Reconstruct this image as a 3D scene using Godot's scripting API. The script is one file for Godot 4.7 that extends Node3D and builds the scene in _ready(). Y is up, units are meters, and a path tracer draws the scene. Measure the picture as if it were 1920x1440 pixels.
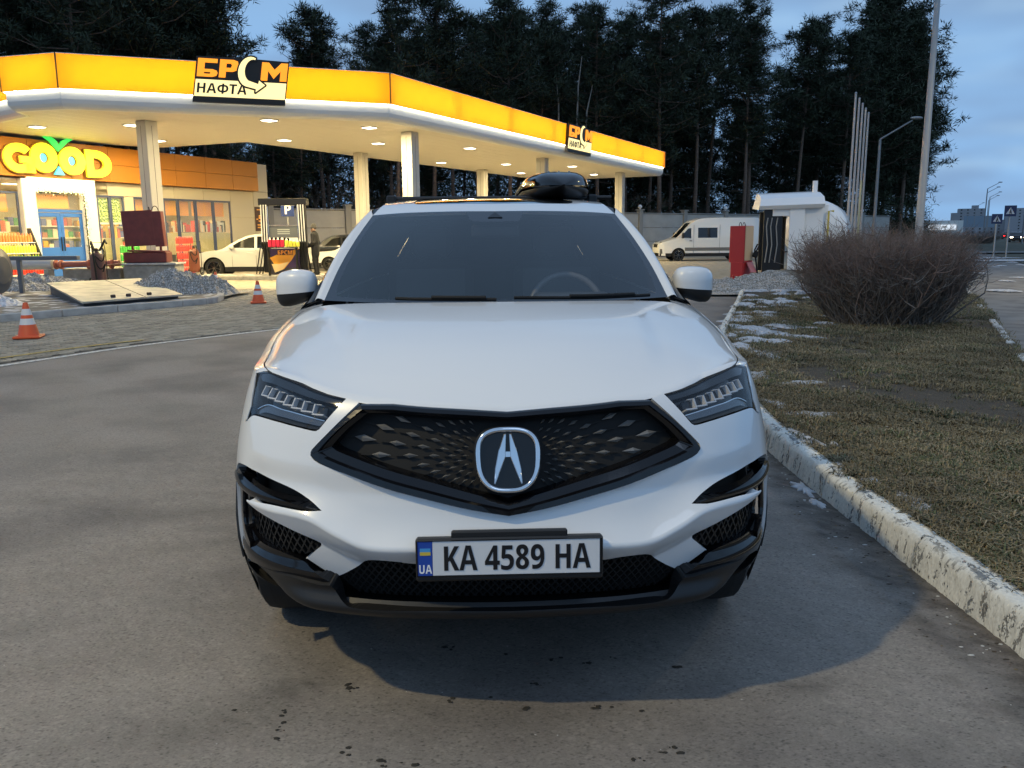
extends Node3D
var M := {}
var rng := RandomNumberGenerator.new()

func _ready() -> void:
	rng.seed = 7
	# ---- camera
	var cam := Camera3D.new()
	cam.name = "camera"
	add_child(cam)
	cam.position = Vector3(0, 1.45, 0)
	cam.rotation_order = EULER_ORDER_YXZ
	cam.rotation_degrees = Vector3(-10.33, 0, -0.44)
	cam.fov = 50.69
	cam.near = 0.05
	cam.far = 1500.0
	cam.current = true
	# ---- sky and exposure
	var we := WorldEnvironment.new()
	we.name = "environment"
	var env := Environment.new()
	env.background_mode = Environment.BG_SKY
	env.tonemap_mode = Environment.TONE_MAPPER_LINEAR
	env.tonemap_exposure = 1.3
	env.background_energy_multiplier = 1.0
	env.sdfgi_enabled = true
	env.ssao_enabled = true
	env.ssil_enabled = true
	var sky := Sky.new()
	sky.sky_material = dusk_sky()
	env.sky = sky
	we.environment = env
	add_child(we)
	# ---- last light of the day, from the west behind the camera
	var sun := DirectionalLight3D.new()
	sun.name = "dusk_light"
	sun.light_energy = 0.04
	sun.light_angular_distance = 20.0
	sun.light_color = Color(0.8, 0.88, 1.0)
	sun.shadow_enabled = true
	sun.rotation_degrees = Vector3(-55, 20, 0)
	add_child(sun)
	materials()
	build_all()

func dusk_sky() -> PanoramaSkyMaterial:
	var w := 1024
	var h := 512
	var img := Image.create(w, h, false, Image.FORMAT_RGBF)
	var f := FastNoiseLite.new()
	f.seed = 11
	f.frequency = 1.0
	f.fractal_octaves = 5
	var f2 := FastNoiseLite.new()
	f2.seed = 5
	f2.frequency = 1.0
	f2.fractal_octaves = 4
	for j in h:
		var el := PI / 2 - PI * (j + .5) / h
		var se := sin(el)
		for i in w:
			var az := TAU * (i + .5) / w
			var d := Vector3(sin(az) * cos(el), se, -cos(az) * cos(el))
			var up := clampf(se, 0.0, 1.0)
			# clear dusk air: pale blue low down, deeper above
			var c := Vector3(.225, .41, .67).lerp(Vector3(.20, .32, .50), smoothstep(0.0, .6, up))
			# flat layers of cloud
			var q := Vector2(d.x, d.z) / (maxf(se, 0.0) + .12)
			var n := f.get_noise_3d(q.x * 1.1, q.y * 1.7, 2.0) * .5 + .5
			var m := f2.get_noise_3d(q.x * .35, q.y * .5, 7.0) * .5 + .5
			var cl := smoothstep(.36, .68, n * .55 + m * .5)
			c = c.lerp(Vector3(.165, .245, .39), cl * .6)
			var ws := f2.get_noise_3d(az * 2.2 + n * .6, el * 26.0, 3.0) * .5 + .5
			c = c.lerp(Vector3(.33, .50, .68), smoothstep(.52, .80, ws) * .55 * smoothstep(.62, .02, up))
			if se < 0.0:
				c = c.lerp(Vector3(.05, .05, .05), smoothstep(0.0, -.05, se))
			img.set_pixel(i, j, Color(c.x, c.y, c.z))
	var m := PanoramaSkyMaterial.new()
	m.panorama = ImageTexture.create_from_image(img)
	return m

func materials() -> void:
	M.paint = mat(lin(.72, .73, .735), .32, 0.0, 1.0)
	M.gloss = mat(lin(.004, .004, .005), .09)
	M.black = mat(lin(.006, .006, .006), .8)
	M.plastic = mat(lin(.009, .009, .0095), .45)
	M.cloth = mat(lin(.012, .012, .013), .9)
	M.seat = mat(lin(.07, .067, .065), .5)
	M.dash = mat(lin(.05, .05, .052), .5)
	M.chrome = mat(lin(.75, .75, .76), .07, 1.0)
	M.satin = mat(lin(.16, .16, .165), .2, .9)
	M.bezel = mat(lin(.007, .008, .010), .08, 0.0, .4)
	M.lamprim = mat(lin(.5, .51, .53), .22)
	M.stud = mat(lin(.24, .235, .225), .36, .5)
	M.lampglass = mat(lin(.02, .022, .025), .05, .3)
	M.lens = pane_mat(Color(.05, .05, .06), .02)
	M.wglass = pane_mat(lin(.018, .034, .042), .30)
	M.wglass.clearcoat_enabled = true
	M.wglass.clearcoat = 1.0
	M.wglass.clearcoat_roughness = .02
	M.wglass.metallic_specular = .7
	M.frit = mat(lin(.006, .007, .009), .05, 0.0, .6)
	M.frit.metallic_specular = .6
	M.darkglass = mat(lin(.008, .01, .012), .03, 0.0, .5)
	M.plate_white = mat(lin(.66, .67, .68), .35)
	M.tyre = mat(lin(.012, .012, .012), .85)
	M.darkrim = mat(lin(.05, .05, .052), .3, .8)
	M.asphalt = mat(lin(.13, .125, .12), .85)
# ---------------------------------------------------------------- the white car in front
const PER := [[0, 0], [.3, -.018], [.5, -.058], [.65, -.115], [.77, -.20], [.86, -.335], [.915, -.52], [.945, -.80], [.955, -1.2], [.955, -2.2], [.95, -3.2], [.93, -4.0], [.88, -4.4], [.75, -4.62], [.4, -4.70], [0, -4.72]]
const FF := [[.30, .15], [.36, .075], [.42, .04], [.50, .012], [.56, 0.0], [.64, .012], [.72, .035], [.80, .06], [.90, .095], [.96, .13], [1.0, .17], [1.05, .24], [1.1, .32]]
const FS := [[.2, .06], [.30, .02], [.45, 0.0], [.6, 0.0], [.8, 0.0], [.9, .01], [.98, .022], [1.05, .04], [1.1, .055], [1.16, .078], [1.22, .105]]
const FC := [[.2, .06], [.30, .025], [.45, .0], [.6, 0.0], [.7, 0.0], [.8, .012], [.9, .034], [.98, .058], [1.03, .078], [1.1, .12]]
const YSH := [[1.0, 1.035], [1.09, 1.022], [1.3, 1.02], [1.5, 1.03], [1.66, 1.05], [1.86, 1.088], [2.06, 1.12], [2.26, 1.137], [2.8, 1.15], [3.6, 1.165], [4.4, 1.175], [5.0, 1.17], [6.1, 1.15]]
const EY := [[0, .949], [.248, .963], [.476, .976], [.664, 1.0], [.884, 1.025], [.985, 1.036], [1.05, 1.031], [1.09, 1.022]]
var per_p := PackedVector2Array()
var per_s := PackedFloat32Array()
var car_mid := Vector3(0, .75, -2.3)

func car_setup() -> void:
	var q := []
	for p in PER:
		q.append(Vector2(p[0], p[1]))
	q.push_front(Vector2(-.3, -.018))
	q.append(Vector2(-.4, -4.70))
	for i in range(1, q.size() - 2):
		for k in 24:
			per_p.append(cr2(q[i - 1], q[i], q[i + 1], q[i + 2], k / 24.0))
	per_p.append(q[q.size() - 2])
	var s := 0.0
	per_s.append(0.0)
	for i in range(1, per_p.size()):
		s += per_p[i].distance_to(per_p[i - 1])
		per_s.append(s)

func per_at(a: float) -> Vector2:
	if a < 0.0:
		var r := per_at(-a)
		return Vector2(-r.x, r.y)
	a = minf(a, per_s[per_s.size() - 1])
	var i := clampi(per_s.bsearch(a), 1, per_s.size() - 1)
	var t := (a - per_s[i - 1]) / maxf(per_s[i] - per_s[i - 1], 1e-6)
	return per_p[i - 1].lerp(per_p[i], t)

func s_at_z(z: float) -> float:
	for i in range(100, per_p.size()):
		if per_p[i].y <= z:
			return per_s[i]
	return 6.0

# outside of the body: s runs round the plan from the middle of the nose, y is height
func S3(s: float, y: float, off := 0.0) -> Vector3:
	var p := per_at(s)
	var t := per_at(s + .02) - per_at(s - .02)
	t = t.normalized()
	var nn := Vector2(-t.y, t.x) if s >= 0 or true else t
	# outward: at s = 0 tangent is +x, outward is +z
	nn = Vector2(-t.y, t.x)
	var a := absf(s)
	var w := smoothstep(0.1, 0.85, nn.y)
	var side := lerpf(slut(FC, y), slut(FS, y), smoothstep(1.25, 1.75, a))
	var back := smoothstep(0.1, 0.85, -nn.y)
	side = lerpf(side, slut(FF, y) * .6, back)
	var ins := w * slut(FF, y) + (1.0 - w) * side - off
	return Vector3(p.x - nn.x * ins, y, p.y - nn.y * ins)

func ridge(a: float) -> float:
	return slut([[0, .57], [.27, .57], [.41, .572], [.5, .603], [.6, .642], [.75, .65], [.87, .652], [1.1, .652]], absf(a))

func bump(a: float, y: float) -> float:
	var yr := ridge(a)
	var t := y - yr
	var up_ := .036 * pow(clampf(1.0 - t / .10, 0.0, 1.4), 2.0)
	var dn := .036 + maxf(t, -.085) * .7
	var kk := .005
	var hh := maxf(kk - absf(up_ - dn), 0.0) / kk
	var b := minf(up_, dn) - hh * hh * kk * .25
	return (b - .018) * (1.0 - smoothstep(.70, .80, y)) * (1.0 - smoothstep(.84, .98, a))

func V2(l: Array) -> PackedVector2Array:
	var o := PackedVector2Array()
	for p in l:
		o.append(Vector2(p[0], p[1]))
	return o

func sp(l: Array, k := 5) -> PackedVector2Array:
	var q := []
	for p in l:
		q.append(Vector2(p[0], p[1]))
	return spline2(q, k)

func coons(F: Callable, R: Callable, Cn: Callable, Sd: Callable, a: float, b: float, pw: float) -> Vector3:
	var al := a
	var ay := pow(absf(a), pw)
	var lin_ := func(c0: Vector3, c1: Vector3) -> Vector3:
		return Vector3(lerpf(c0.x, c1.x, al), lerpf(c0.y, c1.y, ay), lerpf(c0.z, c1.z, al))
	var f: Vector3 = F.call(a)
	var r: Vector3 = R.call(a)
	var p1 := f.lerp(r, b)
	var p2: Vector3 = lin_.call(Cn.call(b), Sd.call(b))
	var f0: Vector3 = F.call(0.0)
	var f1: Vector3 = F.call(1.0)
	var r0: Vector3 = R.call(0.0)
	var r1: Vector3 = R.call(1.0)
	var p3: Vector3 = lin_.call(f0.lerp(r0, b), f1.lerp(r1, b))
	return p1 + p2 - p3

const HR := [Vector3(0, 1.186, -1.19), Vector3(.2, 1.184, -1.21), Vector3(.4, 1.180, -1.27), Vector3(.6, 1.172, -1.37), Vector3(.78, 1.158, -1.47), Vector3(.889, 1.13, -1.508)]
const HC := [Vector3(0, .949, -.124), Vector3(0, 1.012, -.26), Vector3(0, 1.07, -.46), Vector3(0, 1.118, -.70), Vector3(0, 1.156, -.95), Vector3(0, 1.186, -1.19)]
func hood_p(a: float, b: float) -> Vector3:
	var p := coons(
		func(q): return S3(1.09 * q, slut(EY, 1.09 * q)),
		func(q): return cr3(HR, q),
		func(q): return cr3(HC, q),
		func(q): return S3(lerpf(1.09, 2.16, q), slut(YSH, lerpf(1.09, 2.16, q))), a, b, 2.6)
	var xc := lerpf(.47, .60, b)
	p.y += .011 * (1.0 - smoothstep(xc - .045, xc + .045, p.x)) * smoothstep(.05, .45, b) * (1.0 - smoothstep(.50, .97, b))
	# leading edge rolls down
	p.y -= .012 * pow(maxf(0.0, 1.0 - b / .05), 2.0)
	return p

const WB := [Vector3(0, 1.176, -1.205), Vector3(.2, 1.174, -1.225), Vector3(.4, 1.170, -1.29), Vector3(.6, 1.170, -1.40), Vector3(.79, 1.168, -1.545)]
const WT := [Vector3(0, 1.574, -1.95), Vector3(.17, 1.575, -1.965), Vector3(.33, 1.574, -2.01), Vector3(.48, 1.571, -2.07), Vector3(.632, 1.562, -2.13)]
const WC := [Vector3(0, 1.176, -1.205), Vector3(0, 1.315, -1.445), Vector3(0, 1.45, -1.70), Vector3(0, 1.574, -1.95)]
const WS := [Vector3(.79, 1.168, -1.545), Vector3(.75, 1.305, -1.73), Vector3(.695, 1.44, -1.93), Vector3(.632, 1.562, -2.13)]
func ws_p(a: float, b: float) -> Vector3:
	return coons(func(q): return cr3(WB, q), func(q): return cr3(WT, q), func(q): return cr3(WC, q), func(q): return cr3(WS, q), a, b, 1.6)

const PO := [Vector3(.835, 1.165, -1.55), Vector3(.80, 1.30, -1.73), Vector3(.752, 1.43, -1.92), Vector3(.69, 1.54, -2.11), Vector3(.645, 1.598, -2.25)]
const RF_S := [Vector3(.632, 1.562, -2.13), Vector3(.60, 1.625, -2.38), Vector3(.59, 1.652, -2.8), Vector3(.585, 1.648, -3.3), Vector3(.575, 1.62, -3.8), Vector3(.55, 1.575, -4.2)]
const RF_C := [Vector3(0, 1.574, -1.95), Vector3(0, 1.638, -2.25), Vector3(0, 1.675, -2.7), Vector3(0, 1.682, -3.2), Vector3(0, 1.665, -3.75), Vector3(0, 1.615, -4.25)]
const RF_R := [Vector3(0, 1.615, -4.25), Vector3(.3, 1.605, -4.24), Vector3(.55, 1.575, -4.2)]
func roof_p(a: float, b: float) -> Vector3:
	return coons(func(q): return cr3(WT, q), func(q): return cr3(RF_R, q), func(q): return cr3(RF_C, q), func(q): return cr3(RF_S, q), a, b, 2.2)

# glasshouse side: t along the length, v from belt to roof
const GU := [Vector3(.835, 1.165, -1.55), Vector3(.80, 1.30, -1.73), Vector3(.752, 1.43, -1.92), Vector3(.69, 1.54, -2.11), Vector3(.645, 1.60, -2.3), Vector3(.63, 1.63, -2.7), Vector3(.622, 1.63, -3.2), Vector3(.61, 1.605, -3.7), Vector3(.575, 1.56, -4.2)]
func side_p(t: float, v: float) -> Vector3:
	var u := cr3(GU, t)
	var s := lerpf(2.16, 4.98, pow(t, 1.0))
	var l := S3(s, slut(YSH, s))
	var p := l.lerp(u, v)
	p.x += sin(v * PI) * .018
	return p

func mirrored(mb: MB) -> MB:
	var o := MB.new()
	for i in range(0, mb.v.size(), 3):
		for k in [0, 2, 1]:
			var p := mb.v[i + k]
			var q := mb.n[i + k]
			o.v.append(Vector3(-p.x, p.y, p.z))
			o.n.append(Vector3(-q.x, q.y, q.z))
	return o

func both(mb: MB) -> MB:
	var o := mirrored(mb)
	o.v.append_array(mb.v)
	o.n.append_array(mb.n)
	return o

func pair(parent: Node, called: String, mb: MB, m: Material) -> Array:
	return [part(parent, called, mb, m), part(parent, called, mirrored(mb), m)]

func circle2(c: Vector2, r: float, k := 36) -> PackedVector2Array:
	var o := PackedVector2Array()
	for i in k:
		o.append(c + Vector2.from_angle(TAU * i / k) * r)
	return o

func clip_all(polys: Array, holes: Array) -> Array:
	for h in holes:
		var nx := []
		for p in polys:
			var res := Geometry2D.clip_polygons(p, h)
			if res.any(func(q): return Geometry2D.is_polygon_clockwise(q)):
				# the hole lies inside: cut the sheet through the hole first
				var c := Vector2.ZERO
				for q in h: c += q / h.size()
				res = []
				for side in [V2([[c.x - 50, -50], [c.x, -50], [c.x, 50], [c.x - 50, 50]]), V2([[c.x, -50], [c.x + 50, -50], [c.x + 50, 50], [c.x, 50]])]:
					for q in Geometry2D.intersect_polygons(p, side):
						res.append_array(Geometry2D.clip_polygons(q, h))
			for q in res:
				if not Geometry2D.is_polygon_clockwise(q):
					nx.append(q)
		polys = nx
	return polys

func ccw(p: PackedVector2Array) -> PackedVector2Array:
	if Geometry2D.is_polygon_clockwise(p):
		p.reverse()
	return p

func wheel(parent: Node, at: Vector3, r: float, w: float, side: float, rim_m: Material, tyre_m: Material, spokes := 10, called := "wheel") -> Node3D:
	var o := Node3D.new()
	o.name = called
	parent.add_child(o, true)
	o.position = at
	var t := MB.new()
	var x := Transform3D(Basis(Vector3(0, 0, 1), -PI / 2 * side), Vector3.ZERO)
	var h := w * .5
	var ri := r * .70
	lathe(t, [Vector2(ri, -h * .9), Vector2(r * .9, -h), Vector2(r * .985, -h * .8), Vector2(r, -h * .5), Vector2(r, h * .5), Vector2(r * .985, h * .8), Vector2(r * .9, h), Vector2(ri, h * .9), Vector2(ri, -h * .9)], 32, x)
	part(o, "tyre", t, tyre_m)
	var g := MB.new()
	lathe(g, [Vector2(ri * .99, -h * .5), Vector2(ri * .99, h * .88), Vector2(ri * .93, h * .9), Vector2(ri * .9, h * .5), Vector2(ri * .9, -h * .5)], 32, x)
	for k in spokes:
		var b := x.basis * Basis(Vector3.UP, TAU * k / spokes)
		box(g, b * Vector3(ri * .5, h * .6, 0), Vector3(ri * .9, h * .2, ri * .13), b)
	lathe(g, [Vector2(ri * .2, h * .3), Vector2(ri * .2, h * .78), Vector2(0, h * .8)], 16, x)
	part(o, "rim", g, rim_m)
	var d := MB.new()
	lathe(d, [Vector2(ri * .97, h * .1), Vector2(0, h * .1)], 24, x)
	part(o, "brake_disc", d, M.black)
	return o

func hero_car() -> void:
	car_setup()
	var t := thing("parked_suv", "white crossover parked nose-on in the foreground, black diamond grille", "car", Vector3(-0.011, 0, -2.197), deg_to_rad(2.0))
	var paint: Material = M.paint
	var gloss: Material = M.gloss
	var blk: Material = M.black
	# --- dark inner shell so that gaps and openings look into the car
	var mb := MB.new()
	sheet(mb, [V2([[0, .37], [.45, .37], [.9, .46], [1.06, .52], [1.06, .96], [.7, .96], [.4, .935], [0, .90]])], func(a, y): return S3(a, y, -.12), .06, .06, car_mid)
	part(t, "inner_panel", both(mb), blk)
	# --- bumper skin
	var low := sp([[0, .372], [.211, .373], [.445, .369], [.503, .383], [.548, .430]])
	low.append_array(sp([[.578, .426], [.682, .434], [.786, .430], [.9, .420], [1.0, .405], [1.09, .395]]))
	var trim := sp([[1.0, .737], [.95, .741], [.889, .735], [.705, .714], [.613, .690], [.560, .663]])
	trim.append_array(sp([[.609, .6595], [.742, .662], [.863, .655]]))
	trim.append_array(sp([[.862, .652], [.828, .634], [.734, .606], [.655, .578], [.592, .558], [.581, .549], [.586, .540], [.605, .526], [.650, .490], [.650, .489], [.60, .461], [.556, .434]]))
	trim.append_array(V2([[.60, .36], [.9, .36], [1.12, .36], [1.12, .39]]))
	trim.append_array(sp([[1.075, .42], [1.08, .48], [1.086, .56], [1.082, .64], [1.065, .70], [1.035, .727], [1.0, .737]]))
	trim = ccw(trim)
	var lowop := sp([[0, .495], [.268, .510], [.330, .520], [.396, .523], [.432, .513], [.464, .487], [.514, .455], [.556, .434]])
	lowop.append_array(V2([[.556, .30], [0, .30]]))
	lowop = ccw(lowop)
	var g_out := sp([[0, .661], [.11, .678], [.231, .704], [.364, .734], [.509, .773], [.585, .794]])
	g_out.append_array(sp([[.606, .802], [.620, .814], [.622, .825], [.612, .838], [.557, .890], [.477, .966]]))
	var out := g_out.duplicate()
	out.append_array(V2([[.523, .978]]))
	out.append_array(sp([[.571, .925], [.598, .893], [.606, .887], [.624, .883], [.702, .889], [.822, .896], [.926, .899], [.97, .893], [1.006, .871], [1.03, .868], [1.095, .90]]))
	out.append_array(V2([[1.095, .395]]))
	var lr := low.duplicate()
	lr.reverse()
	out.append_array(lr)
	out = ccw(out)
	var polys := clip_all([out], [trim, lowop])
	mb = MB.new()
	# the mesh rows follow the bumper's crease line
	var warped := []
	for p in polys:
		var q := PackedVector2Array()
		for i in p.size():
			var e0: Vector2 = p[i]
			var e1: Vector2 = p[(i + 1) % p.size()]
			var k := maxi(1, ceili(e0.distance_to(e1) / .02))
			for s in k:
				var e := e0.lerp(e1, float(s) / k)
				q.append(Vector2(e.x, e.y - ridge(e.x)))
		warped.append(q)
	sheet(mb, warped, func(a, t_): return S3(a, t_ + ridge(a), bump(a, t_ + ridge(a))), .014, .0105, car_mid, .03)
	part(t, "front_bumper", both(mb), paint)
	# --- lip
	mb = MB.new()
	var lip := low.duplicate()
	lip.append_array(V2([[1.10, .395], [1.14, .39]]))
	lip.append_array(sp([[1.10, .355], [.9, .345], [.75, .345], [.6, .338], [.4, .334], [.2, .333], [0, .333]]))
	sheet(mb, [ccw(lip)], func(a, y): return S3(a, y, lerpf(.012 + .05 * smoothstep(.42, .35, y), -.012 - .035 * smoothstep(.42, .34, y), smoothstep(.60, .98, a))), .03, .012, car_mid, .05)
	part(t, "bumper_lip", both(mb), M.plastic)
	mb = MB.new()
	sheet(mb, [V2([[0, .335], [.6, .34], [.9, .362], [1.12, .41], [1.12, .30], [.8, .24], [0, .24]])], func(a, y): return S3(a, y, .0 - .28 * smoothstep(.36, .24, y)), .05, .03, car_mid)
	part(t, "undertray", both(mb), blk)
	# --- splash shield under the nose
	mb = MB.new()
	var rim_pts := []
	for i in 25:
		var s := lerpf(-1.06, 1.06, i / 24.0)
		var q0 := S3(s, .36, lerpf(.03, -.03, smoothstep(.6, .95, absf(s))))
		rim_pts.append(q0)
	for i in 24:
		var a0: Vector3 = rim_pts[i]
		var a1: Vector3 = rim_pts[i + 1]
		mb.quad(Vector3(a0.x, .345, a0.z), Vector3(a1.x, .345, a1.z), Vector3(a1.x * .8, .30, -.62), Vector3(a0.x * .8, .30, -.62), Vector3.UP)
	part(t, "splash_shield", mb, blk)
	# --- grille
	var gr := Node3D.new()
	gr.name = "grille"
	t.add_child(gr)
	var g_o := sp([[0, .661], [.11, .678], [.231, .704], [.364, .734], [.509, .773], [.593, .796]], 4)
	g_o.append_array(sp([[.6155, .808], [.6215, .823], [.557, .888], [.470, .962]], 4))
	g_o.append_array(sp([[.36, .964], [.248, .957], [.12, .951], [0, .944]], 4))
	var g_i := sp([[0, .694], [.11, .722], [.239, .755], [.366, .785], [.49, .818], [.535, .831]], 4)
	g_i.append_array(sp([[.548, .838], [.548, .846], [.50, .895], [.445, .936]], 4))
	g_i.append_array(sp([[.36, .938], [.246, .930], [.12, .924], [0, .918]], 4))
	mb = MB.new()
	band(mb, g_o, g_i, [[0.0, -.03], [0.0, -.004], [.08, .004], [.45, .006], [.55, -.004], [.95, -.016], [1.0, -.03], [1.0, -.07]], func(s, y, o): return S3(s, y, o), false)
	part(gr, "grille_frame", both(mb), gloss)
	mb = MB.new()
	sheet(mb, [ccw(g_i.duplicate())], func(a, y): return S3(a, y, -.06), .05, .05, car_mid)
	part(gr, "grille_back", both(mb), blk)
	# studs
	var stud := MB.new()
	var q := [Vector3(-.5, 0, 0), Vector3(.1, -.5, 0), Vector3(.5, 0, 0), Vector3(.1, .5, 0)]
	for i in 4:
		stud.flat(q[i], q[(i + 1) % 4], Vector3(.1, -.05, .5), Vector3(0, 0, 1))
	var stud_m := stud.mesh()
	var mesh_poly := Geometry2D.offset_polygon(ccw(g_i.duplicate()), -.012)[0]
	var bar := MB.new()
	for k in 10:
		var r := .128 * pow(1.152, k)
		for j in 32:
			var an := TAU * (j + (.5 if k % 2 == 1 else 0.0)) / 32.0
			var p2 := Vector2(cos(an), sin(an)) * r + Vector2(0, .815)
			var mir := Vector2(absf(p2.x), p2.y)
			if not Geometry2D.is_point_in_polygon(mir, mesh_poly) or (absf(p2.x) < .105 and absf(p2.y - .815) < .105):
				continue
			var c := S3(p2.x, p2.y, -.05)
			var e1 := (S3(p2.x + cos(an) * .01, p2.y + sin(an) * .01, -.05) - c).normalized()
			var e2 := (S3(p2.x - sin(an) * .01, p2.y + cos(an) * .01, -.05) - c).normalized()
			var e3 := e1.cross(e2).normalized()
			if e3.z < 0: e3 = -e3
			var o := MeshInstance3D.new()
			o.name = "grille_stud"
			o.mesh = stud_m
			o.material_override = M.stud
			o.transform = Transform3D(Basis(e1 * r * .155, e2 * r * .046, e3 * .014), c)
			gr.add_child(o, true)
			box(bar, c - e3 * .004 + e1 * r * .11, Vector3(r * .1, .004, .004), Basis(e1, e2, e3))
	part(gr, "grille_web", bar, blk)
	emblem(t)
	plate(t)
	# --- fog intakes
	for sd in [1.0, -1.0]:
		var n := Node3D.new()
		n.name = "fog_intake"
		t.add_child(n, true)
		var put := func(called: String, m_: MB, mm: Material, nn: Node) -> void:
			part(nn, called, m_ if sd > 0 else mirrored(m_), mm)
		mb = MB.new()
		sheet(mb, Geometry2D.offset_polygon(trim, .05), func(a, y): return S3(a, y, -.095), .04, .04, car_mid)
		put.call("recess", mb, blk, n)
		mb = MB.new()
		# upper blade above the white wing
		var bl := sp([[1.088, .712], [1.0, .706], [.85, .696], [.70, .680], [.575, .664]])
		bl.append_array(sp([[.61, .661], [.742, .664], [.86, .660], [.95, .664], [1.088, .66]]))
		sheet(mb, [ccw(bl)], func(a, y): return S3(a, y, -.006 + .012 * sin(clampf((y - .655) / .05, 0, 1) * PI)), .03, .012, car_mid, .05)
		# outer upright
		var up := sp([[.985, .69], [.975, .60], [.965, .54], [.93, .49]])
		up.append_array(sp([[.98, .42], [1.075, .43], [1.086, .56], [1.084, .64], [1.08, .69]]))
		sheet(mb, [ccw(up)], func(a, y): return S3(a, y, -.01), .02, .03, car_mid, .05)
		# lower blade
		var lb := sp([[.556, .436], [.62, .470], [.66, .488], [.76, .50], [.88, .505], [.97, .53]])
		lb.append_array(sp([[1.06, .52], [1.085, .44], [1.0, .415], [.9, .425], [.786, .432], [.682, .432], [.578, .424]]))
		sheet(mb, [ccw(lb)], func(a, y): return S3(a, y, -.03 + .028 * smoothstep(.50, .445, y)), .03, .012, car_mid, .05)
		put.call("trim_blade", mb, gloss, n)
		mb = MB.new()
		var inner := ccw(sp([[.965, .63], [.86, .625], [.734, .60], [.60, .545], [.63, .515], [.70, .50], [.95, .52], [.97, .56]], 3))
		for k in 26:
			for dg in [-1.0, 1.0]:
				var c0 := Vector2(.5 + k * .028, .56)
				var d := Vector2(1, dg * 1.4).normalized()
				var w2 := d.orthogonal() * .0028
				var st := PackedVector2Array([c0 - d * .3 - w2, c0 + d * .3 - w2, c0 + d * .3 + w2, c0 - d * .3 + w2])
				for ip in Geometry2D.intersect_polygons(inner, st):
					sheet(mb, [ip], func(a, y): return S3(a, y, -.045), .1, .1, car_mid, .01)
		put.call("intake_mesh", mb, M.plastic, n)
		mb = MB.new()
		var lt := V2([[.945, .665], [.955, .665], [.945, .55], [.935, .55]])
		sheet(mb, [ccw(lt)], func(a, y): return S3(a, y, -.02), .05, .03, car_mid, .01)
		put.call("fog_light_strip", mb, M.chrome, n)
	# lower grille mesh
	mb = MB.new()
	var lgo := sp([[0, .492], [.268, .508], [.396, .520], [.464, .484], [.55, .434], [.503, .385], [.445, .371], [0, .373]], 3)
	for k in 30:
		for dg in [-1.0, 1.0]:
			var c0 := Vector2(k * .026 - .1, .44)
			var d := Vector2(1, dg * 1.2).normalized()
			var w2 := d.orthogonal() * .0025
			var st := PackedVector2Array([c0 - d * .3 - w2, c0 + d * .3 - w2, c0 + d * .3 + w2, c0 - d * .3 + w2])
			for ip in Geometry2D.intersect_polygons(ccw(lgo.duplicate()), st):
				sheet(mb, [ip], func(a, y): return S3(a, y, -.055), .1, .1, car_mid, .01)
	part(t, "lower_grille", both(mb), M.black)
	headlights(t)
	hood_and_top(t)
	sides(t)
	cabin(t)
	for z in [-.93, -3.68]:
		for x in [-1.0, 1.0]:
			wheel(t, Vector3(x * .80, .365, z), .365, .235, x, M.darkrim, M.tyre, 10)

func emblem(t: Node3D) -> void:
	var e := Node3D.new()
	e.name = "emblem"
	t.add_child(e)
	e.position = Vector3(0, .815, S3(0, .815).z)
	e.rotation.x = -.30
	var sq := PackedVector2Array()
	for i in 48:
		var an := TAU * i / 48
		var c := cos(an); var s := sin(an)
		var w := .086 + .008 * s
		sq.append(Vector2(signf(c) * pow(absf(c), .72) * w * (1.0 + .06 * -s * 0.0), signf(s) * pow(absf(s), .72) * .088))
	var mb := MB.new()
	var big := PackedVector2Array()
	for p in sq: big.append(p * 1.13 + Vector2(0, 0))
	prism(mb, big, -.06, -.012, Transform3D(), .008)
	part(e, "badge_base", mb, M.plastic)
	mb = MB.new()
	var inner := PackedVector2Array()
	for p in sq: inner.append(p * .98)
	prism(mb, inner, -.012, -.004)
	part(e, "badge_face", mb, gloss_flat())
	mb = MB.new()
	var path := []
	for i in 49:
		var p := sq[i % 48]
		path.append(Vector3(p.x, p.y, .002))
	tube(mb, path, .0085, 10, false)
	part(e, "badge_ring", mb, M.chrome)
	for sd in [-1.0, 1.0]:
		var k := .000158
		var pl := PackedVector2Array()
		for p in [[-70, 475], [-30, 475], [-44, 150], [-40, 60], [-238, -435], [-258, -425], [-238, -160], [-165, 190]]:
			pl.append(Vector2(p[0] * k * -sd, p[1] * k))
		var m2 := MB.new()
		prism(m2, ccw(pl), -.004, .006, Transform3D(), .0022)
		part(e, "badge_leg", m2, M.chrome)
	mb = MB.new()
	prism(mb, V2([[-.0068, .0088], [.0068, .0088], [.0068, .024], [-.0068, .024]]), -.004, .003)
	part(e, "badge_bridge", mb, M.chrome)

func gloss_flat() -> Material:
	return M.gloss

func text_mesh(s: String, size: float, depth: float, serif := false, bold := true) -> TextMesh:
	var f := SystemFont.new()
	f.font_names = PackedStringArray(["Droid Serif" if serif else "Droid Sans"])
	f.font_weight = 700 if bold else 400
	var tm := TextMesh.new()
	tm.text = s
	tm.font = f
	tm.font_size = 64
	tm.pixel_size = size / 64.0
	tm.depth = depth
	tm.curve_step = 2.0
	return tm

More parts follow.
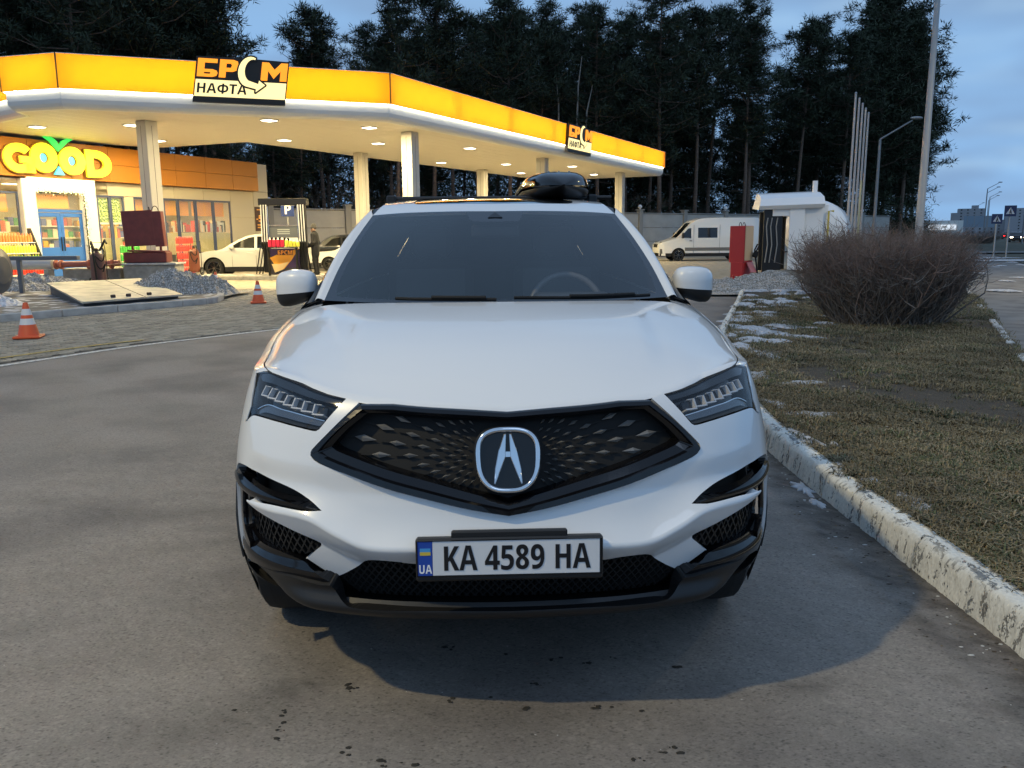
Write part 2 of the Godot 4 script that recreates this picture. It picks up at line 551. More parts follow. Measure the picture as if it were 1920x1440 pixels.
func plate(t: Node3D) -> void:
	var p := Node3D.new()
	p.name = "licence_plate"
	t.add_child(p)
	p.position = Vector3(0.0, .555, .032)
	p.rotation = Vector3(-.06, 0, 0)
	var mb := MB.new()
	box(mb, Vector3(0, -.004, -.02), Vector3(.532, .126, .03), Basis(), .006)
	box(mb, Vector3(0, .066, -.022), Vector3(.33, .022, .02), Basis(), .004)
	part(p, "plate_frame", mb, M.plastic)
	mb = MB.new()
	box(mb, Vector3(.019, .003, -.0025), Vector3(.473, .1, .004), Basis(), .001)
	part(p, "plate_face", mb, M.plate_white)
	mb = MB.new()
	box(mb, Vector3(-.239, .003, -.0025), Vector3(.042, .1, .0044), Basis(), .001)
	part(p, "plate_blue_strip", mb, mat(lin(.012, .06, .35), .4))
	mb = MB.new()
	box(mb, Vector3(-.238, .028, 0), Vector3(.030, .010, .0015))
	part(p, "flag_blue_half", mb, mat(lin(.06, .3, .62), .4))
	mb = MB.new()
	box(mb, Vector3(-.238, .018, 0), Vector3(.030, .010, .0015))
	part(p, "flag_yellow_half", mb, mat(lin(.6, .45, .06), .4))
	var ua := part(p, "plate_lettering", text_mesh("UA", .034, .0012), mat(lin(.8, .8, .8), .4), Vector3(-.239, -.028, .0002))
	ua.scale = Vector3(.82, 1, 1)
	var tx := part(p, "plate_lettering", text_mesh("KA 4589 HA", .098, .0016), mat(lin(.006, .006, .008), .35), Vector3(.0185, .0015, .0003))
	tx.scale = Vector3(.80, 1, 1)
	# inner border
	mb = MB.new()
	for s in [-1.0, 1.0]:
		box(mb, Vector3(0, .003 + s * .0515, 0), Vector3(.524, .0022, .003))
		box(mb, Vector3(s * .261, .003, 0), Vector3(.0022, .1, .003))
	part(p, "plate_border", mb, M.gloss)

func headlights(t: Node3D) -> void:
	var hp := sp([[.528, .972], [.575, .923], [.602, .893], [.610, .888]])
	hp.append_array(sp([[.624, .887], [.702, .893], [.822, .900], [.926, .903], [.968, .897], [1.004, .877]]))
	hp.append_array(sp([[.996, .918], [1.03, .972], [1.066, 1.006], [1.085, 1.014]]))
	hp.append_array(sp([[1.03, 1.026], [.985, 1.025], [.884, 1.013], [.664, .987], [.535, .9735]]))
	hp = ccw(hp)
	for sd in [1.0, -1.0]:
		var h := Node3D.new()
		h.name = "headlight"
		t.add_child(h, true)
		var put := func(called: String, m_: MB, mm: Material) -> void:
			part(h, called, m_ if sd > 0 else mirrored(m_), mm)
		var mb := MB.new()
		sheet(mb, [hp], func(a, y): return S3(a, y, -.05), .03, .02, car_mid)
		put.call("housing", mb, M.gloss)
		mb = MB.new()
		band(mb, hp, hp, [[0, -.05], [0, -.001]], func(s, y, o): return S3(s, y, o))
		put.call("seal", mb, M.black)
		# upper bezel
		mb = MB.new()
		var bz := sp([[.528, .972], [.664, .986], [.884, 1.012], [.985, 1.024], [1.03, 1.025], [1.07, 1.012]])
		bz.append_array(sp([[1.02, .996], [.943, .995], [.839, .983], [.70, .970], [.60, .960], [.548, .955]]))
		sheet(mb, [ccw(bz)], func(a, y): return S3(a, y, -.012), .03, .01, car_mid, .02)
		put.call("bezel", mb, M.bezel)
		# lower light guide
		mb = MB.new()
		var lg := sp([[.60, .905], [.704, .918], [.824, .925], [.905, .931], [.955, .918], [.99, .90]])
		lg.append_array(sp([[.985, .888], [.926, .908], [.822, .906], [.702, .899], [.615, .893]]))
		sheet(mb, [ccw(lg)], func(a, y): return S3(a, y, -.02), .03, .01, car_mid, .02)
		put.call("light_guide", mb, M.satin)
		mb = MB.new()
		var ln := sp([[.595, .911], [.704, .922], [.824, .9295], [.905, .9355], [.955, .923], [.993, .903]])
		var ln2 := sp([[.993, .900], [.955, .9205], [.905, .933], [.824, .927], [.704, .9195], [.595, .9085]])
		ln.append_array(ln2)
		sheet(mb, [ccw(ln)], func(a, y): return S3(a, y, -.014), .03, .01, car_mid, .006)
		put.call("chrome_line", mb, M.chrome)
		# seven lamp units
		var leds := [[.955, .965], [.908, .961], [.857, .955], [.797, .948], [.738, .942], [.682, .937], [.628, .932]]
		for l in leds:
			var c := S3(l[0], l[1], -.03)
			var e1 := (S3(l[0] + .01, l[1], -.03) - c).normalized()
			var e2 := (S3(l[0], l[1] + .01, -.03) - c).normalized()
			var e3 := e1.cross(e2)
			if e3.z < 0: e3 = -e3
			var bs := Basis(e1, e2, e3)
			var u := MB.new()
			box(u, c + e2 * -.0165, Vector3(.042, .0045, .034), bs)
			box(u, c + e1 * .0195, Vector3(.0045, .033, .034), bs)
			box(u, c + e2 * .016 + e1 * .008, Vector3(.02, .002, .026), bs)
			put.call("lamp_unit", u, M.lamprim)
			u = MB.new()
			box(u, c - e3 * .006, Vector3(.036, .03, .016), bs, .004)
			put.call("lamp_block", u, M.lampglass)
		mb = MB.new()
		sheet(mb, [hp], func(a, y): return S3(a, y, -.002), .03, .02, car_mid)
		put.call("lens", mb, M.lens)

func hood_and_top(t: Node3D) -> void:
	var mb := MB.new()
	var o := V2([[0, 0], [.55, 0], [.86, 0]])
	o.append_array(sp([[.90, .002], [.917, .015], [.925, .04], [.93, .12]], 3))
	o.append_array(V2([[.93, .5], [.925, .80]]))
	o.append_array(sp([[.92, .86], [.895, .90], [.84, .925], [.74, .945], [.62, .96]], 3))
	o.append_array(V2([[.4, .967], [0, .97]]))
	sheet(mb, [ccw(o)], func(a, b): return hood_p(a, b), .025, .025, Vector3(0, .3, -1.0), .03)
	part(t, "hood", both(mb), M.paint)
	# fender tops and cowl corners
	mb = MB.new()
	var f := V2([[1, 0.0], [1, 1], [.80, 1.0], [.80, .945]])
	f.append_array(sp([[.845, .934], [.902, .908], [.928, .866], [.934, .80]], 3))
	f.append_array(V2([[.937, .5], [.937, .12], [.932, .04], [.925, 0.0]]))
	sheet(mb, [ccw(f)], func(a, b): return hood_p(a, b), .025, .025, Vector3(0, .3, -1.0))
	pair(t, "fender_top", mb, M.paint)
	# black cowl
	mb = MB.new()
	sheet(mb, [V2([[0, .96], [.62, .95], [.84, .915], [.90, .89], [.9, 1.02], [0, 1.02]])], func(a, b): return hood_p(minf(a, 1), minf(b, 1)) + Vector3(0, -.014, 0), .05, .05, Vector3(0, .3, -1.0))
	part(t, "cowl_panel", both(mb), M.plastic)
	mb = MB.new()
	sheet(mb, [V2([[0, .03], [.95, .03], [.95, .97], [0, .97]])], func(a, b): return hood_p(a, b) + Vector3(0, -.045, 0), .1, .1, Vector3(0, .3, -1.0))
	part(t, "under_hood", both(mb), M.black)
	# windscreen
	var rc := Vector3(0, .9, -2.6)
	var inner := sp([[0, .045], [.5, .05], [.86, .06], [.905, .07], [.925, .11]], 4)
	inner.append_array(sp([[.935, .3], [.935, .6], [.935, .85], [.92, .93], [.86, .955]], 4))
	inner.append_array(V2([[.5, .965], [.215, .965], [.20, .94], [.185, .86], [.16, .835], [0, .83]]))
	inner = ccw(inner)
	mb = MB.new()
	sheet(mb, [inner], func(a, b): return ws_p(a, b), .05, .05, rc)
	part(t, "windscreen", both(mb), M.wglass)
	mb = MB.new()
	var hole := PackedVector2Array()
	for p in inner: hole.append(Vector2(-.05 if p.x < .001 else p.x, p.y))
	var frr := clip_all([ccw(V2([[0, -.02], [1, -.02], [1, 1], [0, 1]]))], [hole])
	sheet(mb, frr, func(a, b): return ws_p(a, b), .05, .05, rc)
	part(t, "windscreen_border", both(mb), M.frit)
	mb = MB.new()
	prism(mb, V2([[-.035, 0], [.035, 0], [0, .05]]), -.004, .0, Transform3D(Basis(Vector3.RIGHT, -1.02), ws_p(0, .885) + Vector3(0, .002, .004)))
	part(t, "camera_cover", mb, M.bezel)
	# A pillars
	mb = MB.new()
	sheet(mb, [V2([[0, 0], [1, 0], [1, 1], [0, 1]])], func(u, b): return cr3(WS, b).lerp(cr3(PO, b), u) + Vector3(.006, .012, .004) * sin(clampf(u, 0, 1) * PI), .25, .1, rc)
	pair(t, "windscreen_pillar", mb, M.paint)
	mb = MB.new()
	sheet(mb, [V2([[0, 0], [1, 0], [1, 1], [0, 1]])], func(u, b): return cr3(RF_S, b).lerp(cr3([PO[4], Vector3(.63, 1.625, -2.6), Vector3(.62, 1.628, -3.2), Vector3(.605, 1.60, -3.75), Vector3(.575, 1.56, -4.2)], b), u) + Vector3(0, -.004, 0), .5, .06, rc)
	pair(t, "roof_moulding", mb, M.plastic)
	# roof
	mb = MB.new()
	var roof := V2([[0, 0], [1, 0], [1, 1], [0, 1]])
	var sun := sp([[0, .135], [.5, .14], [.66, .155], [.70, .20]], 4)
	sun.append_array(V2([[.70, .66], [.62, .70], [0, .70]]))
	sheet(mb, clip_all([ccw(roof)], [ccw(sun.duplicate())]), func(a, b): return roof_p(a, b), .05, .04, Vector3(0, 1, -3), .012)
	part(t, "roof", both(mb), M.paint)
	mb = MB.new()
	sheet(mb, [ccw(sun)], func(a, b): return roof_p(a, b) + Vector3(0, -.004, 0), .05, .04, Vector3(0, 1, -3))
	part(t, "sunroof", both(mb), M.darkglass)
	mb = MB.new()
	sheet(mb, [roof], func(a, b): return roof_p(a, b) + Vector3(0, -.035, 0), .2, .1, Vector3(0, 1, -3), 0.0, true)
	part(t, "headliner", both(mb), M.cloth)
	# wipers
	for w in [[-.55, .35, -.02], [.10, .85, .0]]:
		var m2 := MB.new()
		var a0 := ws_p(absf(w[0]), .0) * Vector3(signf(w[0]), 1, 1)
		var pts := []
		for i in 9:
			var u: float = lerpf(w[0], w[1] * (-1.0 if w[0] < 0 else 1.0) if w[0] > 0 else -.02, i / 8.0)
			var pp := ws_p(absf(u), lerpf(.035, .012, i / 8.0))
			pts.append(Vector3(pp.x * signf(u), pp.y + .012, pp.z + .012))
		tube(m2, pts, .008, 6)
		var arm := []
		for i in 5:
			arm.append(pts[i + 3] + Vector3(0, .008, .004))
		tube(m2, arm, .009, 6)
		part(t, "wiper", m2, M.black)
	# roof bars
	for z in [-2.95, -3.65]:
		var m2 := MB.new()
		tube(m2, [Vector3(-.62, 1.682, z), Vector3(.74, 1.682, z)], .013, 8)
		for s in [-1.0, 1.0]:
			box(m2, Vector3(s * .62, 1.66, z), Vector3(.06, .085, .07), Basis(), .01)
		part(t, "roof_bar", m2, M.plastic)

func sides(t: Node3D) -> void:
	var ref := Vector3(0, .7, -2.3)
	var sf := s_at_z(-.93)
	var sr := s_at_z(-3.68)
	var c1 := circle2(Vector2(sf, .365), .425)
	var c2 := circle2(Vector2(sr, .365), .425)
	var strip := func(a0: float, a1: float, y0: float) -> PackedVector2Array:
		var o := PackedVector2Array()
		o.append(Vector2(a0, y0)); o.append(Vector2(a1, y0))
		var k := 14
		for i in k + 1:
			var a := lerpf(a1, a0, float(i) / k)
			o.append(Vector2(a, slut(YSH, a)))
		return ccw(o)
	for d in [["front_fender", 1.10, 2.302], ["front_door", 2.308, 3.302], ["rear_door", 3.308, 4.15], ["rear_quarter", 4.156, 5.02], ["tailgate", 5.026, 6.081]]:
		var mb := MB.new()
		var y0 := .36 if d[0] != "tailgate" else .45
		var pl := clip_all([strip.call(d[1], d[2], y0)], [c1, c2])
		if d[0] == "front_fender":
			pl.append(ccw(V2([[1.008, .878], [1.001, .918], [1.035, .970], [1.07, 1.003], [1.10, 1.019], [1.10, .905], [1.03, .871]])))
		sheet(mb, pl, func(a, y): return S3(a, y, .012 * sin(clampf((y - .4) / .6, 0, 1) * PI) * smoothstep(1.3, 1.7, a)), .06, .045, ref, .02)
		if d[0] == "tailgate":
			part(t, d[0], both(mb), M.paint)
		else:
			var pr := pair(t, d[0], mb, M.paint)
			if "door" in d[0]:
				for i in 2:
					var hm := MB.new()
					var c := S3(d[2] - .16, .98, .02)
					box(hm, c, Vector3(.025, .03, .2), Basis(), .008)
					part(pr[i], "door_handle", hm if i == 0 else mirrored(hm), M.paint)
	var mb := MB.new()
	sheet(mb, clip_all([V2([[1.12, .24], [5.0, .24], [5.0, .36], [1.12, .42]])], [c1, c2]), func(a, y): return S3(a, y, .006), .2, .06, ref)
	for c in [Vector2(sf, .365), Vector2(sr, .365)]:
		var ring := []
		for k in 20:
			var a0 := PI * k / 20.0 - .02
			var a1 := PI * (k + 1) / 20.0
			ring.append(ccw(PackedVector2Array([c + Vector2.from_angle(a0) * .405, c + Vector2.from_angle(a1) * .405, c + Vector2.from_angle(a1) * .455, c + Vector2.from_angle(a0) * .455])))
		sheet(mb, ring, func(a, y): return S3(a, y, .014), .3, .3, ref, .05)
	pair(t, "sill_cladding", mb, M.plastic)
	# backing behind the gaps, wheel wells
	mb = MB.new()
	sheet(mb, clip_all([strip.call(1.15, 6.08, .40)], [circle2(Vector2(sf, .365), .44), circle2(Vector2(sr, .365), .44)]), func(a, y): return S3(a, y - .01, -.03), .15, .12, ref)
	part(t, "inner_side", both(mb), M.black)
	mb = MB.new()
	box(mb, Vector3(0, .36, -2.3), Vector3(1.24, .22, 4.0))
	box(mb, Vector3(0, .62, -.93), Vector3(1.24, .4, .9))
	box(mb, Vector3(0, .62, -3.68), Vector3(1.24, .4, .9))
	for z in [-.93, -3.68]:
		box(mb, Vector3(0, .80, z), Vector3(1.78, .03, .84))
	part(t, "chassis", mb, M.black)
	# tail lower bumper and rear window
	mb = MB.new()
	sheet(mb, [V2([[4.7, .28], [6.08, .28], [6.08, .45], [4.7, .45]])], func(a, y): return S3(a, y, .02), .12, .08, ref)
	part(t, "rear_bumper", both(mb), M.plastic)
	mb = MB.new()
	sheet(mb, [V2([[0, 0], [1, 0], [1, 1], [0, 1]])], func(a, b): return cr3(RF_R, a).lerp(S3(lerpf(6.081, 4.98, a), 1.16), b), .2, .2, Vector3(0, 1, -3))
	part(t, "rear_window", both(mb), M.darkglass)
	for s in [-1.0, 1.0]:
		var m2 := MB.new()
		sheet(m2, [V2([[5.02, .95], [5.6, 1.0], [5.6, 1.08], [5.02, 1.1]])], func(a, y): return S3(a, y, .012), .1, .1, ref, .02)
		part(t, "tail_lamp", m2 if s > 0 else mirrored(m2), mat(lin(.25, .01, .01), .15))
	# glasshouse
	var frame := V2([[0, 0], [1, 0], [1, 1], [0, 1]])
	var w1 := ccw(V2([[.17, .10], [.40, .10], [.40, .90], [.33, .90], [.24, .72]]))
	var w2 := ccw(V2([[.43, .10], [.66, .10], [.66, .90], [.43, .90]]))
	var w3 := ccw(V2([[.69, .12], [.86, .25], [.80, .84], [.69, .90]]))
	mb = MB.new()
	sheet(mb, clip_all([ccw(frame)], [w1, w2, w3]), func(a, b): return side_p(a, b), .05, .1, Vector3(0, 1.2, -2.8))
	pair(t, "window_frame", mb, M.gloss)
	mb = MB.new()
	sheet(mb, [ccw(frame)], func(a, b): return side_p(a, b) + Vector3(-.02, 0, 0), .1, .2, Vector3(0, 1.2, -2.8), 0.0, true)
	pair(t, "door_lining", mb, M.cloth)
	for w in [w1, w2, w3]:
		mb = MB.new()
		sheet(mb, [w], func(a, b): return side_p(a, b) + Vector3(-.004, 0, 0), .05, .1, Vector3(0, 1.2, -2.8))
		pair(t, "side_window", mb, M.darkglass)
	# mirrors
	for s in [1.0, -1.0]:
		var n := Node3D.new()
		n.name = "door_mirror"
		t.add_child(n, true)
		var at := Vector3(s * .957, 1.218, -1.74)
		mb = MB.new()
		mirror_shell(mb, at, s, -.30, 1.0)
		part(n, "mirror_cap", mb, M.paint)
		mb = MB.new()
		mirror_shell(mb, at, s, -1.0, -.33)
		part(n, "mirror_base", mb, M.plastic)
		mb = MB.new()
		tube(mb, [at + Vector3(-s * .05, -.07, -.01), at + Vector3(-s * .10, -.085, -.03)], [.03, .035], 8)
		part(n, "mirror_arm", mb, M.plastic)

func mirror_shell(mb: MB, at: Vector3, s: float, v0: float, v1: float) -> void:
	var f := func(u: float, v: float) -> Vector3:
		# v -1..1 height, u angle
		var k := pow(maxf(0.0, 1.0 - pow(absf(v), 3.2)), 1.0 / 3.2)
		var c := cos(u); var sn := sin(u)
		var x := signf(c) * pow(absf(c), .55) * k * .101
		var z := signf(sn) * pow(absf(sn), .75) * k * (.075 if sn > 0 else .05)
		var y := v * (.083 + .006 * x * s / .1)
		# outer end sits a little further back and is rounder, lower inside
		z -= maxf(0.0, x * s) * .35
		return at + Vector3(x, y - .010 * x * s / .1 * (1.0 if v > 0 else 2.2) * absf(v), z)
	sheet(mb, [V2([[0, v0], [TAU, v0], [TAU, v1], [0, v1]])], func(u, v): return f.call(u, clampf(v, -.9995, .9995)), TAU / 28, .09, at)

func cabin(t: Node3D) -> void:
	var mb := MB.new()
	box(mb, Vector3(0, 1.03, -1.72), Vector3(1.5, .18, .42), Basis(Vector3.RIGHT, .12), .05)
	box(mb, Vector3(.37, 1.14, -1.78), Vector3(.40, .07, .2), Basis(), .03)
	part(t, "dashboard", mb, M.dash)
	mb = MB.new()
	var ring := []
	var bs := Basis(Vector3.RIGHT, -.42)
	for i in 33:
		var an := TAU * i / 32
		ring.append(Vector3(.37, 1.08, -2.02) + bs * Vector3(cos(an) * .185, sin(an) * .185, 0))
	tube(mb, ring, .017, 8, false)
	box(mb, Vector3(.37, 1.07, -2.02), Vector3(.34, .06, .03), bs, .01)
	part(t, "steering_wheel", mb, mat(lin(.16, .16, .16), .35))
	for x in [-.37, .37]:
		var n := MB.new()
		box(n, Vector3(x, .92, -2.62), Vector3(.50, .78, .14), Basis(Vector3.RIGHT, -.15), .05)
		box(n, Vector3(x, .58, -2.35), Vector3(.50, .16, .5), Basis(), .05)
		box(n, Vector3(x, 1.42, -2.70), Vector3(.26, .17, .10), Basis(Vector3.RIGHT, -.15), .04)
		var sn := part(t, "front_seat", n, M.seat)
		var st := MB.new()
		for dx in [-.055, .055]:
			tube(st, [Vector3(x + dx, 1.26, -2.66), Vector3(x + dx, 1.38, -2.69)], .006, 6)
		part(sn, "headrest_post", st, M.chrome)
	mb = MB.new()
	box(mb, Vector3(0, .95, -3.55), Vector3(1.3, .7, .16), Basis(Vector3.RIGHT, -.2), .05)
	part(t, "rear_seat", mb, M.seat)
	mb = MB.new()
	box(mb, Vector3(0, 1.475, -1.93), Vector3(.24, .065, .03), Basis(), .012)
	part(t, "interior_mirror", mb, M.plastic)
	mb = MB.new()
	box(mb, Vector3(0, .50, -2.6), Vector3(1.6, .04, 2.4))
	part(t, "cabin_floor", mb, M.black)

func cargo_box() -> void:
	var t := thing("roof_cargo_box", "glossy black rooftop cargo box on the white car's roof bars", "cargo box", Vector3(-0.011, 0, -2.197), deg_to_rad(2.0))
	var f := func(u: float, v: float) -> Vector3:
		# u around the section, v along the length
		var z := lerpf(-2.55, -4.35, v)
		var nose := 1.0 - pow(maxf(0.0, 1.0 - v / .16), 2.4) * .95
		var tail := 1.0 - pow(maxf(0.0, (v - .9) / .1), 2.0) * .7
		var w := .215 * (0.62 + .38 * smoothstep(0, .35, v)) * minf(nose, tail)
		var top := .105 * (0.80 + .20 * smoothstep(0, .3, v)) * minf(nose, tail)
		var c := cos(u); var s := sin(u)
		var x := signf(c) * pow(absf(c), .6) * w
		var y := signf(s) * pow(absf(s), .7) * (top if s > 0 else .06 * minf(nose, tail))
		return Vector3(.405 + x, 1.735 + y, z)
	var mb := MB.new()
	sheet(mb, [V2([[.04, 0], [PI - .04, 0], [PI - .04, 1], [.04, 1]])], f, PI / 14, .05, Vector3(.405, 1.735, -3.4))
	part(t, "lid", mb, M.gloss)
	mb = MB.new()
	sheet(mb, [V2([[PI + .04, 0], [TAU - .04, 0], [TAU - .04, 1], [PI + .04, 1]])], f, PI / 14, .05, Vector3(.405, 1.735, -3.4))
	part(t, "tray", mb, M.plastic)
	for dx in [-.03, 0.0, .03]:
		var b := MB.new()
		ellipsoid(b, f.call(PI / 2 - dx * 6.0, .17) + Vector3(0, .002, 0), Vector3(.006, .004, .006), 8, 6)
		part(t, "badge_stud", b, M.chrome)
# ---------------------------------------------------------------- ground
const KERB := [Vector2(1.98, 4.0), Vector2(1.88, 1.0), Vector2(1.80, -1.5), Vector2(1.765, -2.6), Vector2(1.745, -3.6), Vector2(1.73, -4.6), Vector2(1.76, -5.6), Vector2(1.93, -7.0), Vector2(2.3, -9.0), Vector2(2.95, -11.5), Vector2(3.8, -14.2), Vector2(4.7, -17.0), Vector2(5.5, -19.6), Vector2(6.4, -22.2)]
const LINE := [Vector2(-7.6, 3.0), Vector2(-7.5, -2.0), Vector2(-7.05, -5.5), Vector2(-6.5, -8.0), Vector2(-5.98, -9.36), Vector2(-5.70, -9.97), Vector2(-5.19, -11.03), Vector2(-4.46, -12.06), Vector2(-3.70, -13.07), Vector2(-2.2, -14.9), Vector2(0.2, -17.2), Vector2(3.0, -19.6), Vector2(6.0, -22.0)]

func flat_poly(mb: MB, poly: PackedVector2Array, y: float) -> void:
	var idx := Geometry2D.triangulate_polygon(poly)
	for i in range(0, idx.size(), 3):
		mb.flat(Vector3(poly[idx[i]].x, y, poly[idx[i]].y), Vector3(poly[idx[i + 1]].x, y, poly[idx[i + 1]].y), Vector3(poly[idx[i + 2]].x, y, poly[idx[i + 2]].y), Vector3.UP)

func ribbon(mb: MB, path: PackedVector2Array, w: float, y: float) -> void:
	for i in path.size() - 1:
		var t := (path[i + 1] - path[i]).normalized().orthogonal() * w * .5
		var t2 := (path[mini(i + 2, path.size() - 1)] - path[i]).normalized().orthogonal() * w * .5
		var t1 := (path[i + 1] - path[maxi(i - 1, 0)]).normalized().orthogonal() * w * .5
		var a := path[i] - t1
		var b := path[i] + t1
		var c := path[i + 1] + t2
		var d := path[i + 1] - t2
		mb.quad(Vector3(a.x, y, a.y), Vector3(b.x, y, b.y), Vector3(c.x, y, c.y), Vector3(d.x, y, d.y), Vector3.UP)

func mm(called: String, mesh: Mesh, m: Material, xf: Array, cols: Array, parent: Node = self) -> MultiMeshInstance3D:
	var o := MultiMeshInstance3D.new()
	o.name = numbered(called) if parent == self else called
	var k := MultiMesh.new()
	k.transform_format = MultiMesh.TRANSFORM_3D
	k.use_colors = cols.size() > 0
	k.mesh = mesh
	k.instance_count = xf.size()
	for i in xf.size():
		k.set_instance_transform(i, xf[i])
		if cols.size() > 0:
			k.set_instance_color(i, cols[i])
	o.multimesh = k
	o.material_override = m
	parent.add_child(o, true)
	o.set_meta("kind", "stuff")
	return o

func fbm(seed_: int, freq: float, oct := 4) -> FastNoiseLite:
	var f := FastNoiseLite.new()
	f.seed = seed_
	f.frequency = freq
	f.fractal_octaves = oct
	return f

func kerb_x(z: float) -> float:
	for i in range(1, KERB.size()):
		if z >= KERB[i].y:
			return lerpf(KERB[i - 1].x, KERB[i].x, (z - KERB[i - 1].y) / (KERB[i].y - KERB[i - 1].y))
	return KERB[-1].x

func path_x(z: float) -> float:
	# left edge of the footpath beyond the lawn
	return 5.94 + (-9.54 - z) * .497

func lawn_y(x: float, z: float) -> float:
	var d := x - kerb_x(z)
	return .125 + .02 * n_lawn.get_noise_2d(x, z) - .02 * smoothstep(0.2, 0.0, d)

var n_lawn: FastNoiseLite

func ground() -> void:
	n_lawn = fbm(21, .9)
	# far terrain
	var g := MB.new()
	var R := 1300.0
	g.quad(Vector3(-R, -.06, 60), Vector3(R, -.06, 60), Vector3(R, -.06, -R), Vector3(-R, -.06, -R), Vector3.UP)
	struct("ground", g, textured(noise_tex(3, .01, [[0.0, lin(.05, .045, .03)], [.5, lin(.065, .065, .035)], [1.0, lin(.10, .095, .06)]], 512, 5), .05))
	# asphalt: aggregate grain over soft blotches, with the dark scuffs and drips the tarmac shows
	var am := mat(Color.WHITE, .78)
	am.vertex_color_use_as_albedo = true
	am.albedo_texture = grain_tex()
	am.uv1_triplanar = true
	am.uv1_world_triplanar = true
	am.uv1_scale = Vector3.ONE * .45
	am.heightmap_enabled = true
	am.heightmap_texture = am.albedo_texture
	am.heightmap_scale = .30
	am.detail_enabled = true
	am.detail_albedo = noise_tex(33, .006, [[0.0, lin(.55, .55, .57)], [.38, lin(.86, .86, .86)], [.55, lin(1, 1, .99)], [1.0, lin(1, .98, .95)]], 1024, 7)
	am.detail_blend_mode = BaseMaterial3D.BLEND_MODE_MUL
	am.detail_uv_layer = BaseMaterial3D.DETAIL_UV_2
	am.uv2_triplanar = true
	am.uv2_world_triplanar = true
	am.uv2_scale = Vector3.ONE * .09
	var a := MB.new()
	a.use_c = true
	a.col = Color(.29, .268, .236)
	var scuff := fbm(44, 2.6, 4)
	var streak := fbm(45, 1.2, 3)
	var tone := func(x: float, z: float) -> Color:
		var c := Vector3(.302, .272, .240)
		# damp scuffs where a wheel turned, left of the car
		for s in [[-.72, -2.42, .16, .10, .45], [-.95, -2.2, .30, .09, .25], [-1.5, -4.2, .55, .10, .22], [-1.2, -3.8, .5, .07, .2], [.95, -2.42, .13, .045, .4], [1.2, -2.1, .25, .06, .22]]:
			var dx: float = (x - s[0]) / s[2]
			var dz: float = (z - s[1] + .25 * (x - s[0])) / s[3]
			var k = exp(-(dx * dx + dz * dz)) * s[4] * (.45 + .9 * (scuff.get_noise_2d(x * 14.0, z * 14.0) + .5))
			c *= 1.0 - clampf(k, 0, .7)
		# earth and leaf crumbs gathered along the kerb
		var dk := kerb_x(z) - x
		var e := smoothstep(.42, .02, dk + .22 * streak.get_noise_2d(x * 3.0, z * 3.0)) * (.35 + .65 * (scuff.get_noise_2d(x * 8.0 + 9.0, z * 8.0) + .5))
		c = c.lerp(Vector3(.07, .055, .042), clampf(e, 0, .85) * (1.0 if z < 4.0 else 0.0))
		var st := streak.get_noise_2d(x * .9 + z * .5, z * 2.4)
		c *= 1.0 + .14 * st + .16 * scuff.get_noise_2d(x * 9.0 + z * 4.0, z * 22.0)
		return Color(c.x, c.y, c.z)
	var put := func(x0: float, x1: float, z0: float, z1: float, dx: float) -> void:
		var nx := roundi((x1 - x0) / dx)
		var nz := roundi((z1 - z0) / dx)
		var cols := []
		for j in nz + 1:
			for i in nx + 1:
				cols.append(tone.call(x0 + dx * i, z0 + dx * j))
		for j in nz:
			for i in nx:
				var p := [Vector3(x0 + dx * i, 0, z0 + dx * j), Vector3(x0 + dx * (i + 1), 0, z0 + dx * j), Vector3(x0 + dx * (i + 1), 0, z0 + dx * (j + 1)), Vector3(x0 + dx * i, 0, z0 + dx * (j + 1))]
				var q := [cols[j * (nx + 1) + i], cols[j * (nx + 1) + i + 1], cols[(j + 1) * (nx + 1) + i + 1], cols[(j + 1) * (nx + 1) + i]]
				for t in [[0, 1, 2], [0, 2, 3]]:
					for k in t:
						a.v.append(p[k]); a.n.append(Vector3.UP); a.c.append(q[k])
	put.call(-3.0, 2.04, -5.5, -1.5, .04)
	put.call(-9.0, 2.5, -1.5, 4.0, .5)
	put.call(-12.0, -3.0, -5.5, -1.5, .5)
	put.call(-14.0, 8.0, -23.5, -5.5, .5)
	put.call(-62.0, -14.0, -23.5, 20.5, 4.0)
	put.call(-14.0, 3.0, 4.0, 20.0, 1.0)
	put.call(-14.0, -12.0, -5.5, -1.5, .5)
	put.call(-14.0, -9.0, -1.5, 4.0, .5)
	struct("asphalt_road", a, am)
	# forecourt
	var ln := spline2(LINE, 5)
	var fp := PackedVector2Array()
	for p in ln:
		fp.append(p + Vector2(-.16, -.06))
	fp.append_array(PackedVector2Array([Vector2(9, -22), Vector2(32, -71), Vector2(-20, -44), Vector2(-45, -34), Vector2(-45, 3)]))
	var f := MB.new()
	flat_poly(f, fp, .004)
	var fm := textured(noise_tex(51, .02, [[0.0, lin(.19, .165, .12)], [.5, lin(.29, .255, .19)], [1.0, lin(.38, .34, .26)]], 512, 5), .3)
	var fo := struct("forecourt", f, fm)
	# concrete pavers near the road, laid in courses
	for bp in Geometry2D.intersect_polygons(fp, PackedVector2Array([Vector2(-13.4, -23.4), Vector2(20, -23.4), Vector2(20, 3), Vector2(-13.4, 3)])):
		var bd := MB.new()
		flat_poly(bd, bp, .008)
		part(fo, "paver_bed", bd, mat(lin(.035, .031, .026), .95))
	var pav := MB.new()
	box(pav, Vector3(0, -.025, 0), Vector3(.188, .05, .088), Basis(), .009)
	var xf := []
	var cols := []
	var ang := atan2(3.0, 2.6)
	var bs := Basis(Vector3.UP, ang)
	var isl := island_outline()
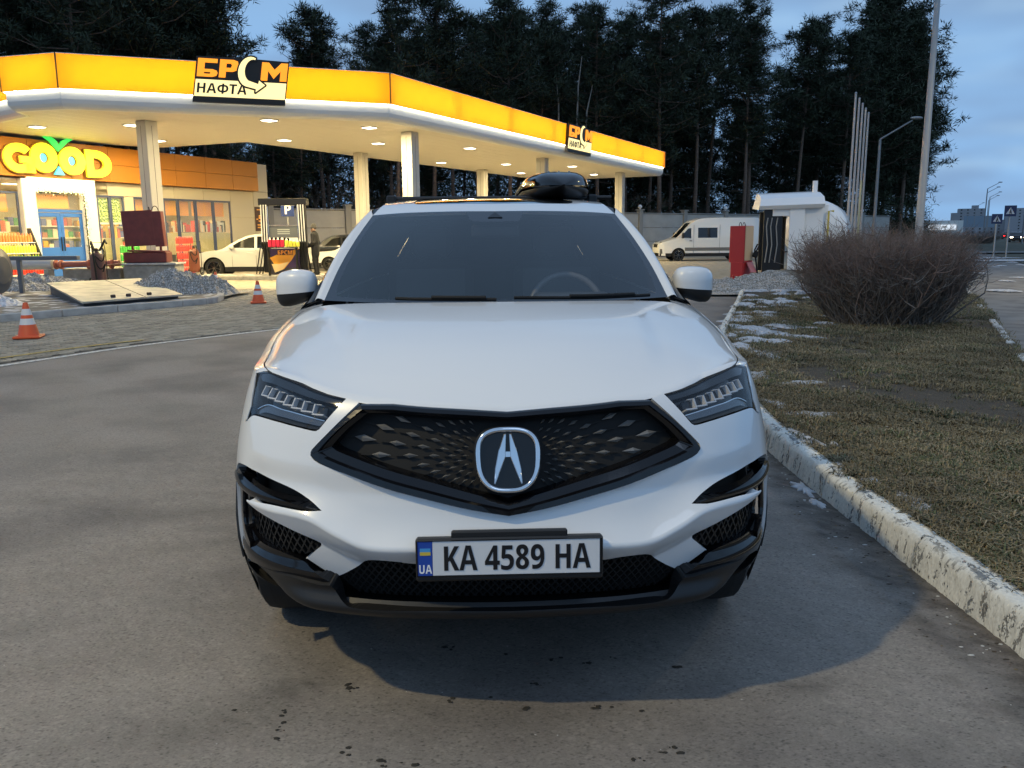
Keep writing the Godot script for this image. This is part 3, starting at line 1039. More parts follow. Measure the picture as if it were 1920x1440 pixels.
	for r in range(-110, 110):
		for c in range(-60, 60):
			var p := Vector2(-8.2, -15.0) + Vector2(cos(ang), -sin(ang)) * ((c + .5 * (absi(r) % 2)) * .2) + Vector2(sin(ang), cos(ang)) * (r * .1)
			if p.y < -23.5 or p.x < -13.5 or not Geometry2D.is_point_in_polygon(p, fp) or Geometry2D.is_point_in_polygon(p, isl):
				continue
			xf.append(Transform3D(bs * Basis(Vector3.FORWARD, rng.randf_range(-.02, .02)), Vector3(p.x, .018 + rng.randf_range(-.004, .004), p.y)))
			var v := rng.randf_range(.62, 1.2)
			cols.append(Color(.30 * v, .265 * v, .205 * v))
	var pm := mat(Color.WHITE, .85)
	pm.vertex_color_use_as_albedo = true
	mm("paver", pav.mesh(), pm, xf, cols, fo)
	# painted edge line and the worn yellow dash
	var lm := MB.new()
	ribbon(lm, ln, .11, .006)
	var wt := noise_tex(61, .03, [[0.0, lin(.26, .25, .23)], [.38, lin(.42, .41, .38)], [.46, lin(.62, .61, .57)], [1.0, lin(.70, .69, .65)]], 512, 5)
	struct("road_edge_line", lm, textured(wt, 1.0, .7))
	var yl := MB.new()
	ribbon(yl, spline2([Vector2(-6.9, -8.4), Vector2(-6.3, -9.85), Vector2(-5.75, -10.95), Vector2(-5.3, -11.6)], 5), .10, .026)
	struct("yellow_road_marking", yl, textured(noise_tex(62, .03, [[0.0, lin(.2, .17, .09)], [.45, lin(.38, .28, .09)], [1.0, lin(.55, .38, .10)]], 256, 4), 1.5, .8))
	lawn()
	kerb()
	debris()

# broken stone in bitumen: pale and dark chips of several sizes
func grain_tex() -> ImageTexture:
	var w := 1024
	var r := RandomNumberGenerator.new()
	r.seed = 77
	var d := PackedFloat32Array()
	d.resize(w * w)
	for i in w * w:
		d[i] = .62 + r.randf() * .26
	for i in 80000:
		var x := r.randi() % w
		var y := r.randi() % w
		var pale := r.randf() < .58
		var s := 1 + int(r.randf() * r.randf() * (4.0 if pale else 2.2))
		var v := r.randf_range(.80, 1.0) if pale else r.randf_range(.28, .5)
		var a := r.randf() * 3.0
		for dy in range(-s, s + 1):
			for dx in range(-s, s + 1):
				if dx * dx + dy * dy * (1.0 + a) <= s * s:
					var k := ((y + dy + w) % w) * w + (x + dx + w) % w
					d[k] = lerpf(d[k], v, .75)
	var img := Image.create(w, w, false, Image.FORMAT_L8)
	for y in w:
		for x in w:
			var v := d[y * w + x]
			v = lerpf(v, (d[y * w + (x + 1) % w] + d[((y + 1) % w) * w + x]) * .5, .35)
			v = pow(v, 1.0 / 2.2)
			img.set_pixel(x, y, Color(v, v, v))
	return ImageTexture.create_from_image(img)

func lawn() -> void:
	var mb := MB.new()
	mb.use_c = true
	var nz := fbm(71, .55, 5)
	var nf := fbm(72, 5.0, 3)
	var colour := func(x: float, z: float) -> Color:
		var n := nz.get_noise_2d(x, z * .7) + .35 * nf.get_noise_2d(x, z)
		var c := Vector3(.135, .11, .078).lerp(Vector3(.15, .138, .075), smoothstep(-.25, .3, n))
		c = c.lerp(Vector3(.125, .10, .074), smoothstep(.1, .45, -n))
		var d := x - kerb_x(z)
		c = c.lerp(Vector3(.085, .07, .054), smoothstep(.28, .08, d + .2 * nf.get_noise_2d(x * 2, z * 2)))
		return Color(c.x, c.y, c.z)
	var rows := []
	var z := 4.0
	while z > -62.0:
		rows.append(z)
		z -= .10 if z > -7.0 else (.25 if z > -16.0 else 1.0)
	for j in rows.size() - 1:
		var step := .1 if rows[j] > -7.0 else (.25 if rows[j] > -16 else 1.0)
		var z0: float = rows[j]
		var z1: float = rows[j + 1]
		var a0 := kerb_x(z0) + .09
		var a1 := kerb_x(z1) + .09
		if z0 < -22.2:
			a0 += (-22.2 - z0) * .497; a1 += (-22.2 - z1) * .497
		var b0 := path_x(z0)
		var b1 := path_x(z1)
		var k := maxi(2, ceili((b0 - a0) / step))
		for i in k:
			var p := []
			var q := []
			for s in [[0, 0], [1, 0], [1, 1], [0, 1]]:
				var t := float(i + s[0]) / k
				var x := lerpf(a0, b0, t) if s[1] == 0 else lerpf(a1, b1, t)
				var zz := z0 if s[1] == 0 else z1
				p.append(Vector3(x, lawn_y(x, zz), zz))
				q.append(colour.call(x, zz))
			for t in [[0, 2, 1], [0, 3, 2]]:
				for m in t:
					mb.v.append(p[m]); mb.c.append(q[m]); mb.n.append(Vector3(0, 1, 0))
	var lm := textured(noise_tex(73, .09, [[0.0, lin(.35, .33, .3)], [.5, lin(.8, .8, .78)], [1.0, lin(1, 1, 1)]], 512, 4), 1.6, .95)
	lm.vertex_color_use_as_albedo = true
	lm.heightmap_enabled = true
	lm.heightmap_texture = noise_tex(74, .05, [], 512, 4)
	lm.heightmap_scale = 2.5
	struct("lawn", mb, lm)
	# footpath beyond the lawn and verge on its far side
	var pb := MB.new()
	var pv := MB.new()
	for j in range(0, 60):
		var z0 := 4.0 - j * 1.2
		var z1 := z0 - 1.2
		pb.quad(Vector3(path_x(z0), .10, z0), Vector3(path_x(z0) + 3.4, .10, z0), Vector3(path_x(z1) + 3.4, .10, z1), Vector3(path_x(z1), .10, z1), Vector3.UP)
		pv.quad(Vector3(path_x(z0) + 3.4, .12, z0), Vector3(path_x(z0) + 40.0, .2, z0), Vector3(path_x(z1) + 40.0, .2, z1), Vector3(path_x(z1) + 3.4, .12, z1), Vector3.UP)
	struct("footpath", pb, textured(noise_tex(75, .012, [[0.0, lin(.11, .10, .095)], [.5, lin(.19, .178, .165)], [1.0, lin(.24, .228, .21)]], 512, 5), .25))
	struct("verge", pv, textured(noise_tex(76, .03, [[0.0, lin(.045, .04, .026)], [.5, lin(.075, .066, .04)], [1.0, lin(.10, .10, .05)]], 512, 5), .25))
	# white-painted edging stones of the footpath
	var es := Node3D.new()
	es.name = "path_edging"
	es.set_meta("kind", "structure")
	add_child(es)
	var em := boxm(Vector3(.09, .16, .92), .012)
	var et := textured(noise_tex(77, .02, [[0.0, lin(.16, .155, .15)], [.42, lin(.25, .25, .24)], [.5, lin(.55, .55, .53)], [1.0, lin(.66, .66, .64)]], 256, 5), .9)
	for i in 16:
		var zc := -7.4 - i * .9
		if i in [2, 6, 7, 10, 13]:
			continue
		var o := part(es, "edging_stone", em, et, Vector3(path_x(zc), .07 + rng.randf_range(-.02, .015), zc))
		o.rotation = Vector3(rng.randf_range(-.02, .02), -atan(.497) + rng.randf_range(-.02, .02), rng.randf_range(-.05, .05))
	# dry grass
	var bl := MB.new()
	for k in 7:
		var an := rng.randf() * TAU
		var r := rng.randf_range(0, .03)
		var base := Vector3(cos(an) * r, 0, sin(an) * r)
		var dr := Vector3(rng.randf_range(-1, 1), 0, rng.randf_range(-1, 1)).normalized()
		var h := rng.randf_range(.012, .032)
		var l := rng.randf_range(.015, .05)
		var sd := dr.cross(Vector3.UP) * .0017
		var mid := base + dr * l * .4 + Vector3(0, h, 0)
		var tip := base + dr * l + Vector3(0, h * rng.randf_range(.5, 1.1), 0)
		bl.quad(base - sd, base + sd, mid + sd, mid - sd, Vector3(0, 1, 0))
		bl.flat(mid - sd, mid + sd, tip, Vector3(0, 1, 0))
	var xf := []
	var cols := []
	for i in 90000:
		var zz := -1.6 - 16.0 * pow(rng.randf(), 1.7)
		var x0 := kerb_x(zz) + .10
		var x := lerpf(x0, minf(path_x(zz) + .1, x0 + 7.5), rng.randf())
		var n := nz.get_noise_2d(x, zz * .7) + .35 * nf.get_noise_2d(x, zz)
		if rng.randf() > .62 + n * 1.5:
			continue
		var s := rng.randf_range(.6, 1.4) * (1.0 + .04 * -zz) * (1.0 + 1.2 * maxf(0.0, nf.get_noise_2d(x * .7 + 9.0, zz * .7)))
		xf.append(Transform3D(Basis(Vector3.UP, rng.randf() * TAU).scaled(Vector3(s, s * rng.randf_range(.5, 1.0), s)), Vector3(x, lawn_y(x, zz) - .003, zz)))
		var d := clampf(rng.randf() + .5 * nz.get_noise_2d(x * 2.3 + 40.0, zz * 2.3), 0.0, 1.0)
		var c := Color(.225, .18, .092) if d < .5 else (Color(.30, .235, .14) if d < .84 else Color(.105, .12, .05))
		var v := rng.randf_range(.55, 1.2) * (1.0 + .55 * nz.get_noise_2d(x * 1.1 - 20.0, zz * 1.1))
		cols.append(Color(c.r * v, c.g * v, c.b * v))
	var gm := mat(Color.WHITE, .8)
	gm.vertex_color_use_as_albedo = true
	var go := mm("dry_grass", bl.mesh(), gm, xf, cols)
	tag(go, "short dry grass on the lawn beside the white kerb", "grass")
	snow()

func blob(mb: MB, c: Vector3, rx: float, rz: float, h: float, seed_: int, turn := 0.0, yf = null) -> void:
	var nn := fbm(seed_, 1.3, 4)
	var K := 26
	var rings := [1.0, .93, .8, .55, .25, 0.0]
	var pts := []
	for ri in rings.size():
		var row := []
		for i in K:
			var an := TAU * i / K
			var w := 1.0 + .95 * nn.get_noise_2d(cos(an) * 1.4, sin(an) * 1.4) + .28 * nn.get_noise_2d(cos(an) * 5.0, sin(an) * 5.0)
			var q = Vector2(cos(an) * rx, sin(an) * rz).rotated(turn) * w * rings[ri]
			var y: float = yf.call(c.x + q.x, c.z + q.y) if yf else c.y
			var hh := h * (1.0 - pow(rings[ri], 3.0)) * (1.0 + .5 * nn.get_noise_2d(q.x * 12.0, q.y * 12.0 + 4.0))
			row.append(Vector3(c.x + q.x, y + hh - (.006 if ri == 0 else 0.0), c.z + q.y))
		pts.append(row)
	for ri in rings.size() - 1:
		for i in K:
			var j := (i + 1) % K
			mb.quad(pts[ri][i], pts[ri][j], pts[ri + 1][j], pts[ri + 1][i], Vector3.UP)

func snow() -> void:
	var sm := textured(noise_tex(81, .04, [[0.0, lin(.26, .25, .24)], [.4, lin(.46, .46, .47)], [1.0, lin(.66, .67, .70)]], 256, 4), 1.2, .6)
	var mb := MB.new()
	var list := [[1.96, -4.2, .09, .13], [2.0, -3.84, .06, .22], [1.92, -5.25, .05, .22], [2.85, -9.16, .18, .5], [1.88, -4.5, .03, .06], [2.3, -7.6, .16, .3], [2.1, -6.3, .10, .22], [2.25, -5.9, .18, .10], [2.6, -7.2, .2, .08], [2.2, -8.4, .12, .3], [2.13, -3.6, .03, .06], [2.05, -5.0, .02, .05]]
	for i in list.size():
		var l: Array = list[i]
		blob(mb, Vector3(l[0], 0, l[1]), l[2], l[3], .014, 100 + i, rng.randf_range(-.3, .3), func(x, z): return lawn_y(x, z) + .004)
	for i in 95:
		var zz := rng.randf_range(-9.5, -24.0)
		var x := kerb_x(zz) + .12 + absf(rng.randfn(0, .45)) * (1.0 + (-zz - 10) * .14)
		blob(mb, Vector3(x, 0, zz), rng.randf_range(.03, .26), rng.randf_range(.03, .30), rng.randf_range(.015, .05), 200 + i, rng.randf() * 3, func(a, b): return lawn_y(a, b) + .002)
	blob(mb, Vector3(1.68, .003, -4.5), .04, .13, .012, 105)
	blob(mb, Vector3(1.66, .003, -4.25), .03, .07, .010, 112)
	for i in 26:
		var zz := rng.randf_range(-14, -44)
		var x := path_x(zz) + rng.randf_range(.0, 4.2)
		blob(mb, Vector3(x, .125, zz), rng.randf_range(.06, .5), rng.randf_range(.08, .3), .02, 300 + i, rng.randf() * 3)
	blob(mb, Vector3(24, .16, -38), 5.0, .5, .05, 340, 0.1)
	blob(mb, Vector3(22, .16, -42), 4.0, .4, .05, 341, -0.1)
	var o := part(self, "snow", mb, sm)
	tag(o, "thin patches of melting snow along the lawn edge", "snow", "", "stuff")

func kerb_tex() -> Array:
	# chipped whitewash over concrete: colour and height computed together
	var w := 1024
	var h := 512
	var img := Image.create(w, h, false, Image.FORMAT_RGB8)
	var ht := Image.create(w, h, false, Image.FORMAT_RGB8)
	var n1 := fbm(91, .016, 5)
	var n2 := fbm(92, .06, 4)
	var n3 := fbm(93, .006, 3)
	var cell := FastNoiseLite.new()
	cell.seed = 94
	cell.noise_type = FastNoiseLite.TYPE_CELLULAR
	cell.frequency = .011
	cell.cellular_return_type = FastNoiseLite.RETURN_DISTANCE2_SUB
	for j in h:
		for i in w:
			var a := n1.get_noise_2d(i, j)
			var b := n2.get_noise_2d(i, j)
			var big := n3.get_noise_2d(i, j)
			var cr := cell.get_noise_2d(i + b * 14.0, j + a * 20.0)
			var fine := n2.get_noise_2d(i * 2.7 + 300, j * 2.7)
			var paint := smoothstep(-.04, .02, a * .8 + .45 * b + .35 * fine + .3 * big + .33)
			var crack := smoothstep(-.93, -.975, cr)
			var con := Vector3(.15, .145, .135) * (1.0 + .7 * b)
			con = con.lerp(Vector3(.075, .10, .13), smoothstep(.1, .4, n3.get_noise_2d(i + 500, j * 1.4)) * .8)
			var white := Vector3(.70, .685, .62) * (1.0 + .22 * b + .18 * big)
			var c := con.lerp(white, paint)
			c = c.lerp(Vector3(.05, .045, .04), crack * .8)
			img.set_pixel(i, j, Color(c.x, c.y, c.z).linear_to_srgb())
			var hh := clampf(.35 + .4 * paint + .2 * b - .4 * crack, 0, 1)
			ht.set_pixel(i, j, Color(hh, hh, hh))
	return [ImageTexture.create_from_image(img), ImageTexture.create_from_image(ht)]

func kerb() -> void:
	var kt := kerb_tex()
	var km := textured(kt[0], .95, .85)
	km.heightmap_enabled = true
	km.heightmap_texture = kt[1]
	km.heightmap_scale = 1.0
	var root := Node3D.new()
	root.name = "kerb"
	root.set_meta("kind", "structure")
	add_child(root)
	var ps := spline2(KERB, 24)
	var L := 0.0
	var nxt := .35
	var run := [ps[0]]
	var rough := fbm(95, 9.0, 4)
	var dirt_joint := mat(lin(.035, .03, .025), .95)
	for i in range(1, ps.size()):
		L += ps[i].distance_to(ps[i - 1])
		run.append(ps[i])
		if L >= nxt or i == ps.size() - 1:
			nxt += 1.0
			kerb_stone(root, run, km, rough)
			if i < ps.size() - 1:
				var tg := (ps[i + 1] - ps[i - 1]).normalized()
				var sd := Vector2(-tg.y, tg.x)
				if sd.x < 0: sd = -sd
				var jm := MB.new()
				var jc := ps[i] + sd * .076
				box(jm, Vector3(jc.x, .06, jc.y), Vector3(.086, .165, .03), Basis(Vector3.UP, atan2(-sd.y, sd.x)))
				part(root, "joint", jm, dirt_joint)
			run = [ps[i]]

func kerb_stone(root: Node, run: Array, km: Material, rough: FastNoiseLite) -> void:
	# section: road face leans back a little, rounded and worn arris
	var sec := [Vector2(-.005, -.04), Vector2(.0, .04), Vector2(.008, .09), Vector2(.014, .118), Vector2(.022, .136), Vector2(.036, .147), Vector2(.055, .151), Vector2(.085, .152), Vector2(.115, .150), Vector2(.12, .08)]
	var q := []
	for i in run.size() - 1:
		for s in 4:
			q.append(run[i].lerp(run[i + 1], s / 4.0))
	q.append(run[-1])
	var m := q.size()
	if m < 3:
		return
	var mb := MB.new()
	var lift := rng.randf_range(-.006, .006)
	var rows := []
	for i in m:
		var t: Vector2 = (q[mini(i + 1, m - 1)] - q[maxi(i - 1, 0)]).normalized()
		var nn := Vector2(-t.y, t.x)
		if nn.x < 0: nn = -nn
		var p: Vector2 = q[i] + t * (.009 if i == 0 else (-.009 if i == m - 1 else 0.0))
		var row := []
		for k in sec.size():
			var s: Vector2 = sec[k]
			var d := rough.get_noise_3d(p.x, s.y * 3.0 + s.x * 2.0, p.y) * .010 + rough.get_noise_3d(p.x * 3, s.y * 8.0, p.y * 3) * .006
			var en := .012 if (i == 0 or i == m - 1) and k > 2 and k < 7 else 0.0
			var x := s.x + (d if k < 8 else 0.0) + en * .5
			var y := s.y + lift + (d * .8 if k > 2 and k < 9 else 0.0) - en
			row.append(Vector3(p.x + nn.x * x, y, p.y + nn.y * x))
		rows.append(row)
	# smooth normals from neighbours
	for i in m - 1:
		for k in sec.size() - 1:
			var hint := Vector3(-1, 1, 0)
			var nr := []
			for c in [[i, k], [i + 1, k], [i + 1, k + 1], [i, k + 1]]:
				var a: Vector3 = rows[mini(c[0] + 1, m - 1)][c[1]] - rows[maxi(c[0] - 1, 0)][c[1]]
				var b: Vector3 = rows[c[0]][mini(c[1] + 1, sec.size() - 1)] - rows[c[0]][maxi(c[1] - 1, 0)]
				var w := a.cross(b).normalized()
				if w.dot(Vector3(-.6, 1, 0)) < 0: w = -w
				nr.append(w)
			mb.tri(rows[i][k], rows[i + 1][k], rows[i + 1][k + 1], nr[0], nr[1], nr[2])
			mb.tri(rows[i][k], rows[i + 1][k + 1], rows[i][k + 1], nr[0], nr[2], nr[3])
	for e in [0, m - 1]:
		for k in range(1, sec.size() - 1):
			mb.flat(rows[e][0], rows[e][k], rows[e][k + 1], rows[e][0] - rows[1 if e == 0 else m - 2][0])
	part(root, "kerb_stone", mb, km)

func debris() -> void:
	# mud crumbs on the tarmac in front of the car, chips and dead leaves along the kerb
	var clod := MB.new()
	var nn := fbm(15, 1.0, 3)
	var K := 9
	for i in K:
		for j in 3:
			var f := func(a: int, b: int) -> Vector3:
				var an := TAU * a / K
				var r: float = [1.0, .8, .45, 0.0][b] * (1.0 + .7 * nn.get_noise_2d(cos(an) * 3.0, sin(an) * 3.0))
				return Vector3(cos(an) * r, [0.0, .35, .55, .6][b], sin(an) * r)
			clod.quad(f.call(i, j), f.call(i + 1, j), f.call(i + 1, j + 1), f.call(i, j + 1), Vector3.UP)
	var xf := []
	var cols := []
	var spots := [[-.72, -2.30], [-.71, -2.25], [-.70, -2.2], [-.685, -2.16], [-.55, -2.44], [-.53, -2.42], [-.5, -2.12], [-.485, -2.09], [-.38, -2.05], [-.36, -2.03], [-.31, -2.035], [-.11, -2.37], [-.2, -2.34], [.06, -2.44], [.03, -2.30], [.26, -2.31], [.30, -2.29], [.41, -2.3], [.46, -2.1], [.43, -2.08], [.15, -2.6], [.25, -2.58], [.34, -2.6], [-.02, -2.65], [.55, -2.55], [.5, -2.33], [-.22, -2.7], [.35, -2.05], [-.9, -2.3]]
	for s in spots:
		for k in rng.randi_range(1, 4):
			var r := rng.randf_range(.0025, .009)
			xf.append(Transform3D(Basis(Vector3.UP, rng.randf() * TAU).scaled(Vector3(r * rng.randf_range(.8, 1.8), r * .5, r)), Vector3(s[0] + rng.randfn(0, .012), .001, s[1] + rng.randfn(0, .01))))
			cols.append(Color(.022, .019, .014))
	for i in 260:
		var zz := rng.randf_range(-6.5, -1.7)
		var d := absf(rng.randfn(0, .13)) + .01
		var r := rng.randf_range(.002, .006)
		xf.append(Transform3D(Basis(Vector3.UP, rng.randf() * TAU).scaled(Vector3(r * rng.randf_range(.8, 2.5), r * .6, r)), Vector3(kerb_x(zz) - d, .001, zz)))
		var t := rng.randf()
		cols.append(Color(.55, .53, .48) if t < .3 else (Color(.05, .038, .026) if t < .75 else Color(.16, .12, .07)))
	for i in 500:
		var x := rng.randf_range(-3.0, 1.6)
		var zz := rng.randf_range(-7.0, -1.7)
		var r := rng.randf_range(.001, .0028)
		xf.append(Transform3D(Basis(Vector3.UP, rng.randf() * TAU).scaled(Vector3(r * 1.4, r * .6, r)), Vector3(x, .001, zz)))
		cols.append(Color(.42, .40, .37) if rng.randf() < .5 else Color(.07, .065, .06))
	for i in 420:
		var zz := -1.8 - 8.0 * pow(rng.randf(), 1.5)
		var x := kerb_x(zz) + .15 + rng.randf() * 3.0
		var r := rng.randf_range(.003, .010)
		xf.append(Transform3D(Basis(Vector3.UP, rng.randf() * TAU).scaled(Vector3(r * 2.2, r * .5, r * .7)), Vector3(x, lawn_y(x, zz) + .012, zz)))
		var t := rng.randf()
		cols.append(Color(.60, .57, .50) if t < .22 else (Color(.10, .07, .04) if t < .7 else Color(.24, .19, .11)))
	var m := mat(Color.WHITE, .8)
	m.vertex_color_use_as_albedo = true
	tag(mm("road_crumbs", clod.mesh(), m, xf, cols), "mud crumbs, pebbles and leaf bits strewn by the kerb", "debris")
# ---------------------------------------------------------------- filling station
func v3(p: Vector2, y: float) -> Vector3:
	return Vector3(p.x, y, p.y)

const CAN := [Vector2(-13.82, -23.88), Vector2(-12.27, -23.46), Vector2(-3.92, -26.49), Vector2(8.99, -50.95), Vector2(2.43, -54.41), Vector2(-9.85, -31.49), Vector2(-13.96, -33.24), Vector2(-18.1, -29.6), Vector2(-18.6, -28.3), Vector2(-15.73, -26.07), Vector2(-14.02, -24.75)]

func canopy() -> void:
	var t := thing("station_canopy", "filling station canopy with glowing yellow fascia on square white columns", "canopy")
	var poly := PackedVector2Array(CAN)
	var m := poly.size()
	var ax := Vector2(.4667, -.8843)
	var pr := Vector2(.8843, .4667)
	# soffit boards
	var idx := 0
	for k in range(-24, 40):
		var o := Vector2(-3.92, -26.49) + pr * (k * .6 - 6.0)
		var st := PackedVector2Array([o - ax * 40 + pr * .006, o + ax * 60 + pr * .006, o + ax * 60 + pr * .594, o - ax * 40 + pr * .594])
		for ip in Geometry2D.intersect_polygons(poly, st):
			var mb := MB.new()
			var tr := Geometry2D.triangulate_polygon(ip)
			for i in range(0, tr.size(), 3):
				mb.flat(v3(ip[tr[i]], 5.0), v3(ip[tr[i + 1]], 5.0), v3(ip[tr[i + 2]], 5.0), Vector3.DOWN)
			for i in ip.size():
				var a := ip[i]; var b := ip[(i + 1) % ip.size()]
				mb.quad(v3(a, 5.0), v3(b, 5.0), v3(b, 5.03), v3(a, 5.03), v3((b - a).orthogonal(), 0))
			part(t, "soffit_board", mb, M.soffit)
	var rm := MB.new()
	flat_poly(rm, poly, 5.04)
	flat_poly(rm, poly, 6.3)
	part(t, "roof_deck", rm, M.greymetal)
	# edge: white bullnose gutter, light strip under the fascia, glowing fascia
	var offs := func(d: float) -> Array:
		var r := []
		for i in m:
			var e0 := (poly[i] - poly[(i - 1 + m) % m]).normalized()
			var e1 := (poly[(i + 1) % m] - poly[i]).normalized()
			var n0 := Vector2(e0.y, -e0.x)
			var n1 := Vector2(e1.y, -e1.x)
			# outward: away from the inside
			var b := (n0 + n1).normalized()
			var sc := d / maxf(.4, b.dot(n0))
			r.append(poly[i] + b * sc)
		return r
	var sgn := 1.0 if Geometry2D.is_polygon_clockwise(poly) else -1.0
	var test: Array = offs.call(.1)
	if Geometry2D.is_point_in_polygon(test[2], poly):
		sgn = -1.0
	else:
		sgn = 1.0
	var prof := [[0.0, 4.992], [.09, 5.0], [.17, 5.05], [.225, 5.13], [.25, 5.24], [.25, 5.50]]
	var lines := []
	for q in prof:
		lines.append(offs.call(q[0] * sgn))
	var fo: Array = offs.call(.34 * sgn)
	var fi: Array = offs.call(.02 * sgn)
	var ft: Array = offs.call(.10 * sgn)
	var names := {0: 1, 1: 1, 2: 1}
	for i in m:
		var j := (i + 1) % m
		var g := MB.new()
		var out := v3((poly[j] - poly[i]).orthogonal().normalized() * sgn, 0)
		if (v3(lines[3][i], 0) - v3(poly[i], 0)).dot(out) < 0: out = -out
		for k in prof.size() - 1:
			var e := [v3(lines[k][i], prof[k][1]), v3(lines[k][j], prof[k][1]), v3(lines[k + 1][j], prof[k + 1][1]), v3(lines[k + 1][i], prof[k + 1][1])]
			var d2 := Vector2(prof[k + 1][0] - prof[k][0], prof[k + 1][1] - prof[k][1])
			g.quad(e[0], e[1], e[2], e[3], out * d2.y + Vector3.DOWN * d2.x)
		part(t, "gutter", g, M.white_metal)
		# fascia in lengths of less than five metres
		var len_: float = fo[i].distance_to(fo[j])
		var cnt := maxi(1, ceili(len_ / 4.6))
		for c in cnt:
			var a: Vector2 = fo[i].lerp(fo[j], float(c) / cnt)
			var b: Vector2 = fo[i].lerp(fo[j], float(c + 1) / cnt)
			var a2: Vector2 = fi[i].lerp(fi[j], float(c) / cnt)
			var b2: Vector2 = fi[i].lerp(fi[j], float(c + 1) / cnt)
			var fm := MB.new()
			fm.quad(v3(a, 5.50), v3(b, 5.50), v3(b, 6.42), v3(a, 6.42), out)
			part(t, "fascia_light_panel", fm, M.fascia_sheet if i in [0, 1, 2, 9, 10] else M.fascia)
			if i in [0, 1, 2, 9, 10]:
				for yy in [5.76, 6.14]:
					var tb := MB.new()
					var ta: Vector2 = ft[i].lerp(ft[j], (c + .03) / cnt)
					var tc: Vector2 = ft[i].lerp(ft[j], (c + .97) / cnt)
					tube(tb, [v3(ta, yy), v3(tc, yy)], .02, 6)
					part(t, "tube_light", tb, M.tube)
			var bk := MB.new()
			bk.quad(v3(a2, 5.47), v3(b2, 5.47), v3(b2, 6.45), v3(a2, 6.45), -out)
			bk.quad(v3(a, 6.425), v3(b, 6.425), v3(b2, 6.45), v3(a2, 6.45), Vector3.UP)
			var ao := a + Vector2(out.x, out.z) * .012
			var bo := b + Vector2(out.x, out.z) * .012
			bk.quad(v3(a, 6.42), v3(b, 6.42), v3(bo, 6.405), v3(ao, 6.405), out)
			bk.quad(v3(a, 6.425), v3(b, 6.425), v3(bo, 6.42), v3(ao, 6.42), Vector3.UP)
			bk.quad(v3(bo, 6.405), v3(ao, 6.405), v3(ao, 6.42), v3(bo, 6.42), out)
			bk.quad(v3(a2, 5.495), v3(b2, 5.495), v3(b, 5.495), v3(a, 5.495), Vector3.DOWN)
			part(t, "fascia_tray", bk, M.tray_white)
			if i in [0, 1, 2, 9, 10]:
				var ls := MB.new()
				var s0 := a.lerp(a2, .26); var s1 := b.lerp(b2, .26)
				var s2 := b.lerp(b2, .12); var s3 := a.lerp(a2, .12)
				ls.quad(v3(s0, 5.488), v3(s1, 5.488), v3(s2, 5.488), v3(s3, 5.488), Vector3.DOWN)
				part(t, "strip_light", ls, M.strip)
		# corner joints of the fascia
		if i in [0, 1, 2, 3]:
			var jm := MB.new()
			box(jm, v3(fo[i], 5.96), Vector3(.035, .93, .035), Basis(Vector3.UP, .4))
			part(t, "fascia_joint", jm, M.fascia_trim)
	# columns
	var cb := Basis(Vector3.UP, atan2(-pr.y, pr.x))
	var cp := [[-11.13, -25.85], [-3.46, -29.03], [-6.41, -35.91], [-1.52, -45.12], [1.49, -38.97], [6.33, -48.15]]
	for i in cp.size():
		var o := MeshInstance3D.new()
		o.name = "column"
		o.mesh = boxm(Vector3(.44, 5.0, .44), .012)
		o.material_override = M.column
		o.transform = Transform3D(cb, Vector3(cp[i][0], 2.5, cp[i][1]))
		t.add_child(o, true)
		var f := MB.new()
		box(f, Vector3(0, -2.35, 0), Vector3(.52, .7, .52), Basis(), .02)
		part(o, "column_foot", f, M.concrete)
		for s in [[.222, 0], [0, .222]]:
			var sm := MB.new()
			box(sm, Vector3(s[0], .2, s[1]), Vector3(.004 if s[0] > 0 else .012, 4.3, .004 if s[1] > 0 else .012))
			part(o, "seam", sm, M.seam)
		if i == 1:
			var dk := MB.new()
			lathe(dk, [Vector2(0, .235), Vector2(.19, .235), Vector2(.19, .225), Vector2(0, .224)], 20, Transform3D(Basis(Vector3.RIGHT, PI / 2), Vector3(-.02, -.2, 0)))
			part(o, "round_sticker", dk, M.orange)
	# downlights
	for l in [[-7.34, -25.75], [-8.29, -30.9], [-5.05, -32.17], [-1.64, -34.13], [-3.35, -40.54], [-.21, -41.7], [3.2, -43.27], [-12.86, -30.77], [-15.02, -26.82], [-4.6, -27.6], [.6, -47.5], [4.9, -49.0], [-11.9, -26.6]]:
		var o := MB.new()
		box(o, Vector3(l[0], 4.985, l[1]), Vector3(.42, .03, .42), cb, .006)
		var n := part(t, "downlight", o, M.white_metal)
		var e := MB.new()
		box(e, Vector3(l[0], 4.966, l[1]), Vector3(.34, .012, .34), cb)
		part(n, "light_panel", e, M.led)
		var al := AreaLight3D.new()
		al.name = "downlight_light"
		al.area_size = Vector2(.34, .34)
		al.light_energy = 35.0
		al.light_color = Color(1.0, .90, .66)
		al.shadow_enabled = true
		al.area_range = 40.0
		al.position = Vector3(l[0], 4.955, l[1])
		al.rotation = Vector3(-PI / 2, 0, 0)
		add_child(al)
	brand_sign(t, Vector2(-12.27, -23.46), Vector2(-3.92, -26.49), 3.28, 2.55, 5.29, 1.26)
	brand_sign(t, Vector2(-3.92, -26.49), Vector2(8.99, -50.95), 13.0, 2.75, 5.18, 1.26)

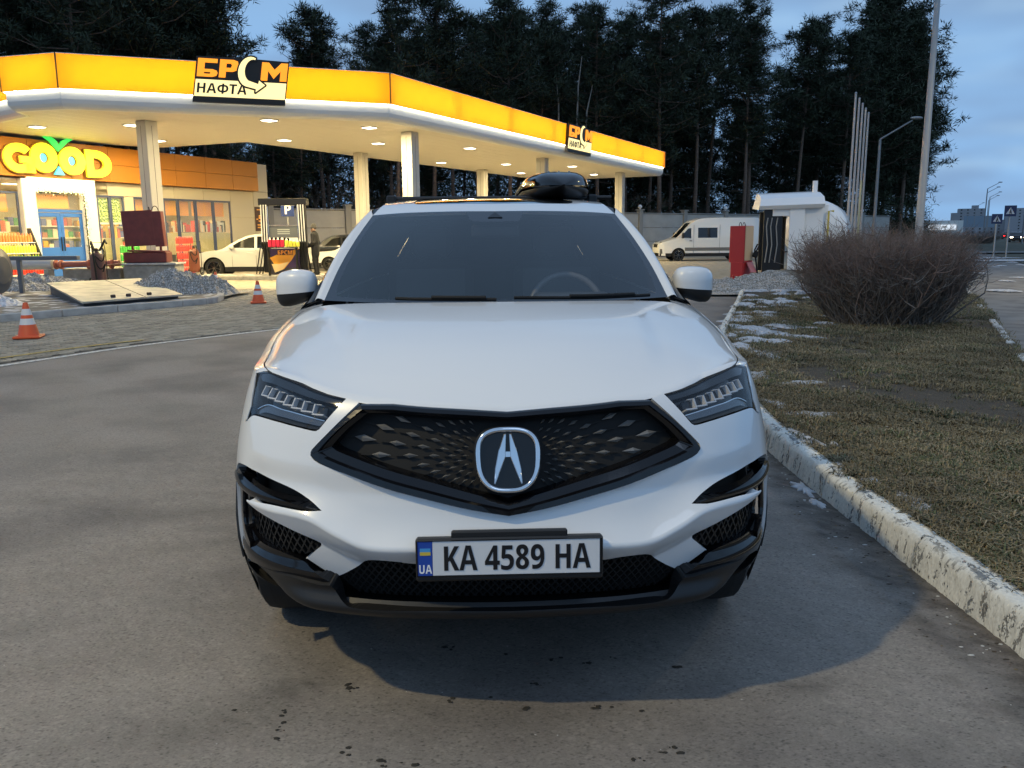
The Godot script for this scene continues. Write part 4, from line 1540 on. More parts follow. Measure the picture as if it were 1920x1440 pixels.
# lit sign board: orange letters on black over a cream name plate
func brand_sign(t: Node3D, p: Vector2, q: Vector2, d0: float, w: float, y0: float, h: float) -> void:
	var u := (q - p).normalized()
	var nn := u.orthogonal()
	if nn.y < 0: nn = -nn
	if nn.dot(Vector2(1, 1)) < 0: nn = -nn
	var x := Transform3D(Basis(v3(u, 0), Vector3.UP, v3(nn, 0)), v3(p + u * d0 + nn * .36, y0))
	if x.basis.determinant() < 0:
		x.basis.z = -x.basis.z
	var s := Node3D.new()
	s.name = "brand_sign"
	t.add_child(s, true)
	s.transform = x
	var sh := .16 # slant
	var P := func(l: Array) -> PackedVector2Array:
		var o := PackedVector2Array()
		for a in l:
			o.append(Vector2(a[0] * w + (a[1] - 0.0) * sh * h, a[1] * h))
		return o
	var mb := MB.new()
	prism(mb, P.call([[0, 0], [1, 0], [1, .97], [.70, .985], [.45, 1.0], [.0, .985]]), -.02, .12)
	part(s, "sign_case", mb, mat(lin(.012, .010, .008), .5))
	mb = MB.new()
	prism(mb, P.call([[.012, .125], [.988, .125], [.988, .49], [.012, .49]]), .12, .132)
	part(s, "sign_light_face", mb, M.cream_light)
	# БРСМ as block letters
	var L := func(polys: Array, x0: float, x1: float, y_0: float, y_1: float, m: Material, z1: float) -> void:
		for pl in polys:
			var o := []
			for a in pl:
				o.append([lerpf(x0, x1, a[0]), lerpf(y_0, y_1, a[1])])
			var b := MB.new()
			prism(b, ccw(P.call(o)), .12, z1)
			part(s, "sign_light_letter", b, m)
	var B1 := [[[0, 0], [.34, 0], [.34, 1], [0, 1]], [[.34, .78], [.95, .78], [.95, 1], [.34, 1]], [[.34, .42], [.75, .42], [.95, .35], [1, .22], [.95, .07], [.75, 0], [.34, 0], [.34, .16], [.62, .16], [.66, .21], [.62, .26], [.34, .26]]]
	var P1 := [[[0, 0], [.36, 0], [.36, 1], [0, 1]], [[.36, 1], [.72, 1], [.95, .92], [1, .68], [.95, .44], [.72, .34], [.36, .34], [.36, .55], [.6, .55], [.65, .68], [.6, .79], [.36, .79]]]
	var M1 := [[[0, 0], [.26, 0], [.26, 1], [0, 1]], [[.74, 0], [1, 0], [1, 1], [.74, 1]], [[.26, 1], [.26, .55], [.5, .12], [.5, .62]], [[.74, 1], [.5, .62], [.5, .12], [.74, .55]]]
	L.call(B1, .02, .235, .55, .94, M.orange_light, .15)
	L.call(P1, .25, .45, .55, .94, M.orange_light, .15)
	L.call(M1, .70, .985, .53, .93, M.orange_light, .15)
	# crescent with an arrow tail
	var cr := []
	for i in 15:
		var an := lerpf(1.15, 4.45, i / 14.0)
		cr.append([.575 + cos(an) * .125, .70 + sin(an) * .33])
	cr.append_array([[.66, .33], [.66, .26], [.755, .42], [.685, .52], [.68, .44]])
	for i in 12:
		var an := lerpf(4.3, 1.35, i / 11.0)
		cr.append([.605 + cos(an) * .085, .73 + sin(an) * .245])
	var og := PackedVector2Array()
	for a in cr: og.append(Vector2(a[0] * w, a[1] * h))
	og = Geometry2D.offset_polygon(ccw(og), .045)[0]
	var ol := []
	for a in og: ol.append([a.x / w, a.y / h])
	L.call([ol], 0, 1, 0, 1, mat(lin(.012, .010, .008), .5), .155)
	L.call([cr], 0, 1, 0, 1, M.cream_light, .17)
	# НАФТА
	var tx := MeshInstance3D.new()
	tx.name = "sign_lettering"
	tx.mesh = text_mesh("НАФТА", h * .30, .01)
	tx.material_override = mat(lin(.01, .009, .008), .5)
	tx.transform = Transform3D(Basis(Vector3(1.08, 0, 0), Vector3(sh, 1.0, 0), Vector3(0, 0, 1)), Vector3(.315 * w, .30 * h, .136))
	s.add_child(tx, true)

const SA := Vector3(-17.19, 0, -28.39)
const SF := Vector3(.444, 0, -.896)
const SN := Vector3(.896, 0, .444)

func shop() -> void:
	var t := thing("station_shop", "low station shop with orange band, big lit windows and blue doors", "shop")
	t.transform = Transform3D(Basis(SF, Vector3.UP, SN), SA)
	var B := func(called: String, d0: float, d1: float, y0: float, y1: float, z0: float, z1: float, m: Material, ch := 0.0, par: Node = t) -> MeshInstance3D:
		var mb := MB.new()
		box(mb, Vector3((d0 + d1) / 2, (y0 + y1) / 2, (z0 + z1) / 2), Vector3(absf(d1 - d0), absf(y1 - y0), absf(z1 - z0)), Basis(), ch)
		return part(par, called, mb, m)
	# shell
	B.call("back_wall", -4.0, 12.6, 0, 4.8, -6.2, -6.0, M.cream_wall)
	B.call("roof_slab", -4.0, 12.6, 4.6, 4.78, -6.0, -.06, M.greymetal)
	B.call("end_wall", 12.4, 12.6, 0, 4.6, -6.0, -.06, M.cream_wall)
	B.call("floor_slab", -4.0, 12.4, 0.0, .14, -6.0, .0, M.concrete)
	B.call("ceiling", -4.0, 12.4, 3.5, 3.56, -6.0, -.06, M.white_wall)
	B.call("side_wall", -4.2, -4.0, 0, 4.6, -6.2, 0, M.cream_wall)
	# cream cladding: end pier and the strip above and below the windows, in panels
	for e in [[10.2, 11.62], [11.63, 12.6]]:
		for y in [[.12, 1.24], [1.25, 2.38], [2.39, 3.58]]:
			B.call("cladding_panel", e[0], e[1] - .01, y[0], y[1], -.06, .02, M.cream_wall, .006)
	B.call("cladding_panel", 11.72, 12.6, 3.59, 4.86, -.06, .02, M.cream_wall, .006)
	for k in 9:
		var d0 := -4.0 + k * 1.58
		if k < 4 and k > 1: continue
		B.call("cladding_panel", d0, minf(d0 + 1.57, 10.19), 3.10, 3.58, -.06, .02, M.cream_wall, .006)
	B.call("cladding_panel", 3.36, 3.89, 3.10, 3.58, -.06, .02, M.cream_wall, .006)
	B.call("cladding_panel", 3.9, 5.46, 3.10, 3.58, -.055, .015, M.cream_wall, .006)
	B.call("plinth", 3.4, 10.2, .12, .5, -.06, .01, M.cream_wall, .006)
	# orange band, two rows of panels
	for k in 10:
		var d0 := -4.0 + k * 1.572
		for y in [[3.60, 4.22], [4.23, 4.88]]:
			B.call("orange_panel", d0, d0 + 1.562, y[0], y[1], -.05, .30, M.orange_panel, .008)
	# windows
	for w in [[-3.6, -1.6], [-1.55, .38], [3.42, 3.98], [3.99, 4.60], [5.06, 5.75], [5.76, 6.48], [6.50, 7.22], [7.24, 8.16], [8.18, 9.15], [9.17, 10.17]]:
		var n := Node3D.new()
		n.name = "window"
		t.add_child(n, true)
		B.call("pane", w[0] + .05, w[1] - .05, .55, 3.02, -.03, -.022, M.shop_glass, 0.0, n)
		var fr := MB.new()
		for s in [[w[0], w[0] + .055], [w[1] - .055, w[1]]]:
			box(fr, Vector3((s[0] + s[1]) / 2, 1.8, -.02), Vector3(.055, 2.6, .07))
		box(fr, Vector3((w[0] + w[1]) / 2, 3.065, -.02), Vector3(w[1] - w[0] - .112, .07, .07))
		box(fr, Vector3((w[0] + w[1]) / 2, .525, -.02), Vector3(w[1] - w[0] - .112, .05, .07))
		part(n, "frame", fr, M.blue_frame)
	B.call("pier", 4.62, 5.05, .12, 3.09, -.1, .02, M.cream_wall, .01)
	# entrance portal
	B.call("portal", .42, .92, .1, 3.56, -.05, .20, M.white_wall, .02)
	B.call("portal", 2.72, 3.28, .1, 3.56, -.05, .20, M.white_wall, .02)
	B.call("portal", .925, 2.715, 3.10, 3.56, -.05, .20, M.white_wall, .02)
	# double door
	for k in 2:
		var a := .93 + k * .893
		var b := a + .888
		var dn := Node3D.new()
		dn.name = "door"
		t.add_child(dn, true)
		for s in [[a, a + .12, .14, 2.40], [b - .12, b, .14, 2.40], [a + .12, b - .12, 2.26, 2.40], [a + .12, b - .12, .14, 1.18]]:
			B.call("door_rail", s[0], s[1], s[2], s[3], .02, .07, M.blue_door, .006, dn)
		B.call("door_pane", a + .12, b - .12, 1.18, 2.26, .04, .045, M.shop_glass, 0.0, dn)
		B.call("handle", (b - .06) if k == 0 else (a + .04), (b - .04) if k == 0 else (a + .06), 1.05, 1.55, .08, .12, M.black, 0.0, dn)
	B.call("transom", .93, 2.77, 2.42, 2.52, .02, .08, M.blue_door, .006)
	B.call("transom_pane", .95, 2.75, 2.53, 3.09, .04, .045, M.shop_glass)
	var pnl := B.call("transom_poster", 1.0, 2.25, 2.56, 3.04, -.02, .0, M.poster_orange)
	# interior: shelving, counters, posters
	for k in 8:
		var d0 := -3.0 + k * 1.9
		for r in 4:
			B.call("shelf", d0, d0 + 1.7, .5 + r * .5, .54 + r * .5, -5.9, -5.4, M.white_wall)
			for i in 7:
				var c: Color = [lin(.5, .07, .03), lin(.6, .35, .03), lin(.06, .25, .07), lin(.65, .6, .5), lin(.1, .12, .35), lin(.35, .15, .06)][rng.randi() % 6]
				B.call("product", d0 + .02 + i * .24, d0 + .23 + i * .24, .54 + r * .5, .54 + r * .5 + rng.randf_range(.22, .38), -5.75, -5.5, pal(c))
	for w in [[5.1, 6.4], [6.6, 8.1], [8.3, 10.1], [-3.4, .2]]:
		B.call("shelf_header", w[0], w[1], 2.42, 3.02, -.40, -.36, M.poster_orange)
		B.call("frosted_film", w[0], w[1], .55, 1.70, -.060, -.052, M.shop_counter)
		for i in 22:
			var c: Color = [lin(.55, .08, .04), lin(.7, .5, .3), lin(.25, .12, .05), lin(.05, .05, .05), lin(.6, .6, .55)][rng.randi() % 5]
			B.call("product", lerpf(w[0], w[1], i / 22.0), lerpf(w[0], w[1], (i + .9) / 22.0), 1.74, 1.86 + rng.randf_range(.05, .42), -.5, -.3, pal(c))
	B.call("window_poster", 3.5, 4.5, 2.1, 3.0, -.12, -.1, M.poster_green)
	B.call("window_poster", 3.5, 4.5, 2.02, 2.09, -.12, -.1, M.white_wall)
	for i in 8:
		B.call("product", 3.5 + i * .13, 3.61 + i * .13, 1.5, 1.95 - .1 * (i % 3), -.4, -.25, pal([lin(.6, .4, .05), lin(.45, .1, .05), lin(.12, .1, .1)][i % 3]))
	B.call("display_counter", 3.45, 4.55, .14, 1.48, -.7, -.2, M.shop_counter)
	# ceiling lights
	for d in [-1.0, 1.9, 4.4, 7.2, 9.4]:
		var e := MB.new()
		box(e, Vector3(d, 3.485, -2.2), Vector3(1.1, .02, .3))
		part(t, "ceiling_light", e, M.led_warm)
		var al := AreaLight3D.new()
		al.name = "shop_light"
		al.area_size = Vector2(1.1, .3)
		al.light_energy = 16.0
		al.light_color = Color(1.0, .86, .60)
		al.shadow_enabled = true
		al.area_range = 20.0
		add_child(al)
		al.transform = t.transform * Transform3D(Basis(Vector3.RIGHT, -PI / 2), Vector3(d, 3.46, -2.2))
	# strip light that floods the portal
	var e2 := MB.new()
	box(e2, Vector3(1.9, 3.585, .27), Vector3(2.6, .02, .06))
	part(t, "strip_light", e2, M.led_warm)
	var a2 := AreaLight3D.new()
	a2.name = "portal_light"
	a2.area_size = Vector2(2.6, .06)
	a2.light_energy = 2.0
	a2.light_color = Color(1, .97, .88)
	a2.shadow_enabled = true
	add_child(a2)
	a2.transform = t.transform * Transform3D(Basis(Vector3.RIGHT, -PI / 2), Vector3(1.9, 3.57, .27))
	# sale poster on the pier
	B.call("sale_poster", 11.66, 12.36, 1.78, 2.9, .02, .045, mat(lin(.05, .018, .01), .5))
	var tp := part(t, "poster_lettering", text_mesh("-50", .42, .01), M.poster_glow, Vector3(12.0, 2.36, .052))
	for y in [2.74, 2.04, 1.92]:
		B.call("poster_line", 11.78, 12.24, y, y + .05, .045, .05, M.poster_glow)
	good_sign(t)
	# garland round the door
	var gm := MB.new()
	gm.use_c = true
	for i in 520:
		var q := rng.randf()
		var p: Vector3
		if q < .45:
			p = Vector3(lerpf(.95, 2.72, rng.randf()), 3.09, .22)
		else:
			p = Vector3(2.74, lerpf(.3, 3.08, rng.randf()), .22)
		p += Vector3(rng.randfn(0, .05), rng.randfn(0, .05), rng.randf_range(0, .08))
		var d := Vector3(rng.randfn(), rng.randfn(), rng.randfn()).normalized()
		var s := d.cross(Vector3.UP).normalized() * .012
		var v := rng.randf_range(.6, 1.3)
		gm.col = Color(.035 * v, .07 * v, .025 * v) if rng.randf() < .85 else Color(.5, .4, .15)
		gm.flat(p - s, p + s, p + d * .09, Vector3(0, 0, 1))
	var gmat := mat(Color.WHITE, .7)
	gmat.vertex_color_use_as_albedo = true
	var gt := thing("door_garland", "green tinsel garland hung round the blue shop doors", "garland")
	gt.transform = t.transform
	part(gt, "tinsel", gm, gmat)
	var wr := MB.new()
	tube(wr, [Vector3(.95, 3.09, .23), Vector3(2.74, 3.09, .23), Vector3(2.74, .3, .23)], .02, 5)
	part(gt, "wire", wr, mat(lin(.02, .035, .015), .8))
	for i in 34:
		var bm := MB.new()
		var q := i / 33.0 * 4.6
		var p := Vector3(.95 + q, 3.09, .29) if q < 1.79 else Vector3(2.74, 3.09 - (q - 1.79), .29)
		ellipsoid(bm, p + Vector3(rng.randfn(0, .03), rng.randfn(0, .03), 0), Vector3.ONE * .018, 6, 4)
		part(gt, "bulb_light", bm, M.led_warm)

var pal_m := {}
func pal(c: Color) -> Material:
	var k := c.to_html()
	if not pal_m.has(k):
		pal_m[k] = mat(c, .5)
	return pal_m[k]

func ring_poly(c: Vector2, ro: Vector2, ri: Vector2, a0: float, a1: float, k := 30) -> PackedVector2Array:
	var o := PackedVector2Array()
	for i in k + 1:
		o.append(c + Vector2.from_angle(lerpf(a0, a1, float(i) / k)) * ro)
	for i in k + 1:
		o.append(c + Vector2.from_angle(lerpf(a1, a0, float(i) / k)) * ri)
	return ccw(o)

func good_sign(t: Node3D) -> void:
	var s := Node3D.new()
	s.name = "shop_sign"
	t.add_child(s)
	s.position = Vector3(-.30, 0, .30)
	var add := func(polys: Array, m: Material, z0: float, z1: float, called: String, grow := 0.0) -> void:
		var mb := MB.new()
		for p in polys:
			var q: PackedVector2Array = p
			if grow > 0:
				var og := Geometry2D.offset_polygon(ccw(q.duplicate()), grow, Geometry2D.JOIN_ROUND)
				q = og[0]
			prism(mb, q, z0, z1)
		part(s, called, mb, m)
	var G := [ring_poly(Vector2(.60, 4.19), Vector2(.55, .49), Vector2(.27, .22), .75, TAU - .55), V2([[.62, 4.26], [1.13, 4.26], [1.13, 3.72], [.80, 3.72], [.80, 4.05], [.62, 4.05]])]
	var O1 := [ring_poly(Vector2(1.50, 4.27), Vector2(.50, .50), Vector2(.17, .19), 0, PI), ring_poly(Vector2(1.50, 4.27), Vector2(.50, .50), Vector2(.17, .19), PI, TAU)]
	var O2 := [ring_poly(Vector2(2.57, 4.24), Vector2(.52, .49), Vector2(.17, .19), 0, PI), ring_poly(Vector2(2.57, 4.24), Vector2(.52, .49), Vector2(.17, .19), PI, TAU)]
	var D := [ring_poly(Vector2(3.50, 4.20), Vector2(.66, .49), Vector2(.33, .22), -PI / 2, PI / 2), V2([[3.10, 3.71], [3.51, 3.71], [3.51, 3.98], [3.40, 3.98], [3.40, 4.42], [3.51, 4.42], [3.51, 4.69], [3.10, 4.69]])]
	for l in [G, O1, O2, D]:
		add.call(l, mat(lin(.25, .12, .02), .5), .0, .10, "letter_case", .035)
		add.call(l, M.yellow_light, .10, .16, "sign_light_letter")
	for c in [Vector2(1.50, 4.27), Vector2(2.57, 4.24)]:
		add.call([circle2(c, .15, 20)], M.cyan_light, .02, .08, "sign_light_pupil")
	add.call([V2([[1.85, 3.72], [2.25, 3.72], [2.05, 4.02]])], M.cyan_light, .04, .12, "sign_light_beak")
	add.call([V2([[2.03, 4.52], [1.72, 4.86], [1.50, 4.98], [1.80, 5.0], [1.98, 4.90], [2.08, 4.74], [2.20, 4.90], [2.42, 5.0], [2.62, 4.98], [2.42, 4.86]])], M.green_light, .12, .19, "sign_light_leaf")

func wall_fence() -> void:
	var t := thing("boundary_wall", "long pale concrete panel wall with capped posts before the woods", "wall")
	var a := Vector2(-31.6, -34.8)
	var u := Vector2(.832, -.555)
	a = Vector2(-10.19, -46.95) - u * 26.0
	var b := Basis(v3(u, 0), Vector3.UP, v3(Vector2(.555, .832), 0))
	var pm := boxm(Vector3(4.1, .96, .14), .01)
	var cm := boxm(Vector3(4.2, .07, .26), .01)
	var qm := boxm(Vector3(.36, 3.25, .36), .015)
	var capm := boxm(Vector3(.48, .08, .48), .015)
	var bm := MB.new()
	ellipsoid(bm, Vector3(0, .16, 0), Vector3.ONE * .15, 14, 10)
	lathe(bm, [Vector2(.07, -.03), Vector2(.05, .04)], 10)
	var ball := bm.mesh()
	for i in 18:
		var p := a + u * (i * 4.5)
		var o := MeshInstance3D.new()
		o.name = "post"
		o.mesh = qm
		o.material_override = M.wall_post
		o.transform = Transform3D(b, v3(p, 1.6))
		t.add_child(o, true)
		part(o, "post_cap", capm, M.wall_post, Vector3(0, 1.66, 0))
		if i % 2 == 1:
			part(o, "globe_lamp", ball, M.globe, Vector3(0, 1.72, 0))
		for r in 3:
			var q := MeshInstance3D.new()
			q.name = "wall_panel"
			q.mesh = pm
			q.material_override = M.wall_panel
			q.transform = Transform3D(b, v3(p + u * 2.25, .52 + r * .98))
			t.add_child(q, true)
		var c := MeshInstance3D.new()
		c.name = "coping"
		c.mesh = cm
		c.material_override = M.wall_post
		c.transform = Transform3D(b, v3(p + u * 2.25, 3.02))
		t.add_child(c, true)

func station_materials() -> void:
	M.soffit = mat(lin(.66, .62, .54), .5)
	M.greymetal = mat(lin(.25, .25, .25), .6)
	M.white_metal = mat(lin(.70, .70, .68), .35)
	M.fascia_trim = mat(lin(.12, .075, .02), .5)
	M.fascia = glow(Color(1.0, .47, .008).linear_to_srgb(), .72, lin(.6, .33, .02))
	M.tube = glow(Color(1, .95, .85), 12.5)
	M.tray_white = mat(lin(.75, .74, .70), .6)
	M.fascia_sheet = mat(lin(.80, .36, .006), .45)
	M.fascia_sheet.backlight_enabled = true
	M.fascia_sheet.backlight = Color(1.0, .43, .006).linear_to_srgb()
	M.strip = glow(Color(1, .96, .85), 14.0)
	M.column = mat(lin(.52, .50, .45), .45)
	M.seam = mat(lin(.12, .115, .10), .7)
	M.concrete = textured(noise_tex(131, .02, [[0.0, lin(.20, .195, .18)], [1.0, lin(.34, .33, .30)]], 256, 5), .8)
	M.orange = mat(lin(.75, .22, .06), .5)
	M.led = glow(Color(1, .95, .84), 7.0)
	M.led_warm = glow(Color(1, .88, .62), 4.5)
	M.orange_light = glow(Color(1.0, .32, .015).linear_to_srgb(), .95, lin(.7, .25, .02))
	M.cream_light = glow(Color(1.0, .80, .34).linear_to_srgb(), .95, lin(.7, .6, .3))
	M.yellow_light = glow(Color(1.0, .90, .01).linear_to_srgb(), 1.25, lin(.7, .6, .05))
	M.cyan_light = glow(Color(.04, .62, .72).linear_to_srgb(), 1.0, lin(.1, .4, .4))
	M.green_light = glow(Color(.01, .62, .08).linear_to_srgb(), 1.0, lin(.05, .4, .08))
	M.cream_wall = mat(lin(.47, .42, .31), .55)
	M.white_wall = mat(lin(.70, .69, .65), .55)
	M.orange_panel = mat(lin(.40, .15, .010), .45)
	M.blue_frame = mat(lin(.05, .07, .14), .4)
	M.blue_door = mat(lin(.03, .13, .45), .35)
	M.shop_glass = pane_mat(Color(.8, .9, .85), .04)
	M.shop_counter = mat(lin(.46, .42, .24), .5)
	M.shop_counter.backlight_enabled = true
	M.shop_counter.backlight = Color(.7, .66, .42)
	M.poster_orange = mat(lin(.75, .33, .05), .6)
	M.poster_glow = mat(lin(.80, .36, .04), .5)
	M.poster_green = textured(noise_tex(141, .03, [[0.0, lin(.02, .05, .02)], [.42, lin(.10, .22, .02)], [.55, lin(.55, .62, .05)], [.7, lin(.7, .75, .4)], [1.0, lin(.8, .8, .8)]], 256, 3), 1.6)
	M.wall_panel = textured(noise_tex(151, .008, [[0.0, lin(.34, .32, .29)], [.5, lin(.42, .40, .36)], [1.0, lin(.48, .46, .42)]], 512, 5), .25)
	M.wall_post = mat(lin(.30, .285, .255), .8)
	M.globe = mat(lin(.75, .75, .75), .25)
# ---------------------------------------------------------------- woods
# a pine: tapered trunk, limbs and a crown of needle tufts
func needle_tuft(mb: MB, c: Vector3, r: float, k: int, rg: RandomNumberGenerator) -> void:
	for i in k:
		var d := Vector3(rg.randfn(), rg.randfn() * .7 + .25, rg.randfn()).normalized()
		var p := c + d * r * rg.randf_range(.0, .75)
		var q := p + (d + Vector3(rg.randfn(), rg.randfn(), rg.randfn()) * .4).normalized() * r * rg.randf_range(.4, .7)
		var s := d.cross(Vector3(rg.randfn(), rg.randfn(), rg.randfn())).normalized() * r * rg.randf_range(.035, .075)
		var v := rg.randf_range(.7, 1.35)
		mb.col = Color(.036 * v, .052 * v, .024 * v)
		var nn := (d + Vector3.UP * .5).normalized()
		mb.tri(p - s, p + s, q, nn, nn, nn)

func make_pine(seed_: int, h: float, low: float, spread: float) -> Array:
	var rg := RandomNumberGenerator.new()
	rg.seed = seed_
	var tr := MB.new()
	var path := []
	var rad := []
	var lean := Vector3(rg.randf_range(-.03, .03), 0, rg.randf_range(-.03, .03))
	for i in 9:
		var f := i / 8.0
		path.append(Vector3(0, h * f * .97, 0) + lean * h * f + Vector3(sin(f * 5.0 + seed_) * .12, 0, cos(f * 4.0 + seed_) * .12) * f * 2.0)
		rad.append(lerpf(.21, .035, f) * (h / 20.0) * (1.25 if i == 0 else 1.0))
	tube(tr, path, rad, 8)
	var cr := MB.new()
	cr.use_c = true
	var lim := MB.new()
	var n := int(56 * (1.0 - low) * 2.2)
	for k in n:
		var f := low + (1.0 - low) * pow((k + rg.randf()) / n, .85)
		var base := cr3(path, minf(f, 1.0))
		var an := k * 2.4 + rg.randf_range(-.5, .5)
		var g0 := (f - low) / (1.0 - low)
		var prof := (1.0 - pow(g0, 3.0)) * .78 + .24
		prof *= .45 + .55 * smoothstep(0.0, .35, g0)
		var L := spread * prof * rg.randf_range(.30, 1.25)
		var d := Vector3(cos(an), rg.randf_range(-.05, .45), sin(an)).normalized()
		var tip := base + d * L + Vector3(0, L * .12, 0)
		var mid := base + d * L * .5 + Vector3(0, -L * .04, 0)
		tube(lim, [base, mid, tip], [.05, .035, .012], 4, false)
		var m := 3 + int(L * 1.3)
		for j in m:
			var g := lerpf(.35, 1.05, (j + .5) / m)
			var c := base.lerp(tip, g) + Vector3(rg.randfn(0, .28), rg.randfn(0, .16) + .1, rg.randfn(0, .28)) * minf(L, 2.2) * .55
			needle_tuft(cr, c, rg.randf_range(.45, .8), 52, rg)
	for j in 6:
		needle_tuft(cr, path[8] + Vector3(rg.randfn(0, .3), rg.randf_range(-.7, .5), rg.randfn(0, .3)), .5, 26, rg)
	# a few dead stubs below the crown
	for k in 7:
		var f := rg.randf_range(.18, low)
		var base := cr3(path, f)
		var an := rg.randf() * TAU
		tube(lim, [base, base + Vector3(cos(an), rg.randf_range(-.3, .2), sin(an)) * rg.randf_range(.5, 1.6)], [.03, .01], 4, false)
	return [tr.mesh(), lim.mesh(), cr.mesh()]

func bare_tree(mb: MB, p: Vector3, d: Vector3, L: float, r: float, depth: int, rg: RandomNumberGenerator) -> void:
	var q := p + d * L * .5 + Vector3(rg.randfn(), rg.randfn(), rg.randfn()) * L * .05
	var e := p + d * L
	tube(mb, [p, q, e], [r, r * .8, r * .6], 5 if depth > 1 else 3, false)
	if depth == 0:
		return
	for k in rg.randi_range(2, 4):
		var nd := (d + Vector3(rg.randfn(), rg.randfn() * .5 + .25, rg.randfn()) * .55).normalized()
		bare_tree(mb, q.lerp(e, rg.randf_range(.2, 1.0)), nd, L * rg.randf_range(.5, .78), r * .55, depth - 1, rg)

func forest() -> void:
	var bark := textured(noise_tex(161, .03, [[0.0, lin(.07, .052, .04)], [.5, lin(.15, .105, .078)], [1.0, lin(.23, .155, .11)]], 256, 4), .7)
	var nm := mat(Color.WHITE, .75)
	nm.vertex_color_use_as_albedo = true
	var kinds := []
	for k in [[1, 21.0, .42, 3.2], [2, 20.0, .50, 2.9], [3, 22.0, .36, 3.5], [4, 19.0, .55, 3.1], [5, 20.5, .30, 3.0], [6, 18.0, .22, 3.3]]:
		kinds.append(make_pine(k[0], k[1], k[2], k[3]))
	var rg := RandomNumberGenerator.new()
	rg.seed = 99
	# rows behind the wall; [x, z, height factor, kind]
	var spots := []
	var u := Vector2(.832, -.555)
	var nn := Vector2(-.555, -.832)
	for row in 4:
		var k := 0
		var d := -34.0 + row * 1.4
		while d < 42.0:
			var p := Vector2(-10.19, -46.95) + u * d + nn * (3.2 + row * 6.5 + rg.randf_range(-1.6, 1.6))
			spots.append([p, rg.randf_range(.86, 1.08) * (1.0 + row * .045), row])
			d += rg.randf_range(3.3, 5.4)
	# behind the shop, nearer and higher in the picture
	for q in [[-20.5, -40.5, 1.0], [-24, -42, 1.1], [-27.5, -39, 1.05], [-23, -47, 1.05], [-19.3, -46.5, .92], [-30, -45, 1.15], [-17.8, -50.5, .82], [-33, -40, 1.1], [-26, -52, 1.15]]:
		spots.append([Vector2(q[0], q[1]), q[2], 0])
	# edge of the wood towards the street
	for q in [[26.5, -77, .98], [31, -78, 1.02], [35.5, -81, .98], [39.0, -83, .86], [33, -90, 1.1], [42.5, -95, .95], [43, -91, .86], [51, -109, .8], [59, -124, .78], [68, -140, .8]]:
		spots.append([Vector2(q[0], q[1]), q[2], 1])
	for i in 15:
		var f := i / 14.0
		spots.append([Vector2(9, -75).lerp(Vector2(46, -100), f) + Vector2(rg.randf_range(-1, 1), rg.randf_range(-4, 2)), 1.0, 5])
	for s in spots:
		var p: Vector2 = s[0]
		# the gap of open sky between the two groups
		var px := p.x / -p.y
		var k: int = [0, 1, 3, 2][rg.randi() % 4] if s[2] < 2 else ([4, 2, 5, 0][rg.randi() % 4] if s[2] < 5 else 5)
		var yt = rg.randf_range(-5.0, 75.0) + s[2] * (22.0 if s[2] < 5 else 30.0)
		if px < -.345: yt = rg.randf_range(-140.0, -20.0)
		elif px < -.245: yt = rg.randf_range(130.0, 190.0)
		elif px > .505: yt = rg.randf_range(230.0, 330.0)
		elif px > .47: yt = rg.randf_range(110.0, 170.0)
		elif px > .40: yt = rg.randf_range(-10.0, 60.0)
		var hf: float = (1.45 + (440.0 - yt) / 1520.0 * -p.y) / [21.0, 20.0, 22.0, 19.0, 20.5, 18.0][k]
		if px > .43:
			k = 5 if rg.randf() < .6 else 4
		var where := "rising behind the orange-banded shop" if px < -.36 else ("above the canopy's front corner" if px < -.12 else ("above the long side of the yellow canopy" if px < .14 else ("behind the white van and wall" if px < .34 else "at the street end of the woods")))
		var lab := ("tall pine %s, bare trunk below a dark crown" if k < 4 else "bushy pine %s, needles almost to the ground") % where
		var t := thing("pine_tree", lab, "tree", Vector3(p.x, 0, p.y), rg.randf() * TAU, "pines of the dark wood behind the station")
		t.scale = Vector3.ONE * hf
		part(t, "trunk", kinds[k][0], bark)
		part(t, "limbs", kinds[k][1], bark)
		part(t, "crown", kinds[k][2], nm)
	# bare shrubs and saplings just behind the wall
	var bb := mat(lin(.10, .085, .07), .85)
	var nb := 0
	for q in [[-13.2, -47.5, 2.1], [-11.0, -49.0, 2.4], [-8.6, -50.0, 2.2], [-6.2, -51.4, 2.4], [-3.4, -53.5, 2.0], [-15.5, -46, 2.3], [.5, -56, 2.2], [6.0, -59.5, 2.0], [9.0, -61, 2.2], [15.0, -66, 2.0]]:
		var mb := MB.new()
		var rr := RandomNumberGenerator.new()
		rr.seed = 500 + nb
		for s in 3:
			bare_tree(mb, Vector3(rr.randfn(0, .3), 0, rr.randfn(0, .3)), Vector3(rr.randfn(0, .16), 1, rr.randfn(0, .16)).normalized(), q[2], .06, 4, rr)
		var t := thing("bare_sapling", "leafless many-stemmed sapling just behind the concrete wall", "tree", Vector3(q[0], 0, q[1] - 1.2), 0, "bare saplings behind the wall")
		part(t, "branches", mb, bb)
		nb += 1
	# pale birch stems above the canopy
	var bi := 0
	for q in [[3.4, -60.5, 12.6, -.1], [4.6, -60.3, 13.9, .5], [5.2, -60.6, 12.0, .7]]:
		var mb := MB.new()
		tube(mb, [Vector3(0, 0, 0), Vector3(.1, q[2] * .5, 0), Vector3(.1 + q[3] * .3, q[2] * .85, 0), Vector3(q[3], q[2], 0)], [.11, .09, .06, .02], 6)
		var t := thing("dead_birch", ["leftmost of three pale bare stems above the far canopy", "tallest of three pale bare stems above the far canopy", "rightmost of three pale bare stems above the far canopy"][bi], "tree", Vector3(q[0], 0, q[1]), 0, "pale bare stems above the canopy")
		part(t, "trunk", mb, mat(lin(.30, .28, .25), .8))
		bi += 1
